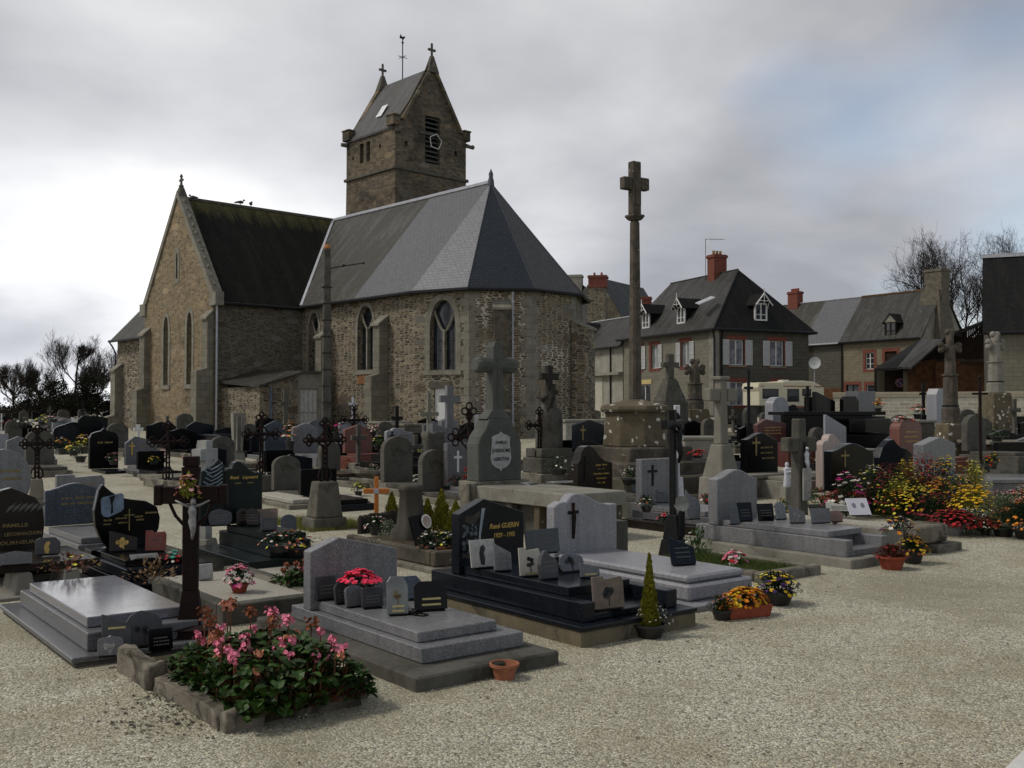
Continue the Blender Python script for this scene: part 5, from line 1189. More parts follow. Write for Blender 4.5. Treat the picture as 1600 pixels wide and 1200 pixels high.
# gravel filled plot with the flower pot
T = tombat('low dark curbed grave filled with pale gravel behind the rust crucifix', 351, 978)
for a in ((-.02, .98, -.02, .12), (-.02, .1, .122, 1.75), (.88, .98, .122, 1.75)): box(T, 'curb', CONCD, *a, -.1, .16, .01)
b = MB(); rr = random.Random(8); 
box(T, 'gravel_bed', plain('pale gravel fill', (.34,.32,.27), .95, var=.45, scale=55, bmp=.8), .102, .878, .122, 1.75, -.05, .145, 0); TGR = T
p = gz(322, 905, .16); pq = empty('small_plaque', p, 36, 'blank pale plaque leaning on the gravel bed behind the crucifix', 'memorial plaque', 'plaques on the tombs')
m = MB(); m.box(-.07, .07, 0, .015, 0, .14); m.build('plate', plain('worn pale plaque', (.34,.33,.31), .7), pq, bevel=.006, rot=(R(-12), 0, 0)); MB().box(-.06, .06, .01, .06, -.006, .008).build('stand', BLACKI, pq)
# second gravel grave (continues to the right behind the central headstone)
p = gz(480, 936, .1); T = empty('curbed_grave', (p.x, p.y, 0), 38, 'gravel covered grave with old concrete curb left of the central headstone', 'grave', GR)
box(T, 'curb', CURB, -.0, .1, -.0, 1.8, -.1, .16, .01); box(T, 'gravel_bed', MATS['pale gravel fill'], .102, .8, 0, 1.8, -.05, .12, 0)
# planted bed in the foreground
T = tombat('mossy old stone curbed bed overgrown with pink flowering elephant ears', 345, 1143, 39)
def roughblock(o, name, m, x0, x1, y0, y1, z0, z1, seed, amp=.02):
    bm = bmesh.new(); bmesh.ops.create_cube(bm, size=1)
    n = max(2, int(max(x1-x0, y1-y0)/.08)); bmesh.ops.subdivide_edges(bm, edges=bm.edges[:], cuts=min(n, 14), use_grid_fill=True)
    for v in bm.verts:
        q = Vector((x0+(v.co.x+.5)*(x1-x0), y0+(v.co.y+.5)*(y1-y0), z0+(v.co.z+.5)*(z1-z0)))
        d = Vector((mnoise.noise(q*6+Vector((seed,0,0))), mnoise.noise(q*6+Vector((0,seed,5))), mnoise.noise(q*6+Vector((9,0,seed)))))*amp + Vector((mnoise.noise(q*22), mnoise.noise(q*22+Vector((3,3,3))), mnoise.noise(q*22+Vector((7,1,2)))))*amp*.45
        v.co = q + d
    me = bpy.data.meshes.new(name); bm.to_mesh(me); bm.free(); me.materials.append(m)
    for f in me.polygons: f.use_smooth = True
    ob = bpy.data.objects.new(name, me); col.objects.link(ob); ob.parent = o; return ob
MOSS = oldstone('mossy curb stone', (.24,.21,.17), (.11,.095,.07), dark=(.03,.027,.018), dk=.47, amt=.44, bmp=.7)
roughblock(T, 'curb', MOSS, -.0, .08, .02, 1.0, -.08, .09, 1, .025); roughblock(T, 'curb', MOSS, -.02, .08, 1.02, 1.6, -.08, .15, 2, .04); roughblock(T, 'curb', MOSS, .0, .22, -.06, .02, -.1, .10, 3, .03); roughblock(T, 'curb', MOSS, .42, .80, -.03, .05, -.1, .07, 4, .045); roughblock(T, 'curb', MOSS, .82, .93, .06, 1.5, -.08, .09, 5)
box(T, 'soil', SOIL, .08, .84, .0, 1.6, -.1, .06, 0); TBED = T
# ================= left group
o, hs, W, H, zb = stone('brown rounded headstone with three lines of gilt capitals at the left edge', -28, 72, 765, 874, 10.2, GBR, 'blob', L=0, t=.13, footh=0)
# arched relief on its front
for i, (s_, w_, zz) in enumerate((('FAMILLE', .21, .43), ('XXX', 0, 0), ('LETOURNEUR', .40, .18))):
    if w_: text(s_, .05, DULLG, hs, W*(.52 if i == 0 else .46), -.003, zb+H*zz, width=w_*1.1)
text('RENE   LECORNACHON', .05, DULLG, hs, W*.52, -.003, zb+H*.305, width=W*.86)
em = MB()
for i in range(6):
    x = W*(.36+.1*i); em.plate([(x, zb+H*.64), (x+.06, zb+H*.70), (x+.10, zb+H*.78), (x+.03, zb+H*.73)], -.004, 0)
em.build('etched_wings', plain('etched taupe', (.10,.095,.085), .6, var=.4), hs)
sl_ = MB(); sl_.box(-.1, W+.22, -1.15, -.02, .22, .29); sl_.build('table_slab', GBR, o, bevel=.006)
for xx in (.12, W-.05):
    m = MB(); m.taper(xx, -1.0, .22, .5, .12, .45, -.05, .219); m.build('foot', CONC, o, bevel=.01)
box(o, 'base_step', CONC, -.15, W+.3, -1.35, .2, -.12, .03)
stone('large pale grey disc shaped headstone at the left edge behind the brown one', -38, 51, 703, 800, 13.6, GG, 'round', L=0, t=.12, lines=2)
stone('dark blue pearl headstone with arched top behind the black sculpted stone', 70, 166, 757, 823, 12.1, GBU, 'wave', L=1.35, slab=GG, tiers=2, lines=2, lm=DULLG, t=.09)
stone('low stepped grey headstone just above the blue pearl one', 88, 165, 743, 785, 15.4, GG, 'stepped', L=0, t=.1, lines=1)
o, hs, W, H, zb = stone('black leaf shaped headstone with a greyish window picture and gilt script', 147, 250, 758, 858, 10.5, GBL, 'leaf', L=0, t=.09)
m = MB(); m.plate([(W*.10, zb+H*.55), (W*.13, zb+H*.50), (W*.20, zb+H*.48), (W*.40, zb+H*.56), (W*.44, zb+H*.60), (W*.44, zb+H*.82), (W*.40, zb+H*.85), (W*.12, zb+H*.80), (W*.09, zb+H*.76)], -.006, 0); pc = m.build('etched_picture', plain('frosted sky picture', (.13,.17,.22), .5, var=.5, scale=9), hs)
m = MB(); m.plate([(W*.24, zb+H*.53), (W*.28, zb+H*.55), (W*.27, zb+H*.7), (W*.31, zb+H*.82), (W*.22, zb+H*.8), (W*.25, zb+H*.66)], -.009, -.006); m.build('etched_figure', BLACKI, pc)
cross_mb(MB(), W*.53, zb+H*.25, H*.34, H*.16, .01, .006, -.006, .72).build('gilt_cross', DULLG, hs); text('Jules  Therese', .03, DULLG, hs, W*.3, -.003, zb+H*.40, shear=.2, width=W*.3) if False else None
mb = MB(); rr = random.Random(2)
for (xa, xb_, z) in ((.14, .26, .42), (.32, .5, .44), (.14, .24, .36), (.36, .5, .37), (.62, .74, .45), (.78, .97, .50), (.64, .76, .40)):
    x = xa
    while x < xb_: mb.box(W*x, W*x+.008, -.003, 0, zb+H*z, zb+H*z+rr.uniform(.012, .02)); x += .018
mb.build('gilt_script', DULLG, hs)
def curved_slab(o, name, m, x0, x1, y0, y1, z0, z1, bow):
    n = 10; pts = [(x0 + (x1-x0)*i/n, y0 - bow*math.sin(math.pi*i/n)) for i in range(n+1)] + [(x1, y1), (x0, y1)]
    MB().flat(pts, z0, z1).build(name, m, o, bevel=.006)
z0 = zb; box(o, 'base', GBL, -.08, W+.16, -1.5, .15, -.12, zb-.16); box(o, 'kerb', GBB, -.05, W+.1, -1.2, .12, zb-.158, zb-.06); curved_slab(o, 'slab', GBL, 0, W+.05, -1.0, -.02, zb-.058, zb-.002, .1); TBLK = (o, W, zb)
# openwork iron cross on stone block, left
def openwork_cross(label, px, yt, ym, yb, Y=None, block=True, m=IRON, rz=30, w=.62, blockm=CURB, bw=.3):
    """yt top, ym foot of the iron part, yb foot of the stone block"""
    p = gp(px, yb) if Y is None else at(px, yb, Y); z0 = G(p.x, p.y); zc = at(px, ym, p.y).z - z0; H = at(px, yt, p.y).z - z0; h = H - zc; w = w*h
    o = empty('iron_cross', (p.x, p.y, z0), rz, label, 'iron cross', 'grave crosses')
    if block:
        b = MB(); b.taper(0, 0, bw*1.25, bw*1.1, bw*1.2, bw, -.08, zc*.25); b.taper(0, 0, bw, bw*.85, bw*.72, bw*.62, zc*.25, zc); b.build('stone_block', blockm, o, bevel=.015)
    q = MB(); za = zc + h*.68
    for s in (-.028, .028): q.tube([(s, 0, zc-.03), (s, 0, za-.06)], .02, 5)
    q.tube([(0, 0, za-.05), (0, 0, H-.05)], .032, 6); q.tube([(-w/2, 0, za), (w/2, 0, za)], .032, 6)
    n = 7
    for i in range(n):
        z = zc + (za-zc-.08)*(i+.5)/n; q.tube([(-.028, 0, z-.03), (.028, 0, z+.03)], .008, 4); q.tube([(.028, 0, z-.03), (-.028, 0, z+.03)], .008, 4)
    q.build('openwork_shaft', m, o)
    d = MB(); r_ = h*.075
    for c in ((0, H-r_*.6), (-w/2+r_*.4, za), (w/2-r_*.4, za)):
        for a in range(4):
            an = a*math.pi/2; cx, cz = c[0]+r_*.75*math.cos(an), c[1]+r_*.75*math.sin(an)
            d.tube([(cx+r_*.5*math.cos(t*math.pi/4), 0, cz+r_*.5*math.sin(t*math.pi/4)) for t in range(9)], .015, 4)
        d.ball((c[0], 0, c[1]), r_*.4, 6)
    for sx in (-1, 1):
        for sz in (-1, 1): d.tube([(sx*.02, 0, za+sz*h*.15), (sx*h*.05, 0, za+sz*h*.10), (sx*h*.10, 0, za+sz*h*.05), (sx*h*.15, 0, za+sz*.01)], .015, 4)
    for sx in (-1, 1): d.tube([(sx*.03, 0, zc+h*.25), (sx*.09, 0, zc+h*.15), (sx*.10, 0, zc+h*.05), (sx*.05, 0, zc)], .016, 4)
    d.build('scrollwork', m, o)
    christ(o, 0, -.03, za-h*.22, h*.24, m)
    return o
openwork_cross('lacy dark iron cross on a lichen stone block at the far left', 57, 668, 748, 790, None, rz=25, w=.5, bw=.26)
openwork_cross('rusted openwork cross on a broad stone block left of the centre path', 507, 657, 752, 826, None, rz=34, w=.62, blockm=DRESSD, bw=.42)
openwork_cross('dark iron cross wound with dead foliage on a wide grey block', 408, 648, 742, 775, None, rz=34, w=.55, blockm=CONCD, bw=.5)
openwork_cross('dark iron cross behind the rust crucifix, hung with old wreaths', 262, 662, 750, 765, None, rz=28, w=.6, bw=.3)
openwork_cross('thin rust iron cross in front of the red granite headstone', 553, 634, 703, 722, None, rz=34, w=.62, bw=.28)
openwork_cross('ornate rust cross hung with red flowers left of the shield monument', 733, 636, 782, 800, None, rz=34, w=.40, bw=.4, blockm=CURB)
openwork_cross('dark iron cross partly hidden at the right shoulder of the shield monument', 843, 640, 716, 745, 19.5, rz=34, w=.6, bw=.3)
# dark green headstone
o, hs, W, H, zb = stone('green black headstone with carved flame panel and gilt name in the left middle', 350, 411, 722, 820, 11.4, GBG, 'wave_left', L=1.15, t=.12, tiers=2)
m = MB(); w2 = .27; m.plate([(-w2, zb), (0-.003, zb), (0-.003, zb+H*.93), (-w2*.25, zb+H*1.05), (-w2*.5, zb+H*.95), (-w2, zb+H*.86), (-w2*1.05, zb+H*.5)], -.02, .1); pnl = m.build('side_panel', GBG, hs, bevel=.008)
m = MB(); rr = random.Random(9)
for i in range(9):
    z = zb+H*(.42+.06*i); k = rr.uniform(-.02, .02); m.tube([(-w2*.85+k, -.025, z+.03), (-w2*.6+k, -.032, z-.01), (-w2*.35, -.032, z+.02), (-w2*.12, -.025, z+.06)], .008, 4)
m.build('carved_flames', plain('frosted carving', (.15,.19,.22), .7), pnl)
text('René   Lepesant', .05, GOLD, hs, W*.50, -.004, zb+H*.72, shear=.3, width=W*.74)
mb = MB(); [mb.box(W*x, W*x+.012, -.003, 0, zb+H*.64, zb+H*.64+.014) for x in (.28,.32,.36,.40,.60,.64,.68,.72)]; mb.build('gilt_dates', DULLG, hs); TGRN = (o, W, zb)
box(o, 'base', GBG, -.3, W+.12, -1.35, .2, -.12, zb*.45)
# pale slim concrete cross behind the crucifix
p = gp(319, 868); o = empty('concrete_cross', p, 72, 'slim pale concrete cross seen almost edge on behind the rust crucifix', 'stone cross', 'grave crosses'); H = at(0, 688, p.y).z
m = MB(); cross_mb(m, 0, .18, H-.18, .34, .13, .12, -.06, .86); m.build('cross', plain('pale concrete', (.29,.285,.27), .9, var=.25), o, bevel=.01); MB().taper(0, 0, .3, .3, .2, .2, -.05, .2).build('foot', CONC, o, bevel=.01)
# more left
o, hs, W, H, zb = stone('black square headstone with small gilt emblem at the left of the gravel path', 140, 186, 669, 733, 26, GBL, 'twin', L=1.2, slab=GBB, lower=CONC, t=.14, lines=1)
o, hs, W, H, zb = stone('gabled dark grey headstone carrying a small white cross', 196, 246, 682, 727, 25.5, GGD, 'peak_left', L=1.1, slab=GG, lower=CONCD, t=.12, cross=(GOLD, .2, .35, .45, .2), lines=1, tiers=2)
m = MB(); cross_mb(m, W*.42, zb+H*.96, .32, .24, .06, .05, .03, .62, .02); m.build('white_cross', WHITE, hs, bevel=.008)
stone('grey stone block with open dark niche at the far left', 10, 48, 682, 722, 27, GG, 'gable', L=.9, t=.1)
stone('blue black domed headstone with pale etched faces behind the flower bed', 83, 124, 664, 702, 33, GBB, 'arch', L=.8, t=.12)
stone('dark tomb with rounded top immediately left of the church corner', 122, 160, 650, 690, 36, GBL, 'clipped', L=.8, t=.15)
stone('small violet grey slanted headstone in the far left row', 82, 112, 651, 672, 40, GGL, 'peak_left', L=.8, t=.12)
stone('dull grey low headstone between the lacy cross and the domed stone', 60, 78, 684, 712, 28, GGD, 'arch', L=.7, t=.1)
stone('pale wide headstone at the far left edge of the back row', -8, 14, 678, 712, 29, GGL, 'rect', L=.8, t=.1)
def simple_cross(label, px, yt, yb, Y, wpx, tpx, m, rz=20, arm=.66, base=None, th=None, name='stone_cross', flare=0, cat='cross', arm_px=None):
    p = at(px, yb, Y) if Y else gp(px, yb); z0 = G(p.x, p.y); s = p.y/1600; o = empty(name, (p.x, p.y, z0), rz, label, cat, 'grave crosses')
    H = at(px, yt, p.y).z - z0; zb = max(.05, p.z - z0); t = tpx*s; m_ = MB()
    cross_mb(m_, 0, zb*.98, H-zb*.98, wpx*s/math.cos(R(rz)), t, th or t*.8, -(th or t*.8)/2, arm, flare); m_.build('cross', m, o, bevel=min(.012, t*.12))
    MB().taper(0, 0, t*3.2, t*2.6, t*2.2, t*1.8, -.1, zb).build('foot', base or m, o, bevel=.012)
    return o
simple_cross('white upright cross in the far left row of graves', 113, 652, 668, 42, 16, 5, WHITE)
simple_cross('small black cross topped with a pale bird at the far left', 129, 628, 668, 45, 8, 2.5, BLACKI)
simple_cross('thin pale post cross at the far left picture edge', 2, 646, 680, 38, 5, 2, WHITE)
# ================= around the church foot
stone('grey blue gabled headstone below the sacristy wall', 414, 448, 657, 705, 29.5, GBU, 'gable', L=1.0, slab=GG, t=.12)
stone('grey headstone with a silvery dove beside the stone door', 458, 498, 661, 708, 27.5, GG, 'gable', L=1.3, slab=GG, tiers=2, t=.15)
stone('light grey headstone with arched top in front of the sacristy door', 480, 512, 656, 700, 30, GGD, 'arch', L=.7, t=.1)
stone('reddish granite headstone with low matching block in front', 539, 582, 664, 708, 26.5, GRD, 'gable', L=.75, slab=GRD, t=.14, lines=1)
stone('pale grey headstone behind the red one near the church wall', 531, 572, 655, 690, 29, GGL, 'gable', L=0, t=.12)
o, hs, W, H, zb = stone('bluish grey headstone on a glossy black two step tomb', 604, 646, 669, 703, 24.6, GGL, 'wave_left', L=0, t=.12, lines=3, cross=(BLACKI, .2, .1, .75, .3)); 
box(o, 'slab', GBL, -.1, W+.25, -1.7, .2, zb-.1, zb-.003); box(o, 'mid_step', GBL, -.25, W+.4, -1.95, .3, zb-.26, zb-.102); box(o, 'base', GBL, -.5, W+.6, -2.3, .4, -.12, zb-.262)
simple_cross('dark cross with broad pale panel arms near the apse', 620, 634, 690, 31, 17, 5, BLACKI, rz=25, base=CONC)
simple_cross('grey granite cross on gabled tomb in front of the white church door', 702, 602, 672, 27.5, 30, 11, GGD, rz=28, base=GGD, arm=.70)
simple_cross('slender stone cross with wide block arms left of the white door', 670, 614, 700, 25, 28, 6, DRESS, rz=28, arm=.62, base=DRESSD)
stone('low grey stone with sloping top right of the slender cross', 676, 713, 662, 695, 24.5, GGD, 'slope', L=1.0, t=.2)
stone('grey slanted headstone under the granite cross', 690, 716, 653, 680, 28.5, GG, 'gable', L=.8, t=.2)
p = gp(677, 745); o = empty('rock_monument', p, 30, 'dark rocky cairn monument on stepped slabs left of the white cross headstone', 'monument')
H = at(0, 676, p.y).z - p.z; roughblock(o, 'rock', CONCD, -.22, .22, -.2, .2, .2, H, 11, .07); roughblock(o, 'step', CURB, -.4, .45, -.4, .4, -.05, .22, 12, .03); roughblock(o, 'step', CURB, -.65, .7, -.7, .6, -.08, .08, 13, .02)
o, hs, W, H, zb = stone('grey headstone engraved with a plain white cross right of the rocky cairn', 699, 756, 693, 760, 18.6, GGD, 'rect', L=1.0, slab=GG, t=.13, cross=(WHITE, .28, .32, .5, .22))
o = stone('tall granite slab with white edge behind the ornate rust cross', 748, 770, 648, 705, 26, GG, 'rect', L=.4, t=.2)[0]
stone('black stone with sloping wing top left of the calvary', 899, 944, 656, 702, 26.5, GBB, 'gable', L=1.0, t=.15, cross=(DULLG, .25, .3, .5, .25))
# long low tomb chests
def chest(label, px, py, rz, W, L, H, m, lid=None, name='stone_tomb', over=.05, Y=None):
    p = gp(px, py) if Y is None else at(px, py, Y); z0 = G(p.x, p.y)
    o = empty(name, (p.x, p.y, z0), rz, label, 'tomb', GR); box(o, 'chest', m, 0, W, 0, L, -.15, H-.08, .01); box(o, 'lid', lid or m, -over, W+over, -over, L+over, H-.078, H, .012); return o
chest('pale stone tomb enclosure with panelled sides right of the apse', 884, 705, 20, 2.6, 1.6, 1.0, plain('pale panelled stone', (.25,.24,.21), .85, var=.3), CONC)
chest('low concrete tomb to the left of the black winged stone', 878, 722, 30, 1.0, 1.3, .55, CONC)
chest('pale flat topped tomb at the foot of the church between two crosses', 597, 692, 30, 1.2, 1.5, .8, plain('cream stone', (.30,.28,.23), .85, var=.3), CONC)
chest('weathered grey tomb block left of the dark panel cross', 632, 694, 32, 1.1, 1.4, .75, CONCD, CURB)
chest('very low black tomb below the transept wall', 345, 706, 34, 2.0, 2.2, .55, GBL, GBB)
chest('broken low curb with dark lid in the middle of the left path', 452, 760, 34, 1.1, 1.8, .16, CURB, CURB)
chest('old concrete grave edging filled with rubble, left centre', 452, 797, 34, 1.5, 2.0, .16, CURB, MATS['pale gravel fill'], over=-.1)
chest('sunken stone slab near the stone flower bowl', 598, 751, 34, .5, .5, .22, DRESSD)
chest('small grey curb stone in front of the gabled tomb', 250, 758, 36, .9, 1.5, .16, CONC, CURB)
chest('short curb of an old grave between the path and the iron cross', 500, 792, 36, .5, .9, .2, CONCD, CONCD) if False else None
chest('dark shallow grave frame with curb right of the sacristy graves', 490, 757, 36, 1.3, 1.6, .2, CURB, SOIL, over=-.1)
p = gp(371, 724); o = empty('stone_column', p, 30, 'pale fluted column stump beside the grey pipe of the sacristy', 'stone column'); H = at(0, 645, p.y).z - p.z
m = MB(); m.taper(0, 0, .42, .4, .3, .28, -.05, .3); m.taper(0, 0, .24, .2, .34, .3, .3, H); [m.box(x-.02, x+.02, -.2, -.1, .35, H-.1) for x in (-.06, .06)]; m.build('shaft', CONC, o, bevel=.01)
simple_cross('grey weathered cross in front of the sacristy masonry', 446, 608, 672, 33, 16, 6, CONCD, rz=25, base=CONCD)
simple_cross('white frosted cross behind the thin rust iron one', 551, 620, 650, 30, 12, 3, SILVER, rz=15)
p = gp(520, 746); o = empty('stone_stele', p, 36, 'round shouldered grey stele standing on a slab in the left centre', 'gravestone', GR); H = at(0, 690, p.y).z - p.z
plate_at(MB(), 'arch', -.3, .15, .5, H-.15, 0, .2).build('stele', CONCD, o, bevel=.015); box(o, 'foot', CURB, -.7, .5, -.5, .4, -.08, .15, .015)
# ================= shield monument
p = at(886, 773, 13.0); z0 = G(p.x, 13.0); T = empty('family_tomb', (p.x, 13.0, z0), 38, 'large grey family monument with a tall cross and a pale lettered shield', 'tomb', GR)
zt = p.z - z0; MONO = CONCD; GM = oldstone('grey green monument stone', (.10,.105,.095), (.06,.063,.055), lich=(.33,.33,.24), dk=.6, amt=.42, lsc=6)
box(T, 'raised_slab', CONC, 0, 1.05, 0, 1.95, zt-.19, zt, .01)
for x in (.04, .34, .64, .9):
    for y in (.05, .6, 1.2, 1.75): box(T, 'support_post', LICH if y < 1 else CONCD, x, x+.12, y, y+.12, -.1, zt-.192, .01)
box(T, 'dark_recess_wall', CONCD, .2, .85, .25, 1.9, -.1, zt-.195, 0); box(T, 'end_pillar', CURB, -.12, .12, 1.96, 2.2, -.1, zt+.03, .012)
yb0 = 1.98; zb = zt + .05; w0, w1 = .06, .84
box(T, 'monument_base', CURB, -.0, .98, yb0-.02, yb0+.42, zt-.2, zb, .012)
yc = at(0, 655, 14.7).z - z0; xm = (w0+w1)/2
bd = MB(); P = [(w0, zb), (w1, zb), (w1, zb+(yc-zb)*.60), (w1-.04, zb+(yc-zb)*.72), (w1-.13, zb+(yc-zb)*.84), (w1-.19, yc), (w0+.19, yc), (w0+.13, zb+(yc-zb)*.84), (w0+.04, zb+(yc-zb)*.72), (w0, zb+(yc-zb)*.60)]
bd = bd.plate(P, yb0, yb0+.3).build('monument_body', GM, T, bevel=.012)
sh = MB(); sw_, sh_ = .40, (yc-zb)*.62; sx_, sz_ = xm, zb+(yc-zb)*.16
P = [(0,-.02),(.06,.05),(.22,.08),(.40,.18),(.47,.33),(.43,.6),(.40,.75),(.42,.88),(.30,.93),(.1,.97),(0,1.03)]
P = [(sx_+a*sw_, sz_+b*sh_) for a, b in P] + [(sx_-a*sw_, sz_+b*sh_) for a, b in P[::-1][1:-1]]
sh = sh.plate(P, yb0-.02, yb0-.001).build('shield', plain('pale worn shield', (.29,.29,.28), .7, var=.2, scale=14), bd, bevel=.004)
text('FAMILLE', .062, BLACKL, sh, sx_, yb0-.022, sz_+sh_*.71, width=.20); text('JOSSEAUME', .072, BLACKL, sh, sx_, yb0-.022, sz_+sh_*.49, width=.33); text('LEBRETON', .07, BLACKL, sh, sx_, yb0-.022, sz_+sh_*.27, width=.27)
ct = at(0, 533, 14.7).z - z0; c = MB(); hC = ct - yc
c.taper(xm, yb0+.15, .46, .24, .2, .2, yc, yc+.14); c.plate([(xm-.1, yc+.1), (xm+.1, yc+.1), (xm+.085, yc+hC*.62), (xm+.085, ct-.07), (xm+.05, ct), (xm-.05, ct), (xm-.085, ct-.07), (xm-.085, yc+hC*.62)], yb0+.05, yb0+.24)
c.tube([(xm-.36, yb0+.14, yc+hC*.70), (xm-.31, yb0+.14, yc+hC*.70), (xm, yb0+.14, yc+hC*.70), (xm+.31, yb0+.14, yc+hC*.70), (xm+.36, yb0+.14, yc+hC*.70)], [.09, .125, .105, .125, .09], 10); c.box(xm-.015, xm+.015, yb0+.035, yb0+.05, yc+hC*.15, yc+hC*.8)
c.build('cross', GM, T, bevel=.012); TSH = (T, zt)
# brown stone with gilt lines
o, hs, W, H, zb = stone('brown black headstone with curved top, crucifix and gilt lines before the calvary', 903, 957, 697, 770, 17.0, GBR, 'shoulder_left', L=1.4, slab=CONCD, t=.2, cross=(BLACKI, .2, .28, .5, .22))
for s_, w_, zz in (('Joseph  Mallet', .30, .56), ('1910 - 1971', .2, .47), ('Anna Marie Mallet', .42, .37), ('née Lechevalier', .26, .27), ('1912 - 1995', .2, .17)): text(s_, .04, GOLD if zz != .47 else DULLG, hs, W*.66, -.004, zb+H*zz, shear=.2, width=w_*W/.9)
# gray headstone with black cross
o, hs, W, H, zb = stone('mottled grey rectangular headstone with black latin cross beyond the dark curb tomb', 1003, 1060, 718, 786, 14.9, GG, 'rect', L=0, t=.13, cross=(BLACKI, .28, .38, .48, .3)); box(o, 'slab', GG, .0, W, -1.2, -.01, zb-.1, zb-.03); box(o, 'slab_step', GGD, -.05, W+.05, -1.3, .15, zb-.22, zb-.102)
c_ = MB(); P = [(-.2, -1.8), (W+.25, -1.8), (W+.25, .1), (-.2, .1)]; box(o, 'base', GBR, -.22, W+.2, -1.75, .2, -.12, zb-.225); box(o, 'dark_top', GBL, -.25, W+.0, -1.6, -1.31, zb-.222, zb-.16)
TCR = (o, W, zb)
# black bronze crucifix, edge on
p = gp(1052, 872); X = empty('bronze_crucifix', p, 62, 'tall black crucifix with lamp disc, nearly edge on, right of the mottled headstone', 'crucifix', 'grave crosses'); H = at(0, 640, p.y).z
m = MB(); cross_mb(m, 0, .5, H-.5, .62, .07, .07, -.035, .86, .02); m.build('cross', BLACKI, X, bevel=.008); m = MB(); m.taper(0, 0, .3, .3, .2, .22, -.05, .22); m.taper(0, 0, .18, .2, .11, .12, .22, .5); [m.box(x-.01, x+.01, -.12, -.08, .24, .55) for x in (-.06, -.02, .02, .06)]; m.build('pedestal', BLACKI, X, bevel=.01); christ(X, 0, -.05, H-.62, .46, BLACKI)
m = MB(); m.lathe([(0, 0), (.09, 0), (.09, .015), (0, .015)], 0, 0, 16); m.build('disc', plain('dull metal disc', (.16,.17,.15), .5), X, loc=(.02, -.09, .62), rot=(R(75), 0, R(-60)))
p = at(1058, 700, 15.5); simple_cross('white cross with black diamond at its crossing, left of the pale stone cross', 1058, 633, 745, 15.5, 20, 7, plain('white enamel', (.5,.5,.52), .5), rz=10, arm=.55, flare=.01)
d = bpy.data.objects[-1]
m = MB(); m.plate([(-.05, 0), (0, -.08), (.05, 0), (0, .08)], -.04, -.032)
q = [o_ for o_ in bpy.data.objects if o_.get('label', '').startswith('white cross with black diamond')][0]; zc = at(0, 652, 15.5).z - q.location.z; m.build('black_diamond', BLACKI, q, loc=(0, 0, zc))
# calvary
CY = 20.0; p = at(993, 760, CY); z0 = G(p.x, CY); cal = empty('calvary_cross', (p.x, CY, z0), 33, 'tall lichened calvary cross on a round stepped stone pedestal', 'calvary')
zz = lambda y: at(0, y, CY).z - z0
m = MB(); n = 8; r8 = R(22.5)
m.lathe([(.66, zz(697)), (.60, zz(648)), (.64, zz(644))], 0, 0, n, r8); m.build('octagonal_pedestal', LICH, cal, bevel=.02)
m = MB(); m.lathe([(.68, zz(644)), (.71, zz(640)), (.69, zz(634)), (.30, zz(627)), (.22, zz(624))], 0, 0, n, r8); m.build('pedestal_cap', LICH, cal, bevel=.01)
for i, (r_, a, b) in enumerate(((.9, 697, 718), (1.25, 718, 738), (1.6, 738, 764), (1.95, 764, 800))):
    m = MB(); w = r_*.88; z1 = zz(a); zb_ = zz(b)-.03; m.box(-w, w, -w, w, max(-.2, zb_), z1); m.build('step', LICHS if i < 2 else oldstone('dark lichen step', (.10,.09,.065), (.06,.055,.04), dk=.5, amt=.55), cal, bevel=.03)
m = MB(); m.taper(0, 0, .215, .205, .165, .16, zz(626), zz(345)); m.build('shaft', LICHS, cal, bevel=.035)
m = MB(); m.taper(0, 0, .18, .18, .28, .27, zz(345), zz(340)); m.box(-.145, .145, -.14, .14, zz(340), zz(336)); m.build('collar', LICHS, cal, bevel=.012)
m = MB(); m.box(-.105, .105, -.085, .085, zz(336), zz(253)); m.box(-.32, -.106, -.08, .08, zz(298), zz(279)); m.box(.106, .32, -.08, .08, zz(296), zz(277)); m.box(-.05, .08, -.12, -.086, zz(322), zz(288)); m.build('cross_head', LICHS, cal, bevel=.025)
# pale stone cross right of it
p = gp(1127, 792); Yc = p.y; z0 = G(p.x, Yc); T = empty('stone_cross_monument', (p.x, Yc, z0), 38, 'pale stone cross on a tapering pedestal left of the black gilt headstone', 'monument'); zz = lambda y: at(0, y, Yc).z - z0
s = Yc/1600; MS = oldstone('grey yellow stone', (.21,.20,.165), (.15,.14,.11), lich=(.4,.38,.28), dk=.66, amt=.42)
m = MB(); m.taper(0, 0, .62, .55, .58, .5, -.1, zz(745)); m.build('plinth', CONC, T, bevel=.015); m = MB(); m.taper(0, 0, .50, .46, .27, .25, zz(745)-.02, zz(694)); m.build('pedestal', MS, T, bevel=.02)
m = MB(); m.taper(0, 0, .2, .18, .16, .15, zz(694), zz(590)); m.box(-.36, -.101, -.085, .085, zz(627), zz(607)); m.box(.101, .36, -.085, .085, zz(627), zz(607)); m.box(-.13, .13, -.11, .11, zz(594), zz(588)); m.build('cross', MS, T, bevel=.015)
chest('wide stone block base just behind the pale stone cross', 1150, 782, 38, 1.5, 1.0, .45, CURB, MS) 
stone('black curved headstone with gilt cross right of the pale stone cross', 1166, 1215, 677, 742, 19.6, GBL, 'wave', L=1.0, t=.15, cross=(DULLG, .3, .45, .45, .3), lines=3, slab=CONC)
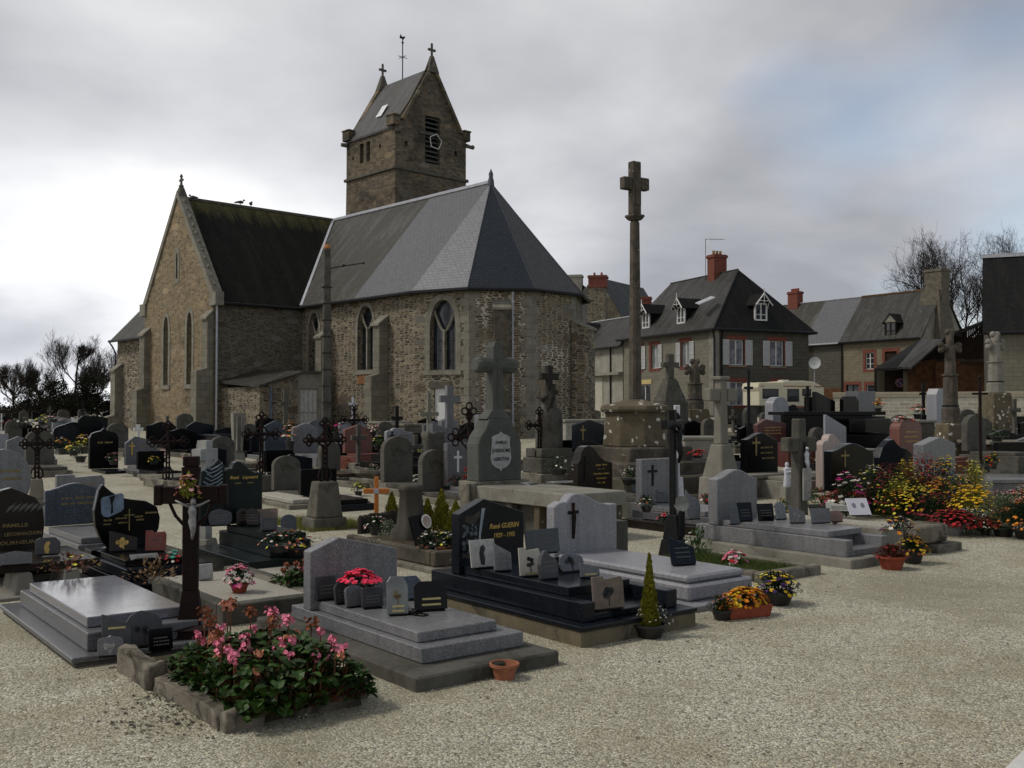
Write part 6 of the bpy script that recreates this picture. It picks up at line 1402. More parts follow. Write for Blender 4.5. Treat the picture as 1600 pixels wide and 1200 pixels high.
# concrete crucifix with silver figure
p = gp(1249, 812); Yc = p.y; z0 = G(p.x, Yc); X = empty('concrete_crucifix', (p.x, Yc, z0), 35, 'mossy concrete cross with a silver figure and pipe, centre right', 'crucifix', 'grave crosses'); zz = lambda y: at(0, y, Yc).z - z0
m = MB(); m.taper(0, 0, .22, .2, .17, .16, -.1, zz(654)); m.box(-.33, -.09, -.09, .09, zz(706), zz(683)); m.box(.09, .33, -.09, .09, zz(706), zz(683)); m.build('cross', CONCD, X, bevel=.02); m = MB(); m.tube([(0, -.12, .35), (0, -.12, zz(690))], .022, 6); m.build('metal_upright', DARKM, X); christ(X, 0, -.13, zz(738), zz(698)-zz(738), SILVER, arms=False)
m = MB(); m.box(-.09, .09, -.17, -.13, .3, .8); m.build('slotted_panel', GREYW, X, bevel=.008)
p = gp(1230, 806); z0 = G(p.x, p.y); Yc = p.y; V = empty('white_statuette', (p.x, p.y, z0), 20, 'small white robed statuette on a narrow stone post', 'statue'); zz = lambda y: at(0, y, Yc).z - z0
MB().taper(0, 0, .2, .18, .15, .14, -.05, zz(760)).build('post', CONC, V, bevel=.01)
m = MB(); a = zz(760); h_ = zz(722)-a; m.lathe([(.06, a), (.065, a+.03), (.045, a+h_*.45), (.048, a+h_*.62), (.052, a+h_*.74), (.024, a+h_*.80), (.02, a+h_*.83)], 0, 0, 10, sy=.8); m.ball((0, 0, a+h_*.9), .034, 8, 1, 1, 1.15); m.tube([(-.06, 0, a+h_*.72), (-.05, -.05, a+h_*.58), (0, -.075, a+h_*.62)], .018, 5); m.tube([(.06, 0, a+h_*.72), (.05, -.05, a+h_*.58), (0, -.075, a+h_*.62)], .018, 5); m.build('figure', plain('white glazed figure', (.52,.53,.58), .35, var=.1), V, smooth=1)
# ================= right middle
stone('dark red granite headstone with small gilt lines far right of the calvary', 1184, 1228, 655, 692, 27, GRD2, 'peak_left', L=.9, t=.14, lines=3, lm=GOLD)
stone('beige pink headstone with curved shoulder behind the black one', 1286, 1326, 679, 765, 18.8, GPK, 'wave_left', L=1.6, t=.16, slab=GPK)
stone('pale grey headstone with steeply slanting top above the beige one', 1290, 1322, 648, 700, 23, GGL, 'slope', L=1.0, t=.06, slab=CONC)
stone('black wavy headstone with engraved cross at the left of the flower bank', 1300, 1364, 694, 768, 17.2, GBL, 'wave', L=.9, t=.16, cross=(DULLG, .3, .5, .35, .3), slab=GBL)
stone('blue grey headstone with an etched pointed emblem amid the flower bank', 1374, 1426, 687, 745, 19.2, GBB, 'flame', L=.7, t=.14)
stone('brown red square headstone carrying a paper wrapped bunch', 1406, 1440, 655, 712, 22.5, GRD, 'arch', L=1.2, t=.25, lines=3, lm=GOLD)
stone('plain grey gabled headstone above the right flower bank', 1444, 1492, 684, 745, 19.0, GG, 'gable', L=.6, t=.22)
stone('tall narrow pale headstone left of the big lichened cross', 1464, 1482, 607, 668, 32, GGL, 'clipped', L=.8, t=.35)
stone('tall grey stone with bright shrine niche beside the rust post', 1512, 1540, 648, 705, 22, CONCD, 'arch', L=1.0, t=.14)
stone('grey square stone standing before the wall, centre right', 1342, 1368, 611, 655, 34, GGD, 'rect', L=.8, t=.5)
stone('black pointed headstone before the wall', 1275, 1305, 612, 650, 33, GBL, 'slope', L=1.0, t=.15)
stone('black rounded headstone before the wall with small oval emblem', 1318, 1342, 619, 650, 33.5, GBL, 'clipped', L=1.0, t=.15)
stone('narrow black stone left of the pointed black one', 1261, 1273, 620, 648, 34, GBL, 'rect', L=.6, t=.12)
stone('pale grey rounded headstone with striped ribbon in front of the caravan', 1208, 1232, 620, 668, 30, GGL, 'arch', L=.8, t=.3)
p = at(1240, 676, 28.5); z0 = G(p.x, p.y); o = empty('black_table_tomb', (p.x, p.y, z0), 4, 'long gleaming black table tomb stretching before the wall', 'tomb', GR)
zt = at(0, 643, 28.5).z - z0; box(o, 'table_slab', GBL, -.3, 2.6, -.1, 1.3, zt-.1, zt, .01); box(o, 'body', GBL, .0, 2.3, .1, 1.1, -.1, zt-.102, .01)
stone('dark mausoleum headstone beside the long black table tomb', 1352, 1392, 655, 676, 27.5, GBL, 'rect', L=.6, t=.5)
p = at(1372, 668, 31); chest('grey concrete tomb with flat lid in front of the pale wall', 1372, 668, 6, 1.8, 1.4, .95, CONCD, CONC, Y=31)
chest('dark stone tomb with table lid below the distant ringed cross', 1548, 690, 4, 1.6, 1.5, .72, GBR, CURB, Y=25)
chest('long flat grey tomb edge running to the right picture side', 1500, 745, 4, 2.6, 1.6, .32, GGD, GG, Y=19.5)
chest('low light tomb behind the grey gabled headstone', 1480, 705, 2, 3.2, 1.4, .45, CONCD, CONC, Y=23)
chest('low pale tomb left of the brown red headstone', 1345, 712, 4, 1.5, 1.3, .42, CONC, plain('pale top stone', (.36,.35,.31), .8), Y=22)
chest('flat wide stone tomb between the statuette and the beige headstone', 1200, 742, 6, 1.4, 1.3, .38, CONCD, CURB, Y=20)
chest('pale low tomb behind the calvary on its right', 1070, 695, 8, 1.2, 1.2, .75, CONC, CONC, Y=27)
chest('dark low tomb right of the calvary steps', 1068, 712, 10, 1.2, 1.2, .4, GBL, GBB, Y=24)
chest('grey tomb with slanting top plaque beyond the calvary', 1092, 690, 8, .9, 1.1, .5, GGD, GG, Y=28)
# ringed / trefoil stone crosses
def trefoil(label, px, yt, yb, Y, m, wpx=42, rz=15):
    p = at(px, yb, Y); z0 = G(p.x, p.y); o = empty('trefoil_stone_cross', (p.x, Y, z0), rz, label, 'stone cross', 'grave crosses'); s = Y/1600; zz = lambda f: at(0, yb+(yt-yb)*f, Y).z - z0
    b = MB(); b.taper(0, 0, 52*s, 46*s, 34*s, 30*s, -.2, zz(.22)); b.build('pedestal', LICH, o, bevel=.04)
    b = MB(); b.lathe([(14*s, zz(.22)), (14*s, zz(.34)), (11.5*s, zz(.36)), (11*s, zz(.60)), (9*s, zz(.62)), (7.5*s, zz(.86))], 0, 0, 8, r8); b.build('shaft', m, o, bevel=.01)
    for f in (.36, .62): q = MB(); q.lathe([(12.8*s, zz(f)-.02), (12.8*s, zz(f)+.03)], 0, 0, 8, r8); q.build('collar', DARKM if f < .5 else m, o)
    b = MB(); za = zz(.85); b.tube([(-wpx*.5*s, 0, za), (wpx*.5*s, 0, za)], 5*s, 8); b.tube([(0, 0, zz(.8)), (0, 0, zz(.98))], 6*s, 8)
    for sx in (-1, 1):
        for dz in (-4, 4): b.ball((sx*wpx*.48*s, 0, za+dz*s), 5*s, 8)
    for dx in (-4, 4): b.ball((dx*s, 0, zz(.98)), 5*s, 8)
    b.build('cross_head', m, o, smooth=2); return o
trefoil('big lichened trefoil cross in front of the planked barn', 1486, 515, 702, 27, LICHS, 34)
trefoil('distant trefoil cross before the stone barn wall', 1556, 520, 640, 38, CONC, 26)
trefoil('pale trefoil cross on a tall tapering pedestal before the grey house', 1086, 563, 660, 36, LICHS, 28)
p = at(1047, 668, 34); z0 = G(p.x, 34); o = empty('stone_obelisk_cross', (p.x, 34, z0), 25, 'grey stone cross on a broad bell shaped pedestal before the grey house', 'monument'); zz = lambda y: at(0, y, 34).z - z0
m = MB(); m.taper(0, 0, 1.0, .8, .95, .75, -.1, zz(628)); m.taper(0, 0, .9, .7, .35, .3, zz(628), zz(592)); m.build('pedestal', CONCD, o, bevel=.02); m = MB(); m.box(-.11, .11, -.1, .1, zz(592), zz(553)); m.box(-.32, .32, -.09, .09, zz(574), zz(566)); m.build('cross', CONCD, o, bevel=.015)
simple_cross('thin dark iron cross in front of the caravan house', 1170, 578, 660, 33, 14, 4, DARKM, rz=10)
simple_cross('dark cross with little round base before the caravan', 1262, 603, 645, 32, 9, 4, BLACKI, rz=10)
p = gp(1533, 770); X = empty('rust_post_cross', p, 5, 'thin rust brown iron post cross at the right side', 'iron cross', 'grave crosses'); H = at(0, 590, p.y).z - p.z; m = MB(); m.tube([(0, 0, -.05), (0, 0, H)], .03, 6); m.tube([(-.16, 0, H*.86), (.16, 0, H*.86)], .022, 6); m.build('cross', RUST, X); m = MB(); m.ball((0, 0, H), .045, 8); m.build('knob', RUST, X)
p = gp(1446, 760); 
simple_cross('black iron grave cross on a pale block, upper right', 1443, 598, 648, 33, 12, 4, BLACKI, rz=10)
# dark draped monument
p = gp(858, 775); Yc = p.y; z0 = p.z; T = empty('draped_monument', (p.x, Yc, z0), 32, 'dark weathered cross on a draped fluted pedestal in front of the apse', 'monument'); zz = lambda y: at(0, y, Yc).z - z0
m = MB(); m.box(-.42, .42, -.35, .35, -.1, zz(738)); m.build('base', CURB, T, bevel=.02); m = MB(); m.box(-.40, .40, -.33, .33, zz(738)+.002, zz(714)); m.build('dark_table', CONCD, T, bevel=.02); m = MB(); m.box(-.36, .36, -.28, .28, zz(714)+.002, zz(700)); m.build('step', CONCD, T, bevel=.015)
m = MB()
n = 20; b0 = len(m.v)
for (r_, z) in ((.26, zz(700)), (.26, zz(660)), (.24, zz(645)), (.16, zz(636)), (.12, zz(618)), (.13, zz(612))):
    for k in range(n): a = 2*math.pi*k/n; q = r_*(1+.09*math.cos(k*math.pi)); m.v.append((q*math.cos(a), q*.8*math.sin(a), z))
for i in range(5):
    for k in range(n): k2 = (k+1) % n; m.f.append((b0+i*n+k, b0+i*n+k2, b0+(i+1)*n+k2, b0+(i+1)*n+k))
m.build('draped_pedestal', CONCD, T, smooth=2); m = MB(); DK = oldstone('blackened stone', (.04,.038,.033), (.02,.019,.017), lich=(.2,.2,.17), amt=.42)
cross_mb(m, 0, zz(640), zz(571)-zz(640), .40, .11, .11, -.055, .75, .015); m.tube([(-.2, -.02, zz(625)), (0, -.05, zz(618)), (.17, -.02, zz(612))], .05, 7); m.tube([(-.1, -.06, zz(645)), (.0, -.08, zz(622)), (.06, -.06, zz(600))], [.09, .08, .04], 7); m.build('cross', DK, T, bevel=.01)
# planter with sculpted stump
p = gp(680, 896); T = empty('planter_grave', p, 38, 'lichen spotted concrete planter grave with a draped stone stump', 'grave', GR)
for a in ((0, 1.0, 0, .1), (0, .1, .102, 1.9), (.9, 1.0, .102, 1.9)): box(T, 'planter_wall', LICHS, *a, .06, .22, .015)
box(T, 'footing', CURB, -.07, 1.07, -.07, 2.0, -.08, .058, .015); box(T, 'soil', SOIL, .102, .898, .102, 1.9, -.02, .17, 0)
p2 = at(642, 843, 12.2); q = p2 - p; q = Matrix.Rotation(R(-38), 3, 'Z') @ q; zb = .15; s = 12.2/1600; hh = at(0, 757, 12.2).z - p.z
m = MB(); n = 24; b0 = len(m.v)
for (r_, z) in ((.25, zb), (.24, zb+.12), (.17, zb+.2), (.15, zb+.35), (.13, hh-.10), (.15, hh-.07), (.15, hh-.02), (.10, hh)):
    for k in range(n): a = 2*math.pi*k/n; w_ = r_*(1+.10*math.cos(k*math.pi/2+z*3)); m.v.append((w_*math.cos(a), w_*.8*math.sin(a), z))
for i in range(7):
    for k in range(n): k2 = (k+1) % n; m.f.append((b0+i*n+k, b0+i*n+k2, b0+(i+1)*n+k2, b0+(i+1)*n+k))
m.f.append(tuple(b0+7*n+k for k in range(n))); m.build('draped_stump', oldstone('dark stump stone', (.085,.075,.06), (.05,.045,.038), lich=(.34,.33,.29), amt=.5), T, loc=(q.x, q.y, 0), smooth=2)
TPL = T
# orange wooden cross
p = gp(588, 822); X = empty('wooden_cross', p, 5, 'bright orange varnished wooden cross in the middle of the graves', 'wooden cross', 'grave crosses'); H = at(0, 745, p.y).z - p.z; s = p.y/1600
m = MB(); m.box(-3.4*s, 3.4*s, -.02, .02, -.05, H); m.build('upright', ORANGE, X, bevel=.008); m = MB(); m.box(-20*s, 20*s, -.045, -.021, H-26*s, H-18*s); m.build('arm', ORANGE, X, bevel=.01); m = MB(); m.box(-4*s, 4*s, -.055, -.046, H-26*s, H-18*s); m.build('name_plate', plain('grey plate', (.35,.35,.36), .5), X)
# log edging and small grass plot
p = gp(562, 834); o = empty('log_edging', p, 60, 'row of dark upright log stubs edging the small grass plot', 'edging'); m = MB(); rr = random.Random(4)
for i in range(9): m.lathe([(.045, -.05), (.045, .22+rr.uniform(-.03, .04)), (.02, .25)], i*.1, rr.uniform(-.02, .02), 8)
m.build('stubs', BARK, o)
# concrete flower bowl
p = gp(584, 752); o = empty('stone_bowl', p, 20, 'low round concrete bowl of dry heather in the left centre', 'planter'); m = MB(); m.lathe([(.22, 0), (.42, .2), (.42, .26), (.36, .26), (.3, .2)], 0, 0, 16, sx=1.15); m.build('bowl', CURB, o, smooth=1); TBOWL = (o, p)

# white painted kerbstone cutting into the lower right corner
pa, pb = gz(1562, 1204, .12), gz(1622, 1146, .12); d = (pb - pa); o = empty('white_kerbstone', (pa.x, pa.y, 0), math.degrees(math.atan2(d.y, d.x)), 'rust stained white painted kerbstone cutting into the lower right corner', 'kerbstone')
box(o, 'painted_block', plain('chipped white paint', (.52,.51,.49), .7, var=.1, scale=8, dirt=((.22,.10,.05), .60, 9)), -.4, 1.2, -.3, 0, -.1, .12, .012)
# ------------------------------------------------------------ flowers and plants
LG = leafm('green leaf', (.035,.07,.018), .5); LD = leafm('dark green leaf', (.016,.033,.012), .5); LY = leafm('yellow green leaf', (.14,.15,.02), .45)
LGR = leafm('grey green leaf', (.09,.115,.07), .35); LBR = leafm('reddish brown leaf', (.08,.03,.018), .5); LMS = leafm('thuja leaf', (.15,.15,.018), .55)
FC = {'red': leafm('deep red petal', (.20,.010,.012), .4), 'brightred': leafm('bright red petal', (.42,.02,.025), .3), 'pink': leafm('pink petal', (.62,.17,.26), .3), 'hotpink': leafm('hot pink petal', (.72,.04,.10), .3),
      'palepink': leafm('pale pink petal', (.62,.36,.36), .25), 'yellow': leafm('yellow petal', (.58,.38,.02), .3), 'lemon': leafm('lemon petal', (.55,.52,.06), .3), 'orange': leafm('orange petal', (.58,.20,.02), .3),
      'white': leafm('white petal', (.55,.54,.48), .15), 'purple': leafm('purple petal', (.05,.02,.09), .4), 'salmon': leafm('salmon petal', (.50,.20,.13), .35), 'rust': leafm('rust brown petal', (.16,.05,.02), .5), 'teal': leafm('teal petal', (.05,.33,.27), .3), 'wine': leafm('wine petal', (.10,.012,.022), .5), 'magenta': leafm('magenta petal', (.42,.02,.17), .3)}
def leafq(mb, p, d, l, w, up=.3):
    d = Vector(d).normalized(); s = d.cross(Vector((0, 0, 1)));
    if s.length < .05: s = Vector((1, 0, 0))
    s = s.normalized() * w; n = d.cross(s).normalized() * l * .12
    p = Vector(p); mb.add([p, p + d*l*.5 + s + n, p + d*l, p + d*l*.5 - s + n], [(0, 1, 2, 3)])
def blossom(mb, p, r, n, rr, k=5):
    n = Vector(n).normalized(); a = n.cross(Vector((.3, .8, .1))).normalized(); b = n.cross(a); p = Vector(p); o = rr.uniform(0, 6)
    for i in range(k):
        t = o + 2*math.pi*i/k; t2 = t + math.pi/k*1.1; t0 = t - math.pi/k*1.1
        mb.add([p, p + (a*math.cos(t0)+b*math.sin(t0))*r*.7 + n*r*.2, p + (a*math.cos(t)+b*math.sin(t))*r + n*r*.35, p + (a*math.cos(t2)+b*math.sin(t2))*r*.7 + n*r*.2], [(0, 1, 2, 3)])
PG = 'potted flowers on the graves'
def plant(label, pos, w, h, leaf, cols, nf=26, fs=.02, pot='pot', potm=None, ph=.10, pw=None, nl=220, ls=.045, seed=None, cat='potted flowers', name='flower_pot', wy=None, rz=0, shape='dome', group=PG, conc=.0):
    rr = random.Random(seed or int(pos[0]*97+pos[1]*131)); o = empty(name, pos, rz, label, cat, group); wy = wy or w; pw = pw or w*.72; z0 = ph*.85 if pot else 0
    if pot == 'pot': m = MB(); m.lathe([(pw*.34, 0), (pw*.47, ph*.86), (pw*.53, ph*.86), (pw*.53, ph), (pw*.45, ph), (pw*.42, ph*.8)], 0, 0, 14); m.build('pot', potm or PLAST, o, smooth=1)
    elif pot == 'trough': m = MB(); m.taper(0, 0, w*.88, wy*.8, w*.96, wy*.92, 0, ph); m.build('trough', potm or TERRAR, o, bevel=.008)
    elif pot == 'wrap': m = MB(); m.lathe([(pw*.25, 0), (pw*.45, ph*.7), (pw*.72, ph*1.35), (pw*.66, ph*1.3), (pw*.4, ph*.6)], 0, 0, 9); m.build('wrapping', potm or SILVER, o)
    fo = MB(); H = h - z0
    def P(t=1.0):
        a = rr.uniform(0, 6.283)
        if shape == 'cone': z = rr.random()**1.2; r = (1-z)*.95*t+.03; return Vector((w/2*r*math.cos(a), wy/2*r*math.sin(a), z0 + z*H))
        e = math.asin(min(1, rr.random()**.8)) ; e = rr.uniform(.02, 1.45)
        return Vector((w/2*t*math.cos(e)*math.cos(a), wy/2*t*math.cos(e)*math.sin(a), z0 + H*t*math.sin(e)*.95))
    for i in range(nl):
        p = P(rr.uniform(.35, .97)); d = Vector((p.x, p.y, (p.z-z0)*.7+.02)) + Vector((rr.uniform(-1, 1), rr.uniform(-1, 1), rr.uniform(-.5, 1)))*.08
        if shape == 'cone': d = Vector((p.x*1.2, p.y*1.2, w*.5)) + Vector((rr.uniform(-1, 1), rr.uniform(-1, 1), 0))*.03
        leafq(fo, p, d, ls*rr.uniform(.6, 1.3), ls*.26)
    for i in range(6): p = P(.7); fo.tube([(0, 0, z0*.6), p*.6+Vector((0,0,z0*.3)), p], [.004, .003, .002], 3, cap=False)
    fo.build('foliage', leaf, o)
    cols = cols if isinstance(cols, (list, tuple)) else [cols]
    for j, c in enumerate(cols):
        if not c: continue
        mb = MB()
        for i in range(max(3, nf // len(cols))):
            p = P(rr.uniform(.93, 1.1)); p.z = max(p.z, z0 + H*conc); n = Vector((p.x/w, p.y/wy, (p.z-z0)/H+.35)); blossom(mb, p, fs*rr.uniform(.75, 1.25), n, rr)
            if fs > .02: blossom(mb, p + n.normalized()*fs*.2, fs*.6, n, rr)
        mb.build('blossoms', FC[c], o)
    return o
def gpv(px, py, z=None): return gp(px, py) if z is None else gz(px, py, z)
# --- elephant ears in the mossy bed
def bergenia(T, x0, x1, y0, y1, z, n, seed, label, stalks, cat='flowering plant', name='elephant_ears_plant', hl=.26):
    rr = random.Random(seed); M = T.matrix_world if False else Matrix.Translation(T.location) @ Matrix.Rotation(T.rotation_euler.z, 4, 'Z')
    c = M @ Vector(((x0+x1)/2, (y0+y1)/2, z)); o = empty(name, c, math.degrees(T.rotation_euler.z), label, cat, 'elephant ears plants'); W, L = x1-x0, y1-y0
    lf = MB(); stm = MB()
    for i in range(n):
        x, y = rr.uniform(-.5, .5)*W, rr.uniform(-.5, .5)*L; e = max(0, 1 - (2*x/W)**4*.6 - (2*y/L)**4*.6); hz_ = (.03 + rr.random()*hl)*(.4+.6*e)
        out = Vector((x*1.3/W + rr.uniform(-.5, .5), y*1.3/L + rr.uniform(-.5, .5), 0)); out = out.normalized() if out.length > .01 else Vector((1, 0, 0))
        s = rr.uniform(.018, .045); tip = rr.uniform(-.7, 1.1); d = (out + Vector((0, 0, tip))).normalized(); side = d.cross(Vector((0, 0, 1))).normalized(); nn = side.cross(d).normalized()
        c0 = Vector((x, y, hz_)); k = 9; pts = [c0]
        for j in range(k):
            a = 2*math.pi*j/k; u, v = math.cos(a), math.sin(a); rw = 1 + .13*math.sin(3*a+i) - .12*abs(math.sin(a))
            pts.append(c0 + d*(s*1.15*u*rw) + side*(s*v*rw) + nn*(s*(.38*abs(v) - .25*u*u + .06*math.sin(5*a+i)) ))
        lf.add(pts, [(0, 1+j, 1+(j+1) % k) for j in range(k)])
        stm.tube([(x*.8, y*.8, 0), (x*.9, y*.9, hz_*.6), tuple(c0 - d*s)], .004, 3, cap=False)
    lf.build('leaves', leafm('glossy round leaf', (.022,.05,.010), .6, .5), o)
    fl = {}
    for (x, y, h, r, c_) in stalks:
        X, Y = x*W, y*L; tx, ty = X + rr.uniform(-.04, .04), Y + rr.uniform(-.04, .04); stm.tube([(X, Y, .02), ((X+tx)/2, (Y+ty)/2, h*.6), (tx, ty, h)], .005, 4, cap=False)
        mb = fl.setdefault(c_, MB())
        for i in range(int(24*r/.04)):
            a = rr.uniform(0, 6.28); q = Vector((tx + r*rr.random()**.6*math.cos(a), ty + r*rr.random()**.6*math.sin(a), h + rr.uniform(-.8, .6)*r))
            blossom(mb, q, rr.uniform(.010, .017), (math.cos(a)*.6, math.sin(a)*.6, rr.uniform(-.2, 1)), rr)
            if rr.random() < .35: stm.tube([(tx, ty, h-.03), tuple(q)], .002, 3, cap=False)
    stm.build('stems', leafm('red green stalk', (.13,.055,.03), .4), o)
    for c_, mb in fl.items(): mb.build('blossoms', FC[c_], o)
    return o
rr = random.Random(21)
st = []
for i in range(40): st.append((rr.uniform(-.42, .42), rr.uniform(-.4, .4), rr.uniform(.22, .31), rr.uniform(.022, .036), rr.choice(['pink', 'pink', 'pink', 'salmon'])))
for x, y, h in ((-.35, .2, .40), (-.28, .35, .42), (-.1, .32, .46), (-.02, .42, .44), (-.38, .05, .36), (.1, .35, .40), (.22, .33, .38), (.3, .1, .36), (.42, .1, .34), (.05, .1, .38), (-.45, -.1, .33)): st.append((x, y, h, .05, rr.choice(['salmon', 'pink', 'rust'])))
bergenia(TBED, .06, .86, -.16, 1.0, .05, 1700, 3, 'mass of pink flowering elephant ears in the foreground curbed bed', st)
st2 = [(rr.uniform(-.4, .4), rr.uniform(-.4, .4), rr.uniform(.14, .24), .03, rr.choice(['salmon', 'pink', 'rust'])) for i in range(12)]
class _T: pass
p = gz(470, 918, .12); t_ = _T(); t_.location = Vector((p.x, p.y, .0)); t_.rotation_euler = Vector((0, 0, R(38)))
bergenia(t_, -.16, .18, -.16, .3, .10, 130, 5, 'small clump of elephant ears left of the central headstone', st2, hl=.15)
# --- foreground pots
p = gz(374, 925, .15); plant('terracotta pot of pink and white flowers standing on the gravel bed', p, .24, .23, LD, ['pink', 'white', 'palepink', 'magenta'], 60, .026, 'pot', TERRAR, .07, .16, 120)
p = gp(788, 1060); o = empty('terracotta_pot', p, 0, 'empty terracotta pot on the gravel beside the central tomb', 'flower pot')
m = MB(); m.lathe([(.062, 0), (.075, .055), (.08, .075), (.095, .08), (.095, .098), (.083, .098), (.076, .07), (.07, .05)], 0, 0, 24); m.build('pot', TERRA, o, smooth=1); MB().lathe([(.002, .062), (.0735, .064)], 0, 0, 20).build('soil', SOIL, o)
p = gp(1015, 995); plant('pointed yellow green dwarf conifer in a black pot at the path edge', p, .16, .60, LMS, [None], pot='pot', ph=.10, pw=.26, nl=3200, ls=.028, shape='cone', cat='potted conifer', name='potted_conifer')
p = gp(1020, 992); p.z += .09; plant('tiny white flowers round the foot of the potted conifer', p, .30, .13, LGR, ['white'], 110, .009, None, nl=180, ls=.02, cat='small flowers', name='white_flower_ring', wy=.24)
p = gp(1163, 963); plant('orange yellow pansies in a long terracotta trough by the path', p, .46, .23, LD, ['orange', 'yellow', 'orange'], 300, .024, 'trough', TERRAR, .10, nl=240, wy=.22, rz=25)
p = gp(1128, 968); plant('reddish heather tuft at the left end of the pansy trough', p, .24, .20, LD, ['rust', 'purple'], 30, .012, 'pot', None, .08, nl=300, ls=.03)
p = gp(1214, 944); plant('round bush of purple and yellow pansies in a black pot', p, .42, .28, LD, ['yellow', 'purple', 'purple', 'yellow', 'lemon'], 110, .021, 'pot', None, .11, nl=420)
p = gp(1393, 889); plant('terracotta bowl of dark red cyclamen near the path edge', p, .34, .25, LBR, ['wine', 'wine', 'red'], 50, .022, 'pot', TERRAR, .14, .30, nl=340)
p = gp(1426, 880); plant('golden chrysanthemums in a dark pot right of the terracotta bowl', p, .34, .30, LD, ['orange', 'yellow', 'yellow', 'rust'], 110, .02, 'pot', None, .13, nl=300)
p = gz(562, 942, .262); plant('bright pink cyclamens behind the plaques of the central tomb', p, .29, .24, LD, ['hotpink', 'hotpink'], 90, .03, 'pot', None, .12, .2, nl=80, conc=.5)
p = gz(1148, 882, .05); plant('red pink and white artificial flowers lying on the grass plot', p, .26, .15, LG, ['brightred', 'pink', 'white'], 44, .032, None, nl=60, cat='artificial flowers', name='flower_bunch')
p = gz(272, 880, .22); plant('teal and white artificial flowers by the rust crucifix', p, .20, .12, LD, ['teal', 'teal', 'white', 'brightred'], 34, .022, None, nl=30, cat='artificial flowers', name='flower_bunch')
# flower bunch fixed on the crucifix
cx = XCR; za_ = at(0, 765, cx.location.y).z
p = Vector((cx.location.x+.0, cx.location.y-.075, za_-.06)); plant('salmon flower bunch with green leaves tied to the rust crucifix', p, .17, .17, LY, ['salmon', 'palepink'], 30, .02, None, nl=60, ls=.05, cat='flower bunch', name='flower_bunch', wy=.07)
# grass
def grassobj(label, T, x0, x1, y0, y1, z, n, m, h=.05, seed=1):
    rr = random.Random(seed); mb = MB(); M = Matrix.Translation(T.location) @ Matrix.Rotation(T.rotation_euler.z, 4, 'Z')
    for i in range(n):
        p = M @ Vector((rr.uniform(x0, x1), rr.uniform(y0, y1), z)); a = rr.uniform(0, 6.28); hh = h*rr.uniform(.4, 1.2); w_ = .003
        mb.add([p + Vector((math.cos(a)*w_, math.sin(a)*w_, 0)), p - Vector((math.cos(a)*w_, math.sin(a)*w_, 0)), p + Vector((rr.uniform(-.5, .5)*hh, rr.uniform(-.5, .5)*hh, hh))], [(0, 1, 2)])
    return tag(mb.build('grass', m), label, 'grass', kind='stuff')
GRS = leafm('grass blade', (.05,.075,.015), .5); GRY = leafm('yellowish grass blade', (.13,.14,.025), .4)
grassobj('green grass growing inside the low curbed plot', TG1, -.82, -.13, .13, 1.6, .045, 9000, GRS, .055)
t_.location = gp(545, 826); t_.rotation_euler = Vector((0, 0, R(38)))
grassobj('yellow green grass patch by the dark log edging', t_, -.65, .5, -.1, 1.7, 0, 9000, GRY, .07, 2)
# weeds and dark litter by the foreground bed
mb = MB(); rr = random.Random(17)
for i in range(420):
    px, py = rr.gauss(265, 45), rr.gauss(1105, 26); p = gp(px, py); s = rr.uniform(.006, .022); a = rr.uniform(0, 6.28)
    mb.add([p + Vector((s*math.cos(a), s*math.sin(a), .004)), p + Vector((-s*.5, s*.3, .007)), p + Vector((-s*math.cos(a), -s*math.sin(a), .003)), p + Vector((s*.4, -s*.5, .006))], [(0, 1, 2, 3)])
tag(mb.build('litter', leafm('dark leaf litter', (.05,.045,.03), .5)), 'dark bits of leaf litter on the gravel beside the mossy bed', 'leaf litter', kind='stuff')
# --- planter grave plants
M = Matrix.Translation(TPL.location) @ Matrix.Rotation(TPL.rotation_euler.z, 4, 'Z')
def thuja(label, px, py, Y, w, h, m=LMS): p = at(px, py, Y); p.z = max(p.z, G(p.x, Y)); plant(label, p, w, h, m, [None], pot=None, nl=1500, ls=.045, shape='cone', cat='conifer', name='dwarf_conifer', group='dwarf conifers')
thuja('yellow green dwarf conifer between orange cross and draped stump', 612, 815, 15.0, .30, .40)
thuja('largest yellow green dwarf conifer behind the planter grave', 690, 830, 12.2, .36, .46); thuja('dwarf conifer just left of the black gilt name headstone', 712, 832, 11.6, .28, .32); thuja('low yellow green conifer right of the draped stump', 668, 822, 12.6, .26, .3)
p = gz(607, 838, .02); plant('silver grey cushion plant beside the draped stump', p, .26, .22, LGR, ['white'], 30, .008, None, nl=500, ls=.03, cat='cushion plant')
p = gz(588, 836, .0); plant('dark pot with holly and white blooms under the orange cross', p, .30, .26, LD, ['white', 'palepink'], 22, .022, 'pot', None, .12, nl=200, ls=.05)
for i, (px, py, c, lb) in enumerate(((668, 868, ['white', 'rust'], 'white daisies in the lichen planter, left clump'), (694, 852, ['white', 'lemon'], 'white daisies in the lichen planter, right clump'), (704, 868, ['white'], 'pale primroses at the planter end beside the black headstone'))):
    p = at(px, py, 11.0); p.z = .17; plant(lb, p, .24, .22, LD, c, 24, .018, 'pot', TERRA if i == 1 else None, .07, nl=160)
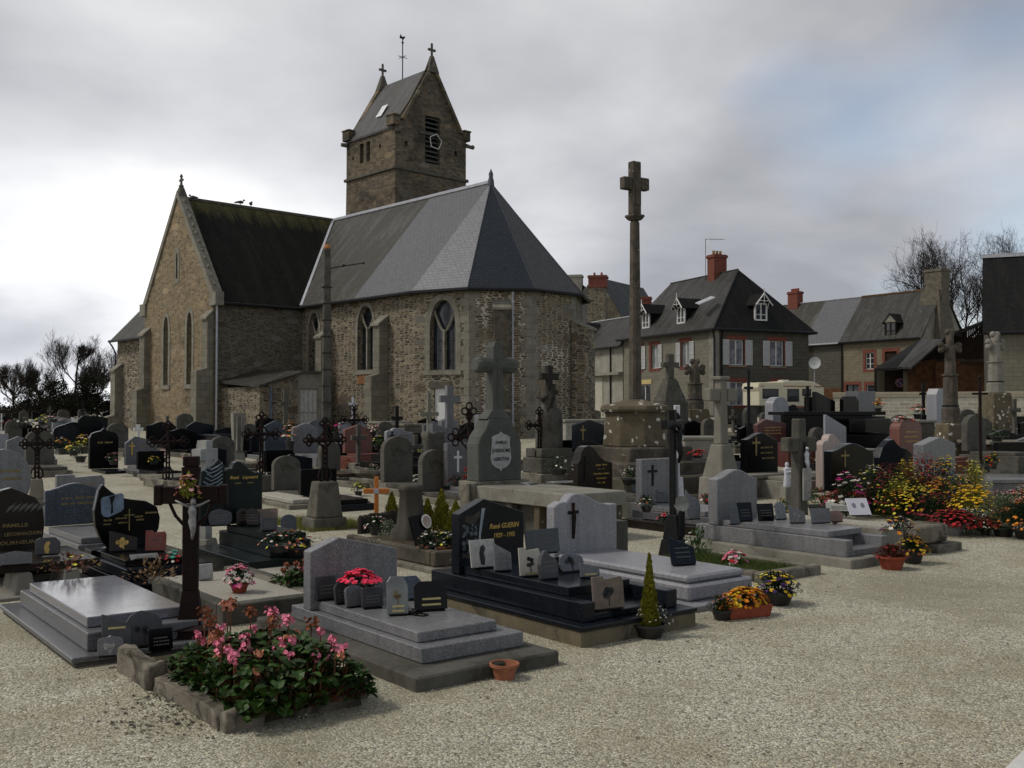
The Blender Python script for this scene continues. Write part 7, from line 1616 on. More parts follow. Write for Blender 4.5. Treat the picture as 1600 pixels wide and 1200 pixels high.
# oval photo medallion on a black leaning plaque
p = at(662, 862, 11.5); o = empty('photo_plaque', (p.x, p.y, .17), 20, 'black leaning plaque with a pale oval portrait medallion in front of the draped stump', 'memorial plaque', 'plaques on the tombs')
m = MB(); m.box(-.09, .09, 0, .02, 0, .36); m.build('plate', GBL, o, rot=(R(-14), R(-12), 0), bevel=.01); m = MB(); m.lathe([(0, 0), (.055, 0), (.055, .01), (0, .01)], 0, 0, 20, sy=1.45); m.build('medallion', WHITE, o, loc=(.03, -.003, .28), rot=(R(76), R(-12), 0)); m = MB(); m.lathe([(0, 0), (.042, 0), (.042, .004), (0, .004)], 0, 0, 20, sy=1.45); m.build('portrait', plain('sepia portrait', (.30,.24,.21), .5), o, loc=(.03, -.0135, .2805), rot=(R(76), R(-12), 0))
# --- flower bank at the right: (px, py of foot, Y, width, height, leaf, colours, label)
bank = [
 (1318, 800, None, .50, .36, LBR, ['brightred', 'red'], 44, .03, 'wrap', 'leftmost red chrysanthemums of the flower bank', .6),
 (1322, 768, 16.2, .34, .34, LD, ['white', 'magenta'], 16, .05, 'pot', 'white and magenta poinsettia in front of the black wavy headstone', .5),
 (1352, 800, None, .44, .36, LD, ['red', 'rust'], 50, .024, 'pot', 'rust brown heather right of the leftmost red chrysanthemums', 0),
 (1369, 792, None, .30, .26, LD, ['yellow'], 14, .026, 'pot', 'small yellow pansy pot in front of the rust heather', 0),
 (1364, 760, 16.5, .36, .40, LD, ['lemon', 'white'], 22, .022, 'pot', 'white and lemon flowers beside the black wavy headstone', 0),
 (1394, 762, 16.8, .46, .46, LD, ['red', 'wine'], 60, .022, 'pot', 'dull wine heather in the back row, left part', 0),
 (1418, 752, 17.4, .42, .44, LY, ['lemon', 'yellow'], 34, .024, 'pot', 'lemon flowers below the emblem headstone', 0),
 (1412, 812, None, .52, .46, LD, ['yellow', 'red', 'lemon'], 44, .024, 'pot', 'wide dark bush sprinkled with yellow pansies, front row', 0),
 (1402, 778, 16.0, .40, .36, LY, ['lemon'], 30, .020, 'pot', 'pale lemon upright flowers at mid bank', 0),
 (1446, 752, 17.0, .52, .52, LBR, ['red', 'brightred', 'wine'], 80, .022, 'pot', 'tall deep red chrysanthemums under the gabled grey headstone', .3),
 (1442, 792, 15.6, .44, .36, LD, ['yellow', 'lemon', 'yellow'], 44, .024, 'pot', 'yellow pansies below the tall deep red chrysanthemums', 0),
 (1462, 800, 15.2, .42, .32, LD, ['red', 'wine'], 50, .022, 'pot', 'dark wine heather right of the front yellow bush', 0),
 (1476, 750, 17.2, .40, .48, LD, ['lemon', 'yellow'], 34, .026, 'pot', 'bright yellow tulips in the back row right of the grey headstone', .5),
 (1472, 776, 16.0, .40, .34, LD, ['yellow', 'red', 'orange'], 44, .024, 'pot', 'mixed yellow and orange pansies in the middle of the bank', 0),
 (1498, 764, 16.4, .40, .34, LG, ['brightred', 'salmon', 'palepink'], 18, .022, 'pot', 'green pot plant with salmon blooms beside a dark urn', 0),
 (1524, 768, 16.2, .32, .52, LMS, ['yellow', 'lemon'], 22, .018, 'pot', 'upright yellow green conifer at the right of the bank', 0),
 (1496, 786, 15.2, .34, .30, LD, ['yellow', 'purple'], 40, .022, 'pot', 'purple and yellow violas left of the bright yellow clump', 0),
 (1522, 800, 14.8, .40, .42, LY, ['yellow'], 60, .034, 'pot', 'brightest yellow daffodil clump on the right of the bank', .5),
 (1542, 806, 14.6, .30, .36, LY, ['yellow', 'yellow'], 30, .032, 'pot', 'small yellow daffodil pot right of the brightest clump', .5),
 (1490, 836, None, .52, .34, LD, ['brightred', 'red', 'wine'], 90, .024, 'wrap', 'silver wrapped red cyclamen at the front of the bank', .2),
 (1520, 822, 14.0, .36, .28, LGR, ['white'], 24, .014, 'pot', 'silvery leaved cushion behind the bright red cockscomb', 0),
 (1540, 836, None, .28, .24, LD, ['brightred'], 44, .026, 'pot', 'bright red cockscomb on the gravel edge', .3),
 (1568, 838, None, .62, .60, LGR, ['white'], 10, .010, 'pot', 'large grey green bush at the right end of the bank', 0),
 (1602, 842, None, .60, .52, LD, ['rust', 'orange'], 40, .022, 'pot', 'dark bush with orange flowers cut by the right edge', 0),
 (1574, 788, 15.4, .45, .26, LD, ['palepink', 'pink'], 60, .018, 'pot', 'pale pink heather at the upper right of the bank', .3),
 (1604, 790, 15.6, .46, .34, LD, ['orange', 'salmon', 'white'], 60, .022, 'pot', 'orange and white flowers at the right edge above the dark bush', .3),
 (1384, 770, 16.2, .36, .38, LD, ['red', 'wine'], 44, .024, 'pot', 'dark cyclamen with deep red petals behind the white tent plaque', 0),
 (1430, 780, 16.6, .40, .40, LD, ['yellow', 'wine'], 34, .022, 'pot', 'dark leafy pot with scattered yellow stars in the second row', 0),
 (1510, 830, 14.4, .40, .30, LD, ['wine', 'purple'], 20, .018, 'pot', 'low dark violet pot beside the silver wrapped cyclamen', 0),
]
for (px, py, Y, w, h, lf, cs, nf, fs, pot, lb, cc) in bank:
    p = gp(px, py) if Y is None else at(px, py, Y); p.z = G(p.x, p.y) if (Y is None or p.z < G(p.x, p.y)) else p.z
    hh = h + (0 if Y is None else 0); zz_ = G(p.x, p.y); lift = p.z - zz_; p.z = zz_
    back = Y is not None
    plant(lb, p, w*(1.85 if back else 1.4), (h + lift)*(.93 if back else 1), lf, cs, int(nf*4), fs*1.02, None if back else pot, None, .12, min(w*.6, .3), nl=int(1100*w/.4), ls=.045, conc=max(cc*.7, .35 if back else 0), name='flowering_bush' if back else 'flower_pot', cat='flowering plant' if back else 'potted flowers', group='flower pots of the right hand flower bank')
# stone trough with pansies
p = gp(1385, 858); o = tombat('old concrete grave box with mossy end just right of the long grey tomb', 1400, 872); box(o, 'box_wall', CONC, -.1, .34, .1, 2.0, -.1, .34, .015); box(o, 'end_block', MOSS, .36, 1.05, -.05, .35, .12, .33, .02); box(o, 'foot_block', CURB, .7, 1.25, -.12, .12, -.05, .1, .015); box(o, 'gravel_fill', MATS['pale gravel fill'], -.08, .32, .12, 1.95, .33, .352, 0); box(o, 'dark_core', SOIL, .37, 1.0, .0, 1.9, -.1, .12, 0)
p = gz(1404, 832, .345); plant('multicoloured pansies laid on the concrete grave box', p, .5, .17, LD, ['yellow', 'orange', 'white', 'purple', 'wine'], 60, .024, None, nl=130, wy=.24, rz=25)
# --- mid and far flowers
def fl(label, px, py, Y, w, h, cs, leaf=LD, nf=26, fs=.024, pot='pot', **k):
    p = gp(px, py) if Y is None else at(px, py, Y); plant(label, p, w, h, leaf, cs, nf, fs, pot, None, h*.35, min(w*.6, .3), nl=110, ls=.05, **k)
fl('pink and cream flowers leaning on the black square headstone, far left', 177, 726, 24.5, .36, .30, ['palepink', 'pink', 'white']); fl('yellow primroses left of the dark wreath cross', 240, 726, 24.4, .3, .2, ['yellow'])
fl('orange flowers at the left end of the far left bank', 98, 709, 30, .6, .45, ['orange', 'orange'], LD, 20, .045); fl('lime green bush in the far left bank', 115, 712, 29, .6, .4, ['lemon'], leafm('lime leaf', (.10,.16,.02), .5), 10, .04)
fl('lemon flowers in the far left bank next to the black square stone', 132, 708, 28.5, .6, .5, ['lemon', 'yellow', 'palepink'], LY, 34, .045); fl('pale yellow bunch on top of the far left bank', 95, 693, 31, .3, .2, ['lemon', 'white'], LD, 14, .04)
fl('dark leafy mound between the lime bush and black square stone', 126, 722, 27.6, .9, .45, ['white'], LD, 5, .03)
for i, (px, py, c, lb) in enumerate(((36, 668, 'white', 'white flower dots in the far left row near the edge'), (66, 664, 'lemon', 'pale yellow blooms in the far left row'), (16, 670, 'red', 'small red bunch at the far left'), (84, 660, 'palepink', 'pale pink spray in the far left row'), (100, 668, 'white', 'white spray beside the white upright cross'), (48, 682, 'salmon', 'salmon spot of flowers above the niche stone'), (76, 678, 'palepink', 'faded pink bunch in the second row of the far left'))):
    fl(lb, px, py, 36+i, .6, .35, [c], LD, 12, .045)
fl('tall vase of salmon and yellow blooms by the dove headstone', 453, 706, 27, .40, .82, ['salmon', 'yellow', 'white', 'salmon'], LD, 40, .045, conc=.3); fl('magenta flowers before the dark stele', 525, 682, 26, .3, .35, ['magenta', 'wine'], LD, 20, .04)
fl('dark red bunch at the right shoulder of the red headstone', 583, 680, 26, .35, .3, ['wine', 'palepink'], LD, 20, .04); fl('green bush with one white bloom left of the bluish headstone', 592, 703, 25.6, .5, .35, ['lemon', 'white'], LG, 14, .035)
fl('small lime flowers on the black two step tomb', 650, 713, 24.0, .28, .16, ['lemon'], LY, 20, .035); fl('red flowers wound round the ornate rust cross', 733, 768, 16.4, .24, .42, ['brightred', 'red'], LD, 60, .03, conc=.25)
fl('dark purple bunch on the white cross headstone slab', 712, 760, 17.8, .3, .2, ['purple', 'wine'], LD, 16, .03)
fl('pink bunch low on the dark curb tomb behind the bronze crucifix', 1040, 820, 12.9, .22, .14, ['hotpink', 'pink', 'white'], LD, 26, .022); fl('candle lit brownish plant on the mottled grey tomb', 1010, 800, 13.8, .26, .22, ['rust', 'white'], LD, 14, .02)
fl('red and white spray behind the bronze crucifix', 1108, 788, 15.8, .3, .16, ['pink', 'red', 'white'], LD, 22, .03); fl('cluster of tiny white daisies at the calvary foot', 985, 758, 16.6, .5, .30, ['white'], LD, 60, .012)
fl('red bunch lying on the calvary right step', 1090, 716, 18.6, .36, .16, ['brightred', 'red'], LD, 26, .03); fl('orange and cream bouquet right of the grey stone before the wall', 1372, 645, 30, .36, .40, ['orange', 'salmon', 'lemon'], LD, 30, .05, conc=.5)
fl('pink lily bouquet in front of the pale wall', 1434, 655, 29, .42, .42, ['palepink', 'salmon', 'white'], LD, 26, .055, conc=.5); fl('red and white paper wrapped flowers on the brown red headstone', 1411, 660, 22.3, .42, .12, ['brightred', 'white', 'white'], LD, 26, .05, pot=None)
fl('green fern in the dark table tomb niche', 1558, 690, 24.5, .6, .35, [None], LG); fl('orange bunch on the long flat grey tomb, left', 1543, 738, 18.6, .2, .3, ['brightred', 'orange'], LD, 14, .03); fl('yellow orange bunch on the long flat grey tomb, right', 1553, 733, 18.8, .22, .3, ['yellow', 'orange'], LD, 14, .03)
fl('white roses on the beige stone base behind the statuette', 1272, 735, 19.5, .35, .4, ['palepink', 'white'], LBR, 18, .035); fl('spiky pale flowers in the dark urn on the right', 1520, 757, 17.0, .34, .42, ['white', 'lemon'], LGR, 24, .03, conc=.3)
fl('dry heather tuft in the concrete bowl', 584, 742, TBOWL[1].y, .5, .24, ['palepink', 'rust'], LGR, 30, .02, pot=None)
fl('yellow viola bunch left of the long grey tomb headstone', 1222, 810, 15.5, .24, .30, ['yellow'], LG, 10, .02); fl('dark leafy shrub behind the long grey tomb', 1278, 805, 15.2, .5, .42, ['red', 'rust'], LG, 20, .02)
fl('reddish dark shrub under the green black tomb', 462, 868, 10.6, .55, .26, ['rust', 'red', 'lemon'], LD, 40, .02); fl('white flowered dark plant beside the green black tomb', 437, 862, 10.3, .4, .2, ['white', 'salmon'], LD, 30, .018)
fl('brown dried grass tuft at the corner of the black leaf tomb', 237, 908, 8.9, .5, .2, ['rust'], leafm('dry grass', (.14,.085,.04), .4), 10, .01, pot=None); fl('pale yellow green weeds under the brown table slab', 110, 893, 9.0, .5, .16, ['lemon', 'rust'], LBR, 20, .02, pot=None)
fl('small shrub right of the slanted plaque between pale tomb and grass plot', 1092, 868, 10.4, .26, .3, ['white'], LG, 5, .02, pot=None)
fl('white and purple bunch in front of the brown gilt headstone', 872, 742, 16.8, .5, .3, ['white', 'white'], LD, 22, .02)

# fallen leaves and a few dark twigs scattered over the path
mb = MB(); rr = random.Random(77)
for i in range(900):
    y = 3.6 + 22*rr.random()**1.4; x = (rr.random()*1.1-.45)*y; s = rr.uniform(.006, .02); a = rr.uniform(0, 6.28); z = G(x, y) + .004
    mb.add([(x+s*math.cos(a), y+s*math.sin(a), z+.004), (x-s*.5*math.sin(a), y+s*.5*math.cos(a), z+.008), (x-s*math.cos(a), y-s*math.sin(a), z), (x+s*.4*math.sin(a), y-s*.4*math.cos(a), z+.005)], [(0,1,2,3)])
tag(mb.build('fallen_leaves', leafm('dry fallen leaf', (.10,.06,.035), .6)), 'tiny dry brown leaves scattered on the gravel', 'fallen leaves', kind='stuff')
# ------------------------------------------------------------ crowded rows of small graves, one prototype of each kind copied
def proto(kind, m, m2, W, H, t=.12, L=1.3):
    o = empty('small_gravestone', (0, 0, 0), 0); 
    if kind == 'cross':
        c = MB(); cross_mb(c, W/2, .25, H, W*.7, W*.16, .1, 0, .66, .01); c.build('cross', m, o, bevel=.01); box(o, 'foot', m2, W*.2, W*.8, -.1, .25, -.1, .27, .01)
    else: plate_at(MB(), kind, 0, .2, W, H, 0, t).build('headstone', m, o, bevel=.008)
    if L: box(o, 'slab', m if kind != 'cross' else m2, .03, W-.03, -L, -.01, .12, .2, .008); box(o, 'base', m2, -.06, W+.06, -L-.08, t+.05, -.15, .118, .01)
    return o
def low(m, m2):
    o = empty('curbed_grave', (0, 0, 0), 0); box(o, 'curb', m, 0, .1, 0, 1.8, -.1, .16, .012); box(o, 'curb', m, .8, .9, 0, 1.8, -.1, .16, .012); box(o, 'curb', m, .102, .798, 0, .1, -.1, .15, .012); box(o, 'fill', m2, .1, .8, .1, 1.8, -.1, .1, 0); return o
PR = {'dark': proto('wave', GBL, CONCD, .85, .62), 'grey': proto('gable', GGD, CONC, .85, .6), 'old': proto('arch', CONCD, CURB, .6, .8, .15), 'blue': proto('peak_left', GBB, GG, .9, .6), 'cross': proto('cross', CONCD, CURB, .6, .95), 'black': proto('rect', GBL, GBB, .7, .5), 'curb': low(CURB, SOIL), 'pale': proto('clipped', GGL, CONC, .7, .6)}
ZN = {'L': 'in the far left rows', 'M': 'in the crowded rows below the church', 'C': 'in the rows between church and calvary', 'R': 'in the rows right of the calvary', 'E': 'in the rows before the right hand wall'}
KN = {'dark': 'small black wavy headstone', 'grey': 'small grey gabled headstone', 'old': 'old round topped stone', 'blue': 'small blue black slanted headstone', 'cross': 'small weathered stone cross', 'black': 'small square black headstone', 'curb': 'low curbed earth grave', 'pale': 'small pale clipped headstone'}
ITEMS = [('M',350,752,'curb'),('M',415,752,'black'),('M',448,770,'curb'),('M',560,764,'curb'),('M',600,772,'old'),('M',635,772,'curb'),('M',660,785,'old'),('M',470,790,'black'),('M',428,780,'old'),('M',545,742,'cross'),('M',455,725,'dark'),('M',300,745,'blue'),('M',286,770,'curb'),('M',215,745,'black'),('M',690,782,'curb'),('L',40,740,'old'),('L',168,710,'old'),('L',92,701,'dark'),('M',635,750,'cross'),('M',500,705,'dark'),('M',575,728,'dark'),('M',440,756,'blue'),('L',20,690,'dark'),('L',60,676,'grey'),('L',96,682,'black'),('L',30,664,'old'),('L',140,676,'blue'),('L',8,700,'old'),('L',160,664,'dark'),('L',72,662,'cross'),('L',44,699,'black'),('L',-6,672,'dark'),('L',50,659,'black'),('L',122,661,'old'),('L',90,671,'old'),('L',18,656,'dark'),
 ('M',262,712,'dark'),('M',292,700,'blue'),('M',318,722,'curb'),('M',338,700,'dark'),('M',352,735,'curb'),('M',392,716,'blue'),('M',378,700,'old'),('M',420,732,'curb'),('M',400,690,'dark'),('M',276,688,'old'),('M',250,696,'cross'),('M',470,742,'curb'),('M',520,728,'black'),('M',230,705,'dark'),('M',330,742,'old'),('M',365,712,'black'),('M',430,692,'black'),
 ('C',590,708,'old'),('C',640,715,'black'),('C',662,700,'grey'),('C',720,702,'dark'),('C',735,712,'blue'),('C',756,730,'old'),('C',655,690,'dark'),('C',610,690,'cross'),('C',560,700,'blue'),('C',545,712,'old'),('C',850,712,'old'),('C',870,730,'black'),('C',880,698,'cross'),('C',905,735,'dark'),('C',930,700,'black'),('C',745,690,'cross'),('C',700,722,'curb'),('C',640,740,'curb'),
 ('R',1080,720,'black'),('R',1100,705,'old'),('R',1070,700,'dark'),('R',1155,700,'dark'),('R',1165,688,'old'),('R',1195,712,'blue'),('R',1222,700,'old'),('R',1240,715,'dark'),('R',1262,700,'black'),('R',1140,685,'cross'),('R',1110,690,'black'),('R',1270,725,'old'),('R',1205,690,'dark'),('R',1165,722,'black'),('R',1190,675,'old'),('R',1150,672,'black'),('R',1125,668,'dark'),
 ('E',1330,712,'grey'),('E',1352,702,'black'),('E',1372,722,'dark'),('E',1395,700,'old'),('E',1432,700,'black'),('E',1455,698,'dark'),('E',1478,716,'blue'),('E',1500,722,'black'),('E',1525,712,'old'),('E',1548,728,'dark'),('E',1575,714,'black'),('E',1595,700,'dark'),('E',1575,690,'cross'),('E',1590,735,'grey'),('E',1500,698,'old'),('E',1400,682,'dark'),('E',1450,680,'black'),('E',1510,680,'dark'),('E',1540,675,'old'),('E',1585,672,'black'),('E',1385,735,'blue'),('E',1560,745,'black')]
rr = random.Random(11)
ORD = ['leftmost'] + [w_ + ' from left' for w_ in 'second third fourth fifth sixth seventh eighth ninth tenth'.split()]
def place(i, n): return '' if n == 1 else ('rightmost ' if i == n-1 else ORD[i] + ' ')
def rank(items, it):
    same = sorted(q[1] for q in items if q[0] == it[0] and q[3] == it[3]); return place(same.index(it[1]), len(same))
ZN = {'L': 'in the far left rows', 'M': 'in the rows below the church', 'C': 'between church and calvary', 'R': 'right of the calvary', 'E': 'before the right hand wall'}
for it in ITEMS:
    z_, px, py, k = it
    p = gp(px, py); o = copy_tree(PR[k]); o.location = p; o.rotation_euler = (0, 0, R(38 + rr.uniform(-3, 3) - (20 if z_ == 'E' else 0)))
    s = rr.uniform(.8, 1.15); o.scale = (s, s, s*rr.uniform(.9, 1.1)); tag(o, rank(ITEMS, it) + KN[k] + ' ' + ZN[z_], 'grave' if k == 'curb' else 'gravestone', 'small ' + k + ' graves ' + ZN[z_])
for k, o in PR.items():
    for c in list(o.children): bpy.data.objects.remove(c)
    bpy.data.objects.remove(o)
# small pots and bunches dotted among the crowded rows
MINI = {}
def mini(c):
    if c not in MINI:
        o = plant('x', Vector((0, 0, 0)), .34, .32, LD, [c, c], 26, .03, 'pot', None, .1, .18, nl=90, seed=5); MINI[c] = o
    return MINI[c]
POTS = [('M',430,760,'wine'),('M',470,770,'white'),('M',385,760,'salmon'),('M',612,760,'rust'),('M',648,765,'white'),('M',560,775,'lemon'),('M',355,765,'rust'),('M',300,752,'yellow'),('M',545,735,'rust'),('L',34,686,'white'),('L',60,690,'palepink'),('L',104,690,'yellow'),('L',140,684,'white'),('L',12,694,'red'),('L',80,668,'white'),('M',290,722,'salmon'),('M',332,712,'white'),('M',255,722,'palepink'),('M',404,735,'wine'),('M',440,722,'yellow'),('M',474,748,'palepink'),('M',350,724,'white'),('M',505,720,'red'),
  ('C',600,724,'yellow'),('C',640,700,'red'),('C',668,716,'white'),('C',700,708,'palepink'),('C',560,722,'white'),('C',910,742,'white'),('C',868,708,'wine'),('C',838,730,'red'),('R',1090,728,'red'),('R',1120,712,'white'),('R',1180,720,'red'),('R',1232,722,'yellow'),('R',1150,705,'white'),('R',1260,712,'palepink'),('R',1200,700,'orange'),
  ('E',1340,725,'white'),('E',1385,712,'red'),('E',1450,712,'palepink'),('E',1495,710,'orange'),('E',1530,735,'yellow'),('E',1570,722,'white'),('E',1590,712,'red'),('E',1352,672,'red'),('E',1410,690,'salmon'),('E',1460,668,'orange'),('E',1550,682,'white'),('E',1524,690,'palepink')]
for it in POTS:
    z_, px, py, c = it
    p = gp(px, py); o = copy_tree(mini(c)); o.location = p; o.rotation_euler = (0, 0, rr.uniform(0, 6)); s = rr.uniform(.7, 1.2); o.scale = (s, s, s)
    tag(o, rank(POTS, it) + 'small pot of ' + {'wine': 'dark wine', 'palepink': 'pale pink'}.get(c, c) + ' flowers ' + ZN[z_], 'potted flowers', 'small ' + c + ' flower pots ' + ZN[z_])
for c, o in MINI.items():
    for q in list(o.children): bpy.data.objects.remove(q)
    bpy.data.objects.remove(o)
# ------------------------------------------------------------ plaques resting on the tombs
PGr = 'plaques on the tombs'
def plaque(label, px, py, z, w, h, m, kind='rect', rz=38, lean=14, motif=None, strip=None, stand=True, t=.014, edge=None, roll=0):
    p = gz(px, py, z); o = empty('memorial_plaque', p, rz, label, 'memorial plaque', PGr); W = w
    pl = plate_at(MB(), kind, -w/2, .012, w, h, 0, t).build('plate', m, o, bevel=.003, rot=(R(-lean), R(roll), 0))
    if stand: MB().box(-w*.42, w*.42, -.012, .05, 0, .011).build('stand', GBL, o, bevel=.002); MB().box(-.012, .012, t+.004, t+.016, .011, h*.6).build('prop', BLACKI, o, rot=(R(-lean), 0, 0))
    if motif:
        mm, k = motif; b = MB()
        if k == 'figure': b.plate([(-w*.12, h*.15), (w*.02, h*.12), (w*.06, h*.35), (w*.02, h*.55), (w*.1, h*.72), (w*.04, h*.86), (-w*.08, h*.8), (-w*.16, h*.55)], -.004, -.0005)
        elif k == 'rose':
            rr = random.Random(int(px)); 
            for i in range(6): a = rr.uniform(0, 6); q = rr.uniform(.03, .17)*w; cx, cz = q*math.cos(a)-w*.05, h*.52+q*math.sin(a); r_ = w*.09; b.plate([(cx+r_*math.cos(j*1.05), cz+r_*math.sin(j*1.05)) for j in range(6)], -.004, -.0005)
            b.plate([(-.004, h*.12), (.004, h*.12), (.006, h*.5), (-.002, h*.5)], -.0035, -.0005)
        elif k == 'photos': [b.plate([(cx+w*.09*math.cos(a*.7854), h*.62+w*.12*math.sin(a*.7854)) for a in range(8)], -.004, -.0005) for cx in (-w*.2, w*.2)]
        b.build('motif', mm, pl)
    if not motif and not strip and stand and h > .1:
        b = MB(); rr = random.Random(int(px*3+py))
        for i in range(3):
            x = -w*.3
            while x < w*.28: q = rr.uniform(.008, .02); b.box(x, x+q*.7, -.002, -.0004, h*(.62-.16*i), h*(.62-.16*i)+.008); x += q
        b.build('engraved_words', plain('faded engraving', (.12,.115,.10), .6, var=.3), pl)
    if strip:
        for i, s in enumerate(strip): b = MB(); b.box(-w*.28+i*.004, w*.30, -.006, -.0005, h*s, h*s+.014); b.build('name_strip', plain('brass strip', (.34,.29,.12), .4, .4) if i < 9 else WHITE, pl)
    return o
PM = plain('pale marble plaque', (.34,.33,.31), .5, var=.3, scale=16); PT = plain('taupe plaque', (.14,.11,.09), .5, var=.3, scale=14); PB = GBU
DK_ = plain('charcoal plaque', (.03,.03,.033), .4, var=.4, scale=10); MOT = plain('dark motif', (.03,.03,.03), .5); MOTG = plain('bronze motif', (.14,.10,.05), .5, .3, var=.4, scale=30); RDP = plain('red brown plaque', (.16,.05,.04), .5, var=.3, scale=12); SVP = plain('silver strip', (.4,.4,.38), .4, .3)
z1 = .262; z2 = .362; z3 = .262; z5 = .352; z6 = .07
# central tomb
plaque('black plaque leaning on the central headstone, leftmost', 511, 938, z1, .17, .17, DK_, 'rect', 38, 10)
plaque('narrow dark plaque with pale edge in front of the pink cyclamens', 537, 944, z1, .12, .15, DK_, 'arch', 34, 12, t=.03)
plaque('grey edged book plaque in front of the pink cyclamens', 556, 949, z1, .14, .15, GGD, 'arch', 36, 12, t=.03)
plaque('square black plaque in front of the pink cyclamens', 583, 951, z1, .16, .14, DK_, 'rect', 26, 8, t=.03)
plaque('curved silvery plaque with bronze rose and two small name strips', 622, 962, z1, .15, .26, plain('silver grey plaque', (.13,.14,.135), .35, .3), 'clipped', 14, 12, (MOTG, 'rose'), (.1, .22))
plaque('blue grey trapezoid plaque behind the rose plaque', 643, 938, z1, .2, .17, GBU, 'clipped', 30, 14)
plaque('black eight sided plaque with two pale name strips on the central tomb', 674, 955, z1, .24, .2, GBL, 'clipped', 18, 12, None, (.2, .4))
o = plaque('black ribbon shaped plaque lying flat across the central tomb', 664, 962, z1, .07, .30, GBL, 'rect', 60, 74, None, None, t=.03)
# blue black tomb
plaque('grey marble plaque with dark figure, leftmost on the blue black tomb', 757, 888, z2, .24, .23, PM, 'rect', 30, 12, (MOT, 'figure')); plaque('greyish open book plaque beside the dark figure plaque', 787, 893, z2, .15, .22, GG, 'slope', 20, 10, t=.03)
plaque('flat topped dim grey plaque at the back of the blue black tomb', 805, 868, z2, .22, .15, GGD, 'rect', 38, 10); plaque('pale stone plaque with dark rose and curled corner', 830, 901, z2, .19, .22, plain('cream plaque', (.36,.34,.29), .6, var=.2), 'stepped', 24, 10, (MOT, 'rose'), (.08,))
plaque('large dark plaque leaning behind the pale tomb corner', 850, 866, z2, .4, .22, DK_, 'rect', 38, 8); plaque('charcoal crouching shape plaque in the middle of the blue black tomb', 860, 906, z2, .17, .22, DK_, 'flame', 30, 8, t=.05)
plaque('dark oval plaque with slash at right of the blue black tomb', 896, 894, z2, .25, .15, GGD, 'blob', 34, 16, (MOT, 'rose')); plaque('small yellow lettered note plaque on the blue black tomb', 873, 892, z2, .12, .10, GBB, 'rect', 38, 14, None, (.5,)); plaque('grey corner plaque with brass strip at the slab end', 923, 903, z2, .17, .11, GGD, 'slope', 22, 14, None, (.2,))
plaque('tall taupe plaque with dark leaf standing on the front step', 953, 953, .205, .28, .24, PT, 'stepped', 30, 7, (MOT, 'rose'), None, t=.02)
# pale tomb
plaque('slanted glassy plaque with pale sky band on the pale grey tomb', 1070, 884, z3, .26, .26, GBB, 'slope', 22, 18, None, None, t=.02)
b = bpy.data.objects[-1]
# right long grey tomb
for i, (px, py, w_, h_, mm, kk, lb, rz_) in enumerate((
 (1150, 820, .16, .2, DK_, 'rect', 'leftmost black plaque against the long grey tomb headstone', 38), (1166, 815, .20, .22, GBL, 'rect', 'tilted black plaque second from left on the long grey tomb', 20),
 (1198, 814, .22, .2, GBL, 'rect', 'black framed plaque third from left on the long grey tomb', 16), (1222, 812, .17, .2, GG, 'clipped', 'grey chair shaped plaque in the middle of the long grey tomb', 30),
 (1247, 818, .2, .2, GGD, 'slope', 'dark open book plaque near the concrete crucifix foot', 10), (1284, 818, .26, .17, GGD, 'rect', 'grey square plaque with a sash on the long grey tomb', 14), (1308, 816, .17, .13, plain('brown pink plaque', (.19,.12,.10), .6, var=.3), 'clipped', 'brown pink house shaped plaque at the slab end', 16))):
    plaque(lb, px, py, z5, w_, h_, mm, kk, rz_, 12, (PEWTER, 'rose') if i in (3, 4) else None)
plaque('white tent plaque with two oval portraits on the concrete grave box', 1346, 806, .35, .30, .24, plain('white lilac plaque', (.50,.50,.54), .5, var=.06), 'rect', 12, 32, (plain('grey portrait', (.16,.16,.2), .5), 'photos'), None); plaque('folded white paper plaque behind the white tent one', 1312, 800, .35, .34, .12, plain('white card', (.42,.42,.38), .6), 'slope', -5, 20)
# left foreground tomb
plaque('dark book plaque with brass strip leaning on the shiny tomb front', 182, 1018, z6, .19, .24, DK_, 'slope', 24, 12, None, (.62,)); plaque('low dark heart plaque in front of the dark book plaque', 172, 1027, z6, .16, .13, GGD, 'twin', 18, 14, (PEWTER, 'rose')); plaque('broad black rounded plaque against the shiny tomb front', 226, 1012, z6, .25, .24, DK_, 'blob', 30, 10, (MOT, 'rose')); plaque('small black plaque behind the mossy curb', 252, 1018, z6, .16, .14, GBL, 'rect', 34, 10)
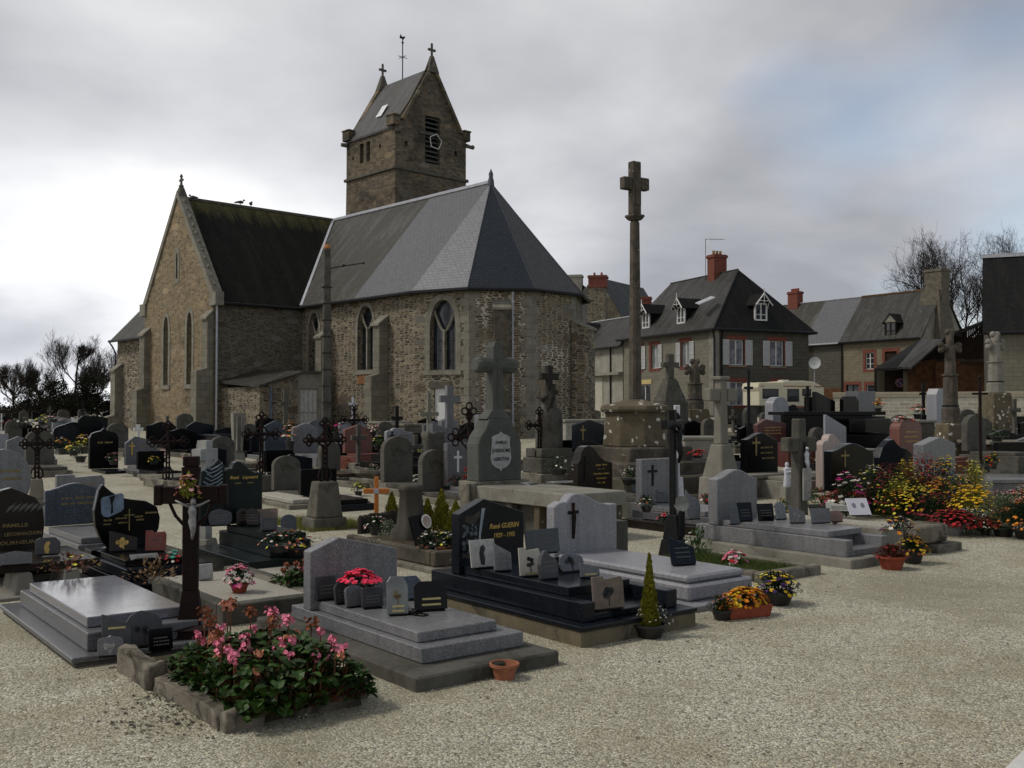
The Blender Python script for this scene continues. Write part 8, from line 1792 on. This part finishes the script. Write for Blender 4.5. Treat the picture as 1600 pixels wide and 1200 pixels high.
# left others
zb = TBLK[2] + 0
plaque('brown marbled plaque with gilt rose before the black leaf headstone', 193, 862, zb, .26, .20, GBR, 'slope', 24, 12, (GOLD, 'rose')); plaque('red brown square plaque right of the marbled rose plaque', 243, 862, zb, .2, .2, RDP, 'stepped', 10, 8); plaque('flat open book plaque lying on the black leaf tomb', 228, 874, zb, .26, .12, GGD, 'rect', 30, 72)
plaque('grey mountain shaped plaque on the brown table slab', 24, 884, .29, .28, .12, GGD, 'gable', 30, 8, t=.03); plaque('dark drum plaque with yellow flower on the brown table slab', 75, 868, .30, .22, .16, DK_, 'clipped', 28, 6, (GOLD, 'figure'), t=.05)
zg = TGRN[2]
for i, (px, py, w_, h_, mm, kk, lb) in enumerate(((345, 822, .26, .18, DK_, 'blob', 'large dark plaque under the carved flame panel'), (367, 818, .16, .17, GBR, 'clipped', 'brown dark plaque second from left on the green black tomb'), (380, 820, .14, .17, GBR, 'arch', 'narrow brown plaque with bright edge in the middle of the green black tomb'), (396, 822, .16, .19, GBR, 'blob', 'rounded brown plaque right of the narrow bright edged one'), (424, 812, .16, .12, plain('peach plaque', (.26,.18,.14), .6, var=.3), 'rect', 'pale peach plaque with faint leaf on the green black tomb'), (410, 818, .17, .15, PT, 'rect', 'taupe plaque behind the dark cube plaque'), (421, 830, .17, .13, DK_, 'rect', 'dark cube plaque at the slab end of the green black tomb'))):
    plaque(lb, px, py, zg, w_, h_, mm, kk, 28, 10, t=.03 if i in (2, 6) else .014)
p = gp(455, 842); plaque('grey little house shaped plaque right of the green black tomb', 452, 838, .12, .2, .26, GBU, 'arch', 30, 8)
plaque('wide gilt plaque resting on the raised grey monument slab', 880, 756, TSH[1] + G(0.5, 13), .35, .03, PM, 'rect', 30, 4, stand=False, t=.2); plaque('flat white open book on the raised monument slab', 835, 757, TSH[1] + G(.5, 13), .22, .16, PM, 'rect', 60, 80)
plaque('black shield shaped plaque low behind the curved pale headstone', 1000, 770, .36, .3, .22, DK_, 'blob', 30, 10)
plaque('dark curved plaque in front of the mottled grey headstone', 1036, 786, .36, .25, .2, DK_, 'leaf', 34, 10); plaque('upright open hand shaped plaque right of the black crucifix', 1085, 812, .36, .22, .36, GGD, 'leaf', 30, 8)
plaque('grey slab plaque leaning before the black gilt headstone', 1160, 740, .42, .34, .24, GGD, 'clipped', 28, 14); plaque('pale blue plaque at the foot of the black gilt headstone', 1205, 742, .42, .24, .14, GBU, 'rect', 28, 14)

# rough surfaces have only a weak sheen
for m in bpy.data.materials:
    if m.use_nodes and 'Principled BSDF' in m.node_tree.nodes:
        b = m.node_tree.nodes['Principled BSDF']
        if not b.inputs['Roughness'].is_linked and b.inputs['Roughness'].default_value >= .5: b.inputs['Specular IOR Level'].default_value = .18
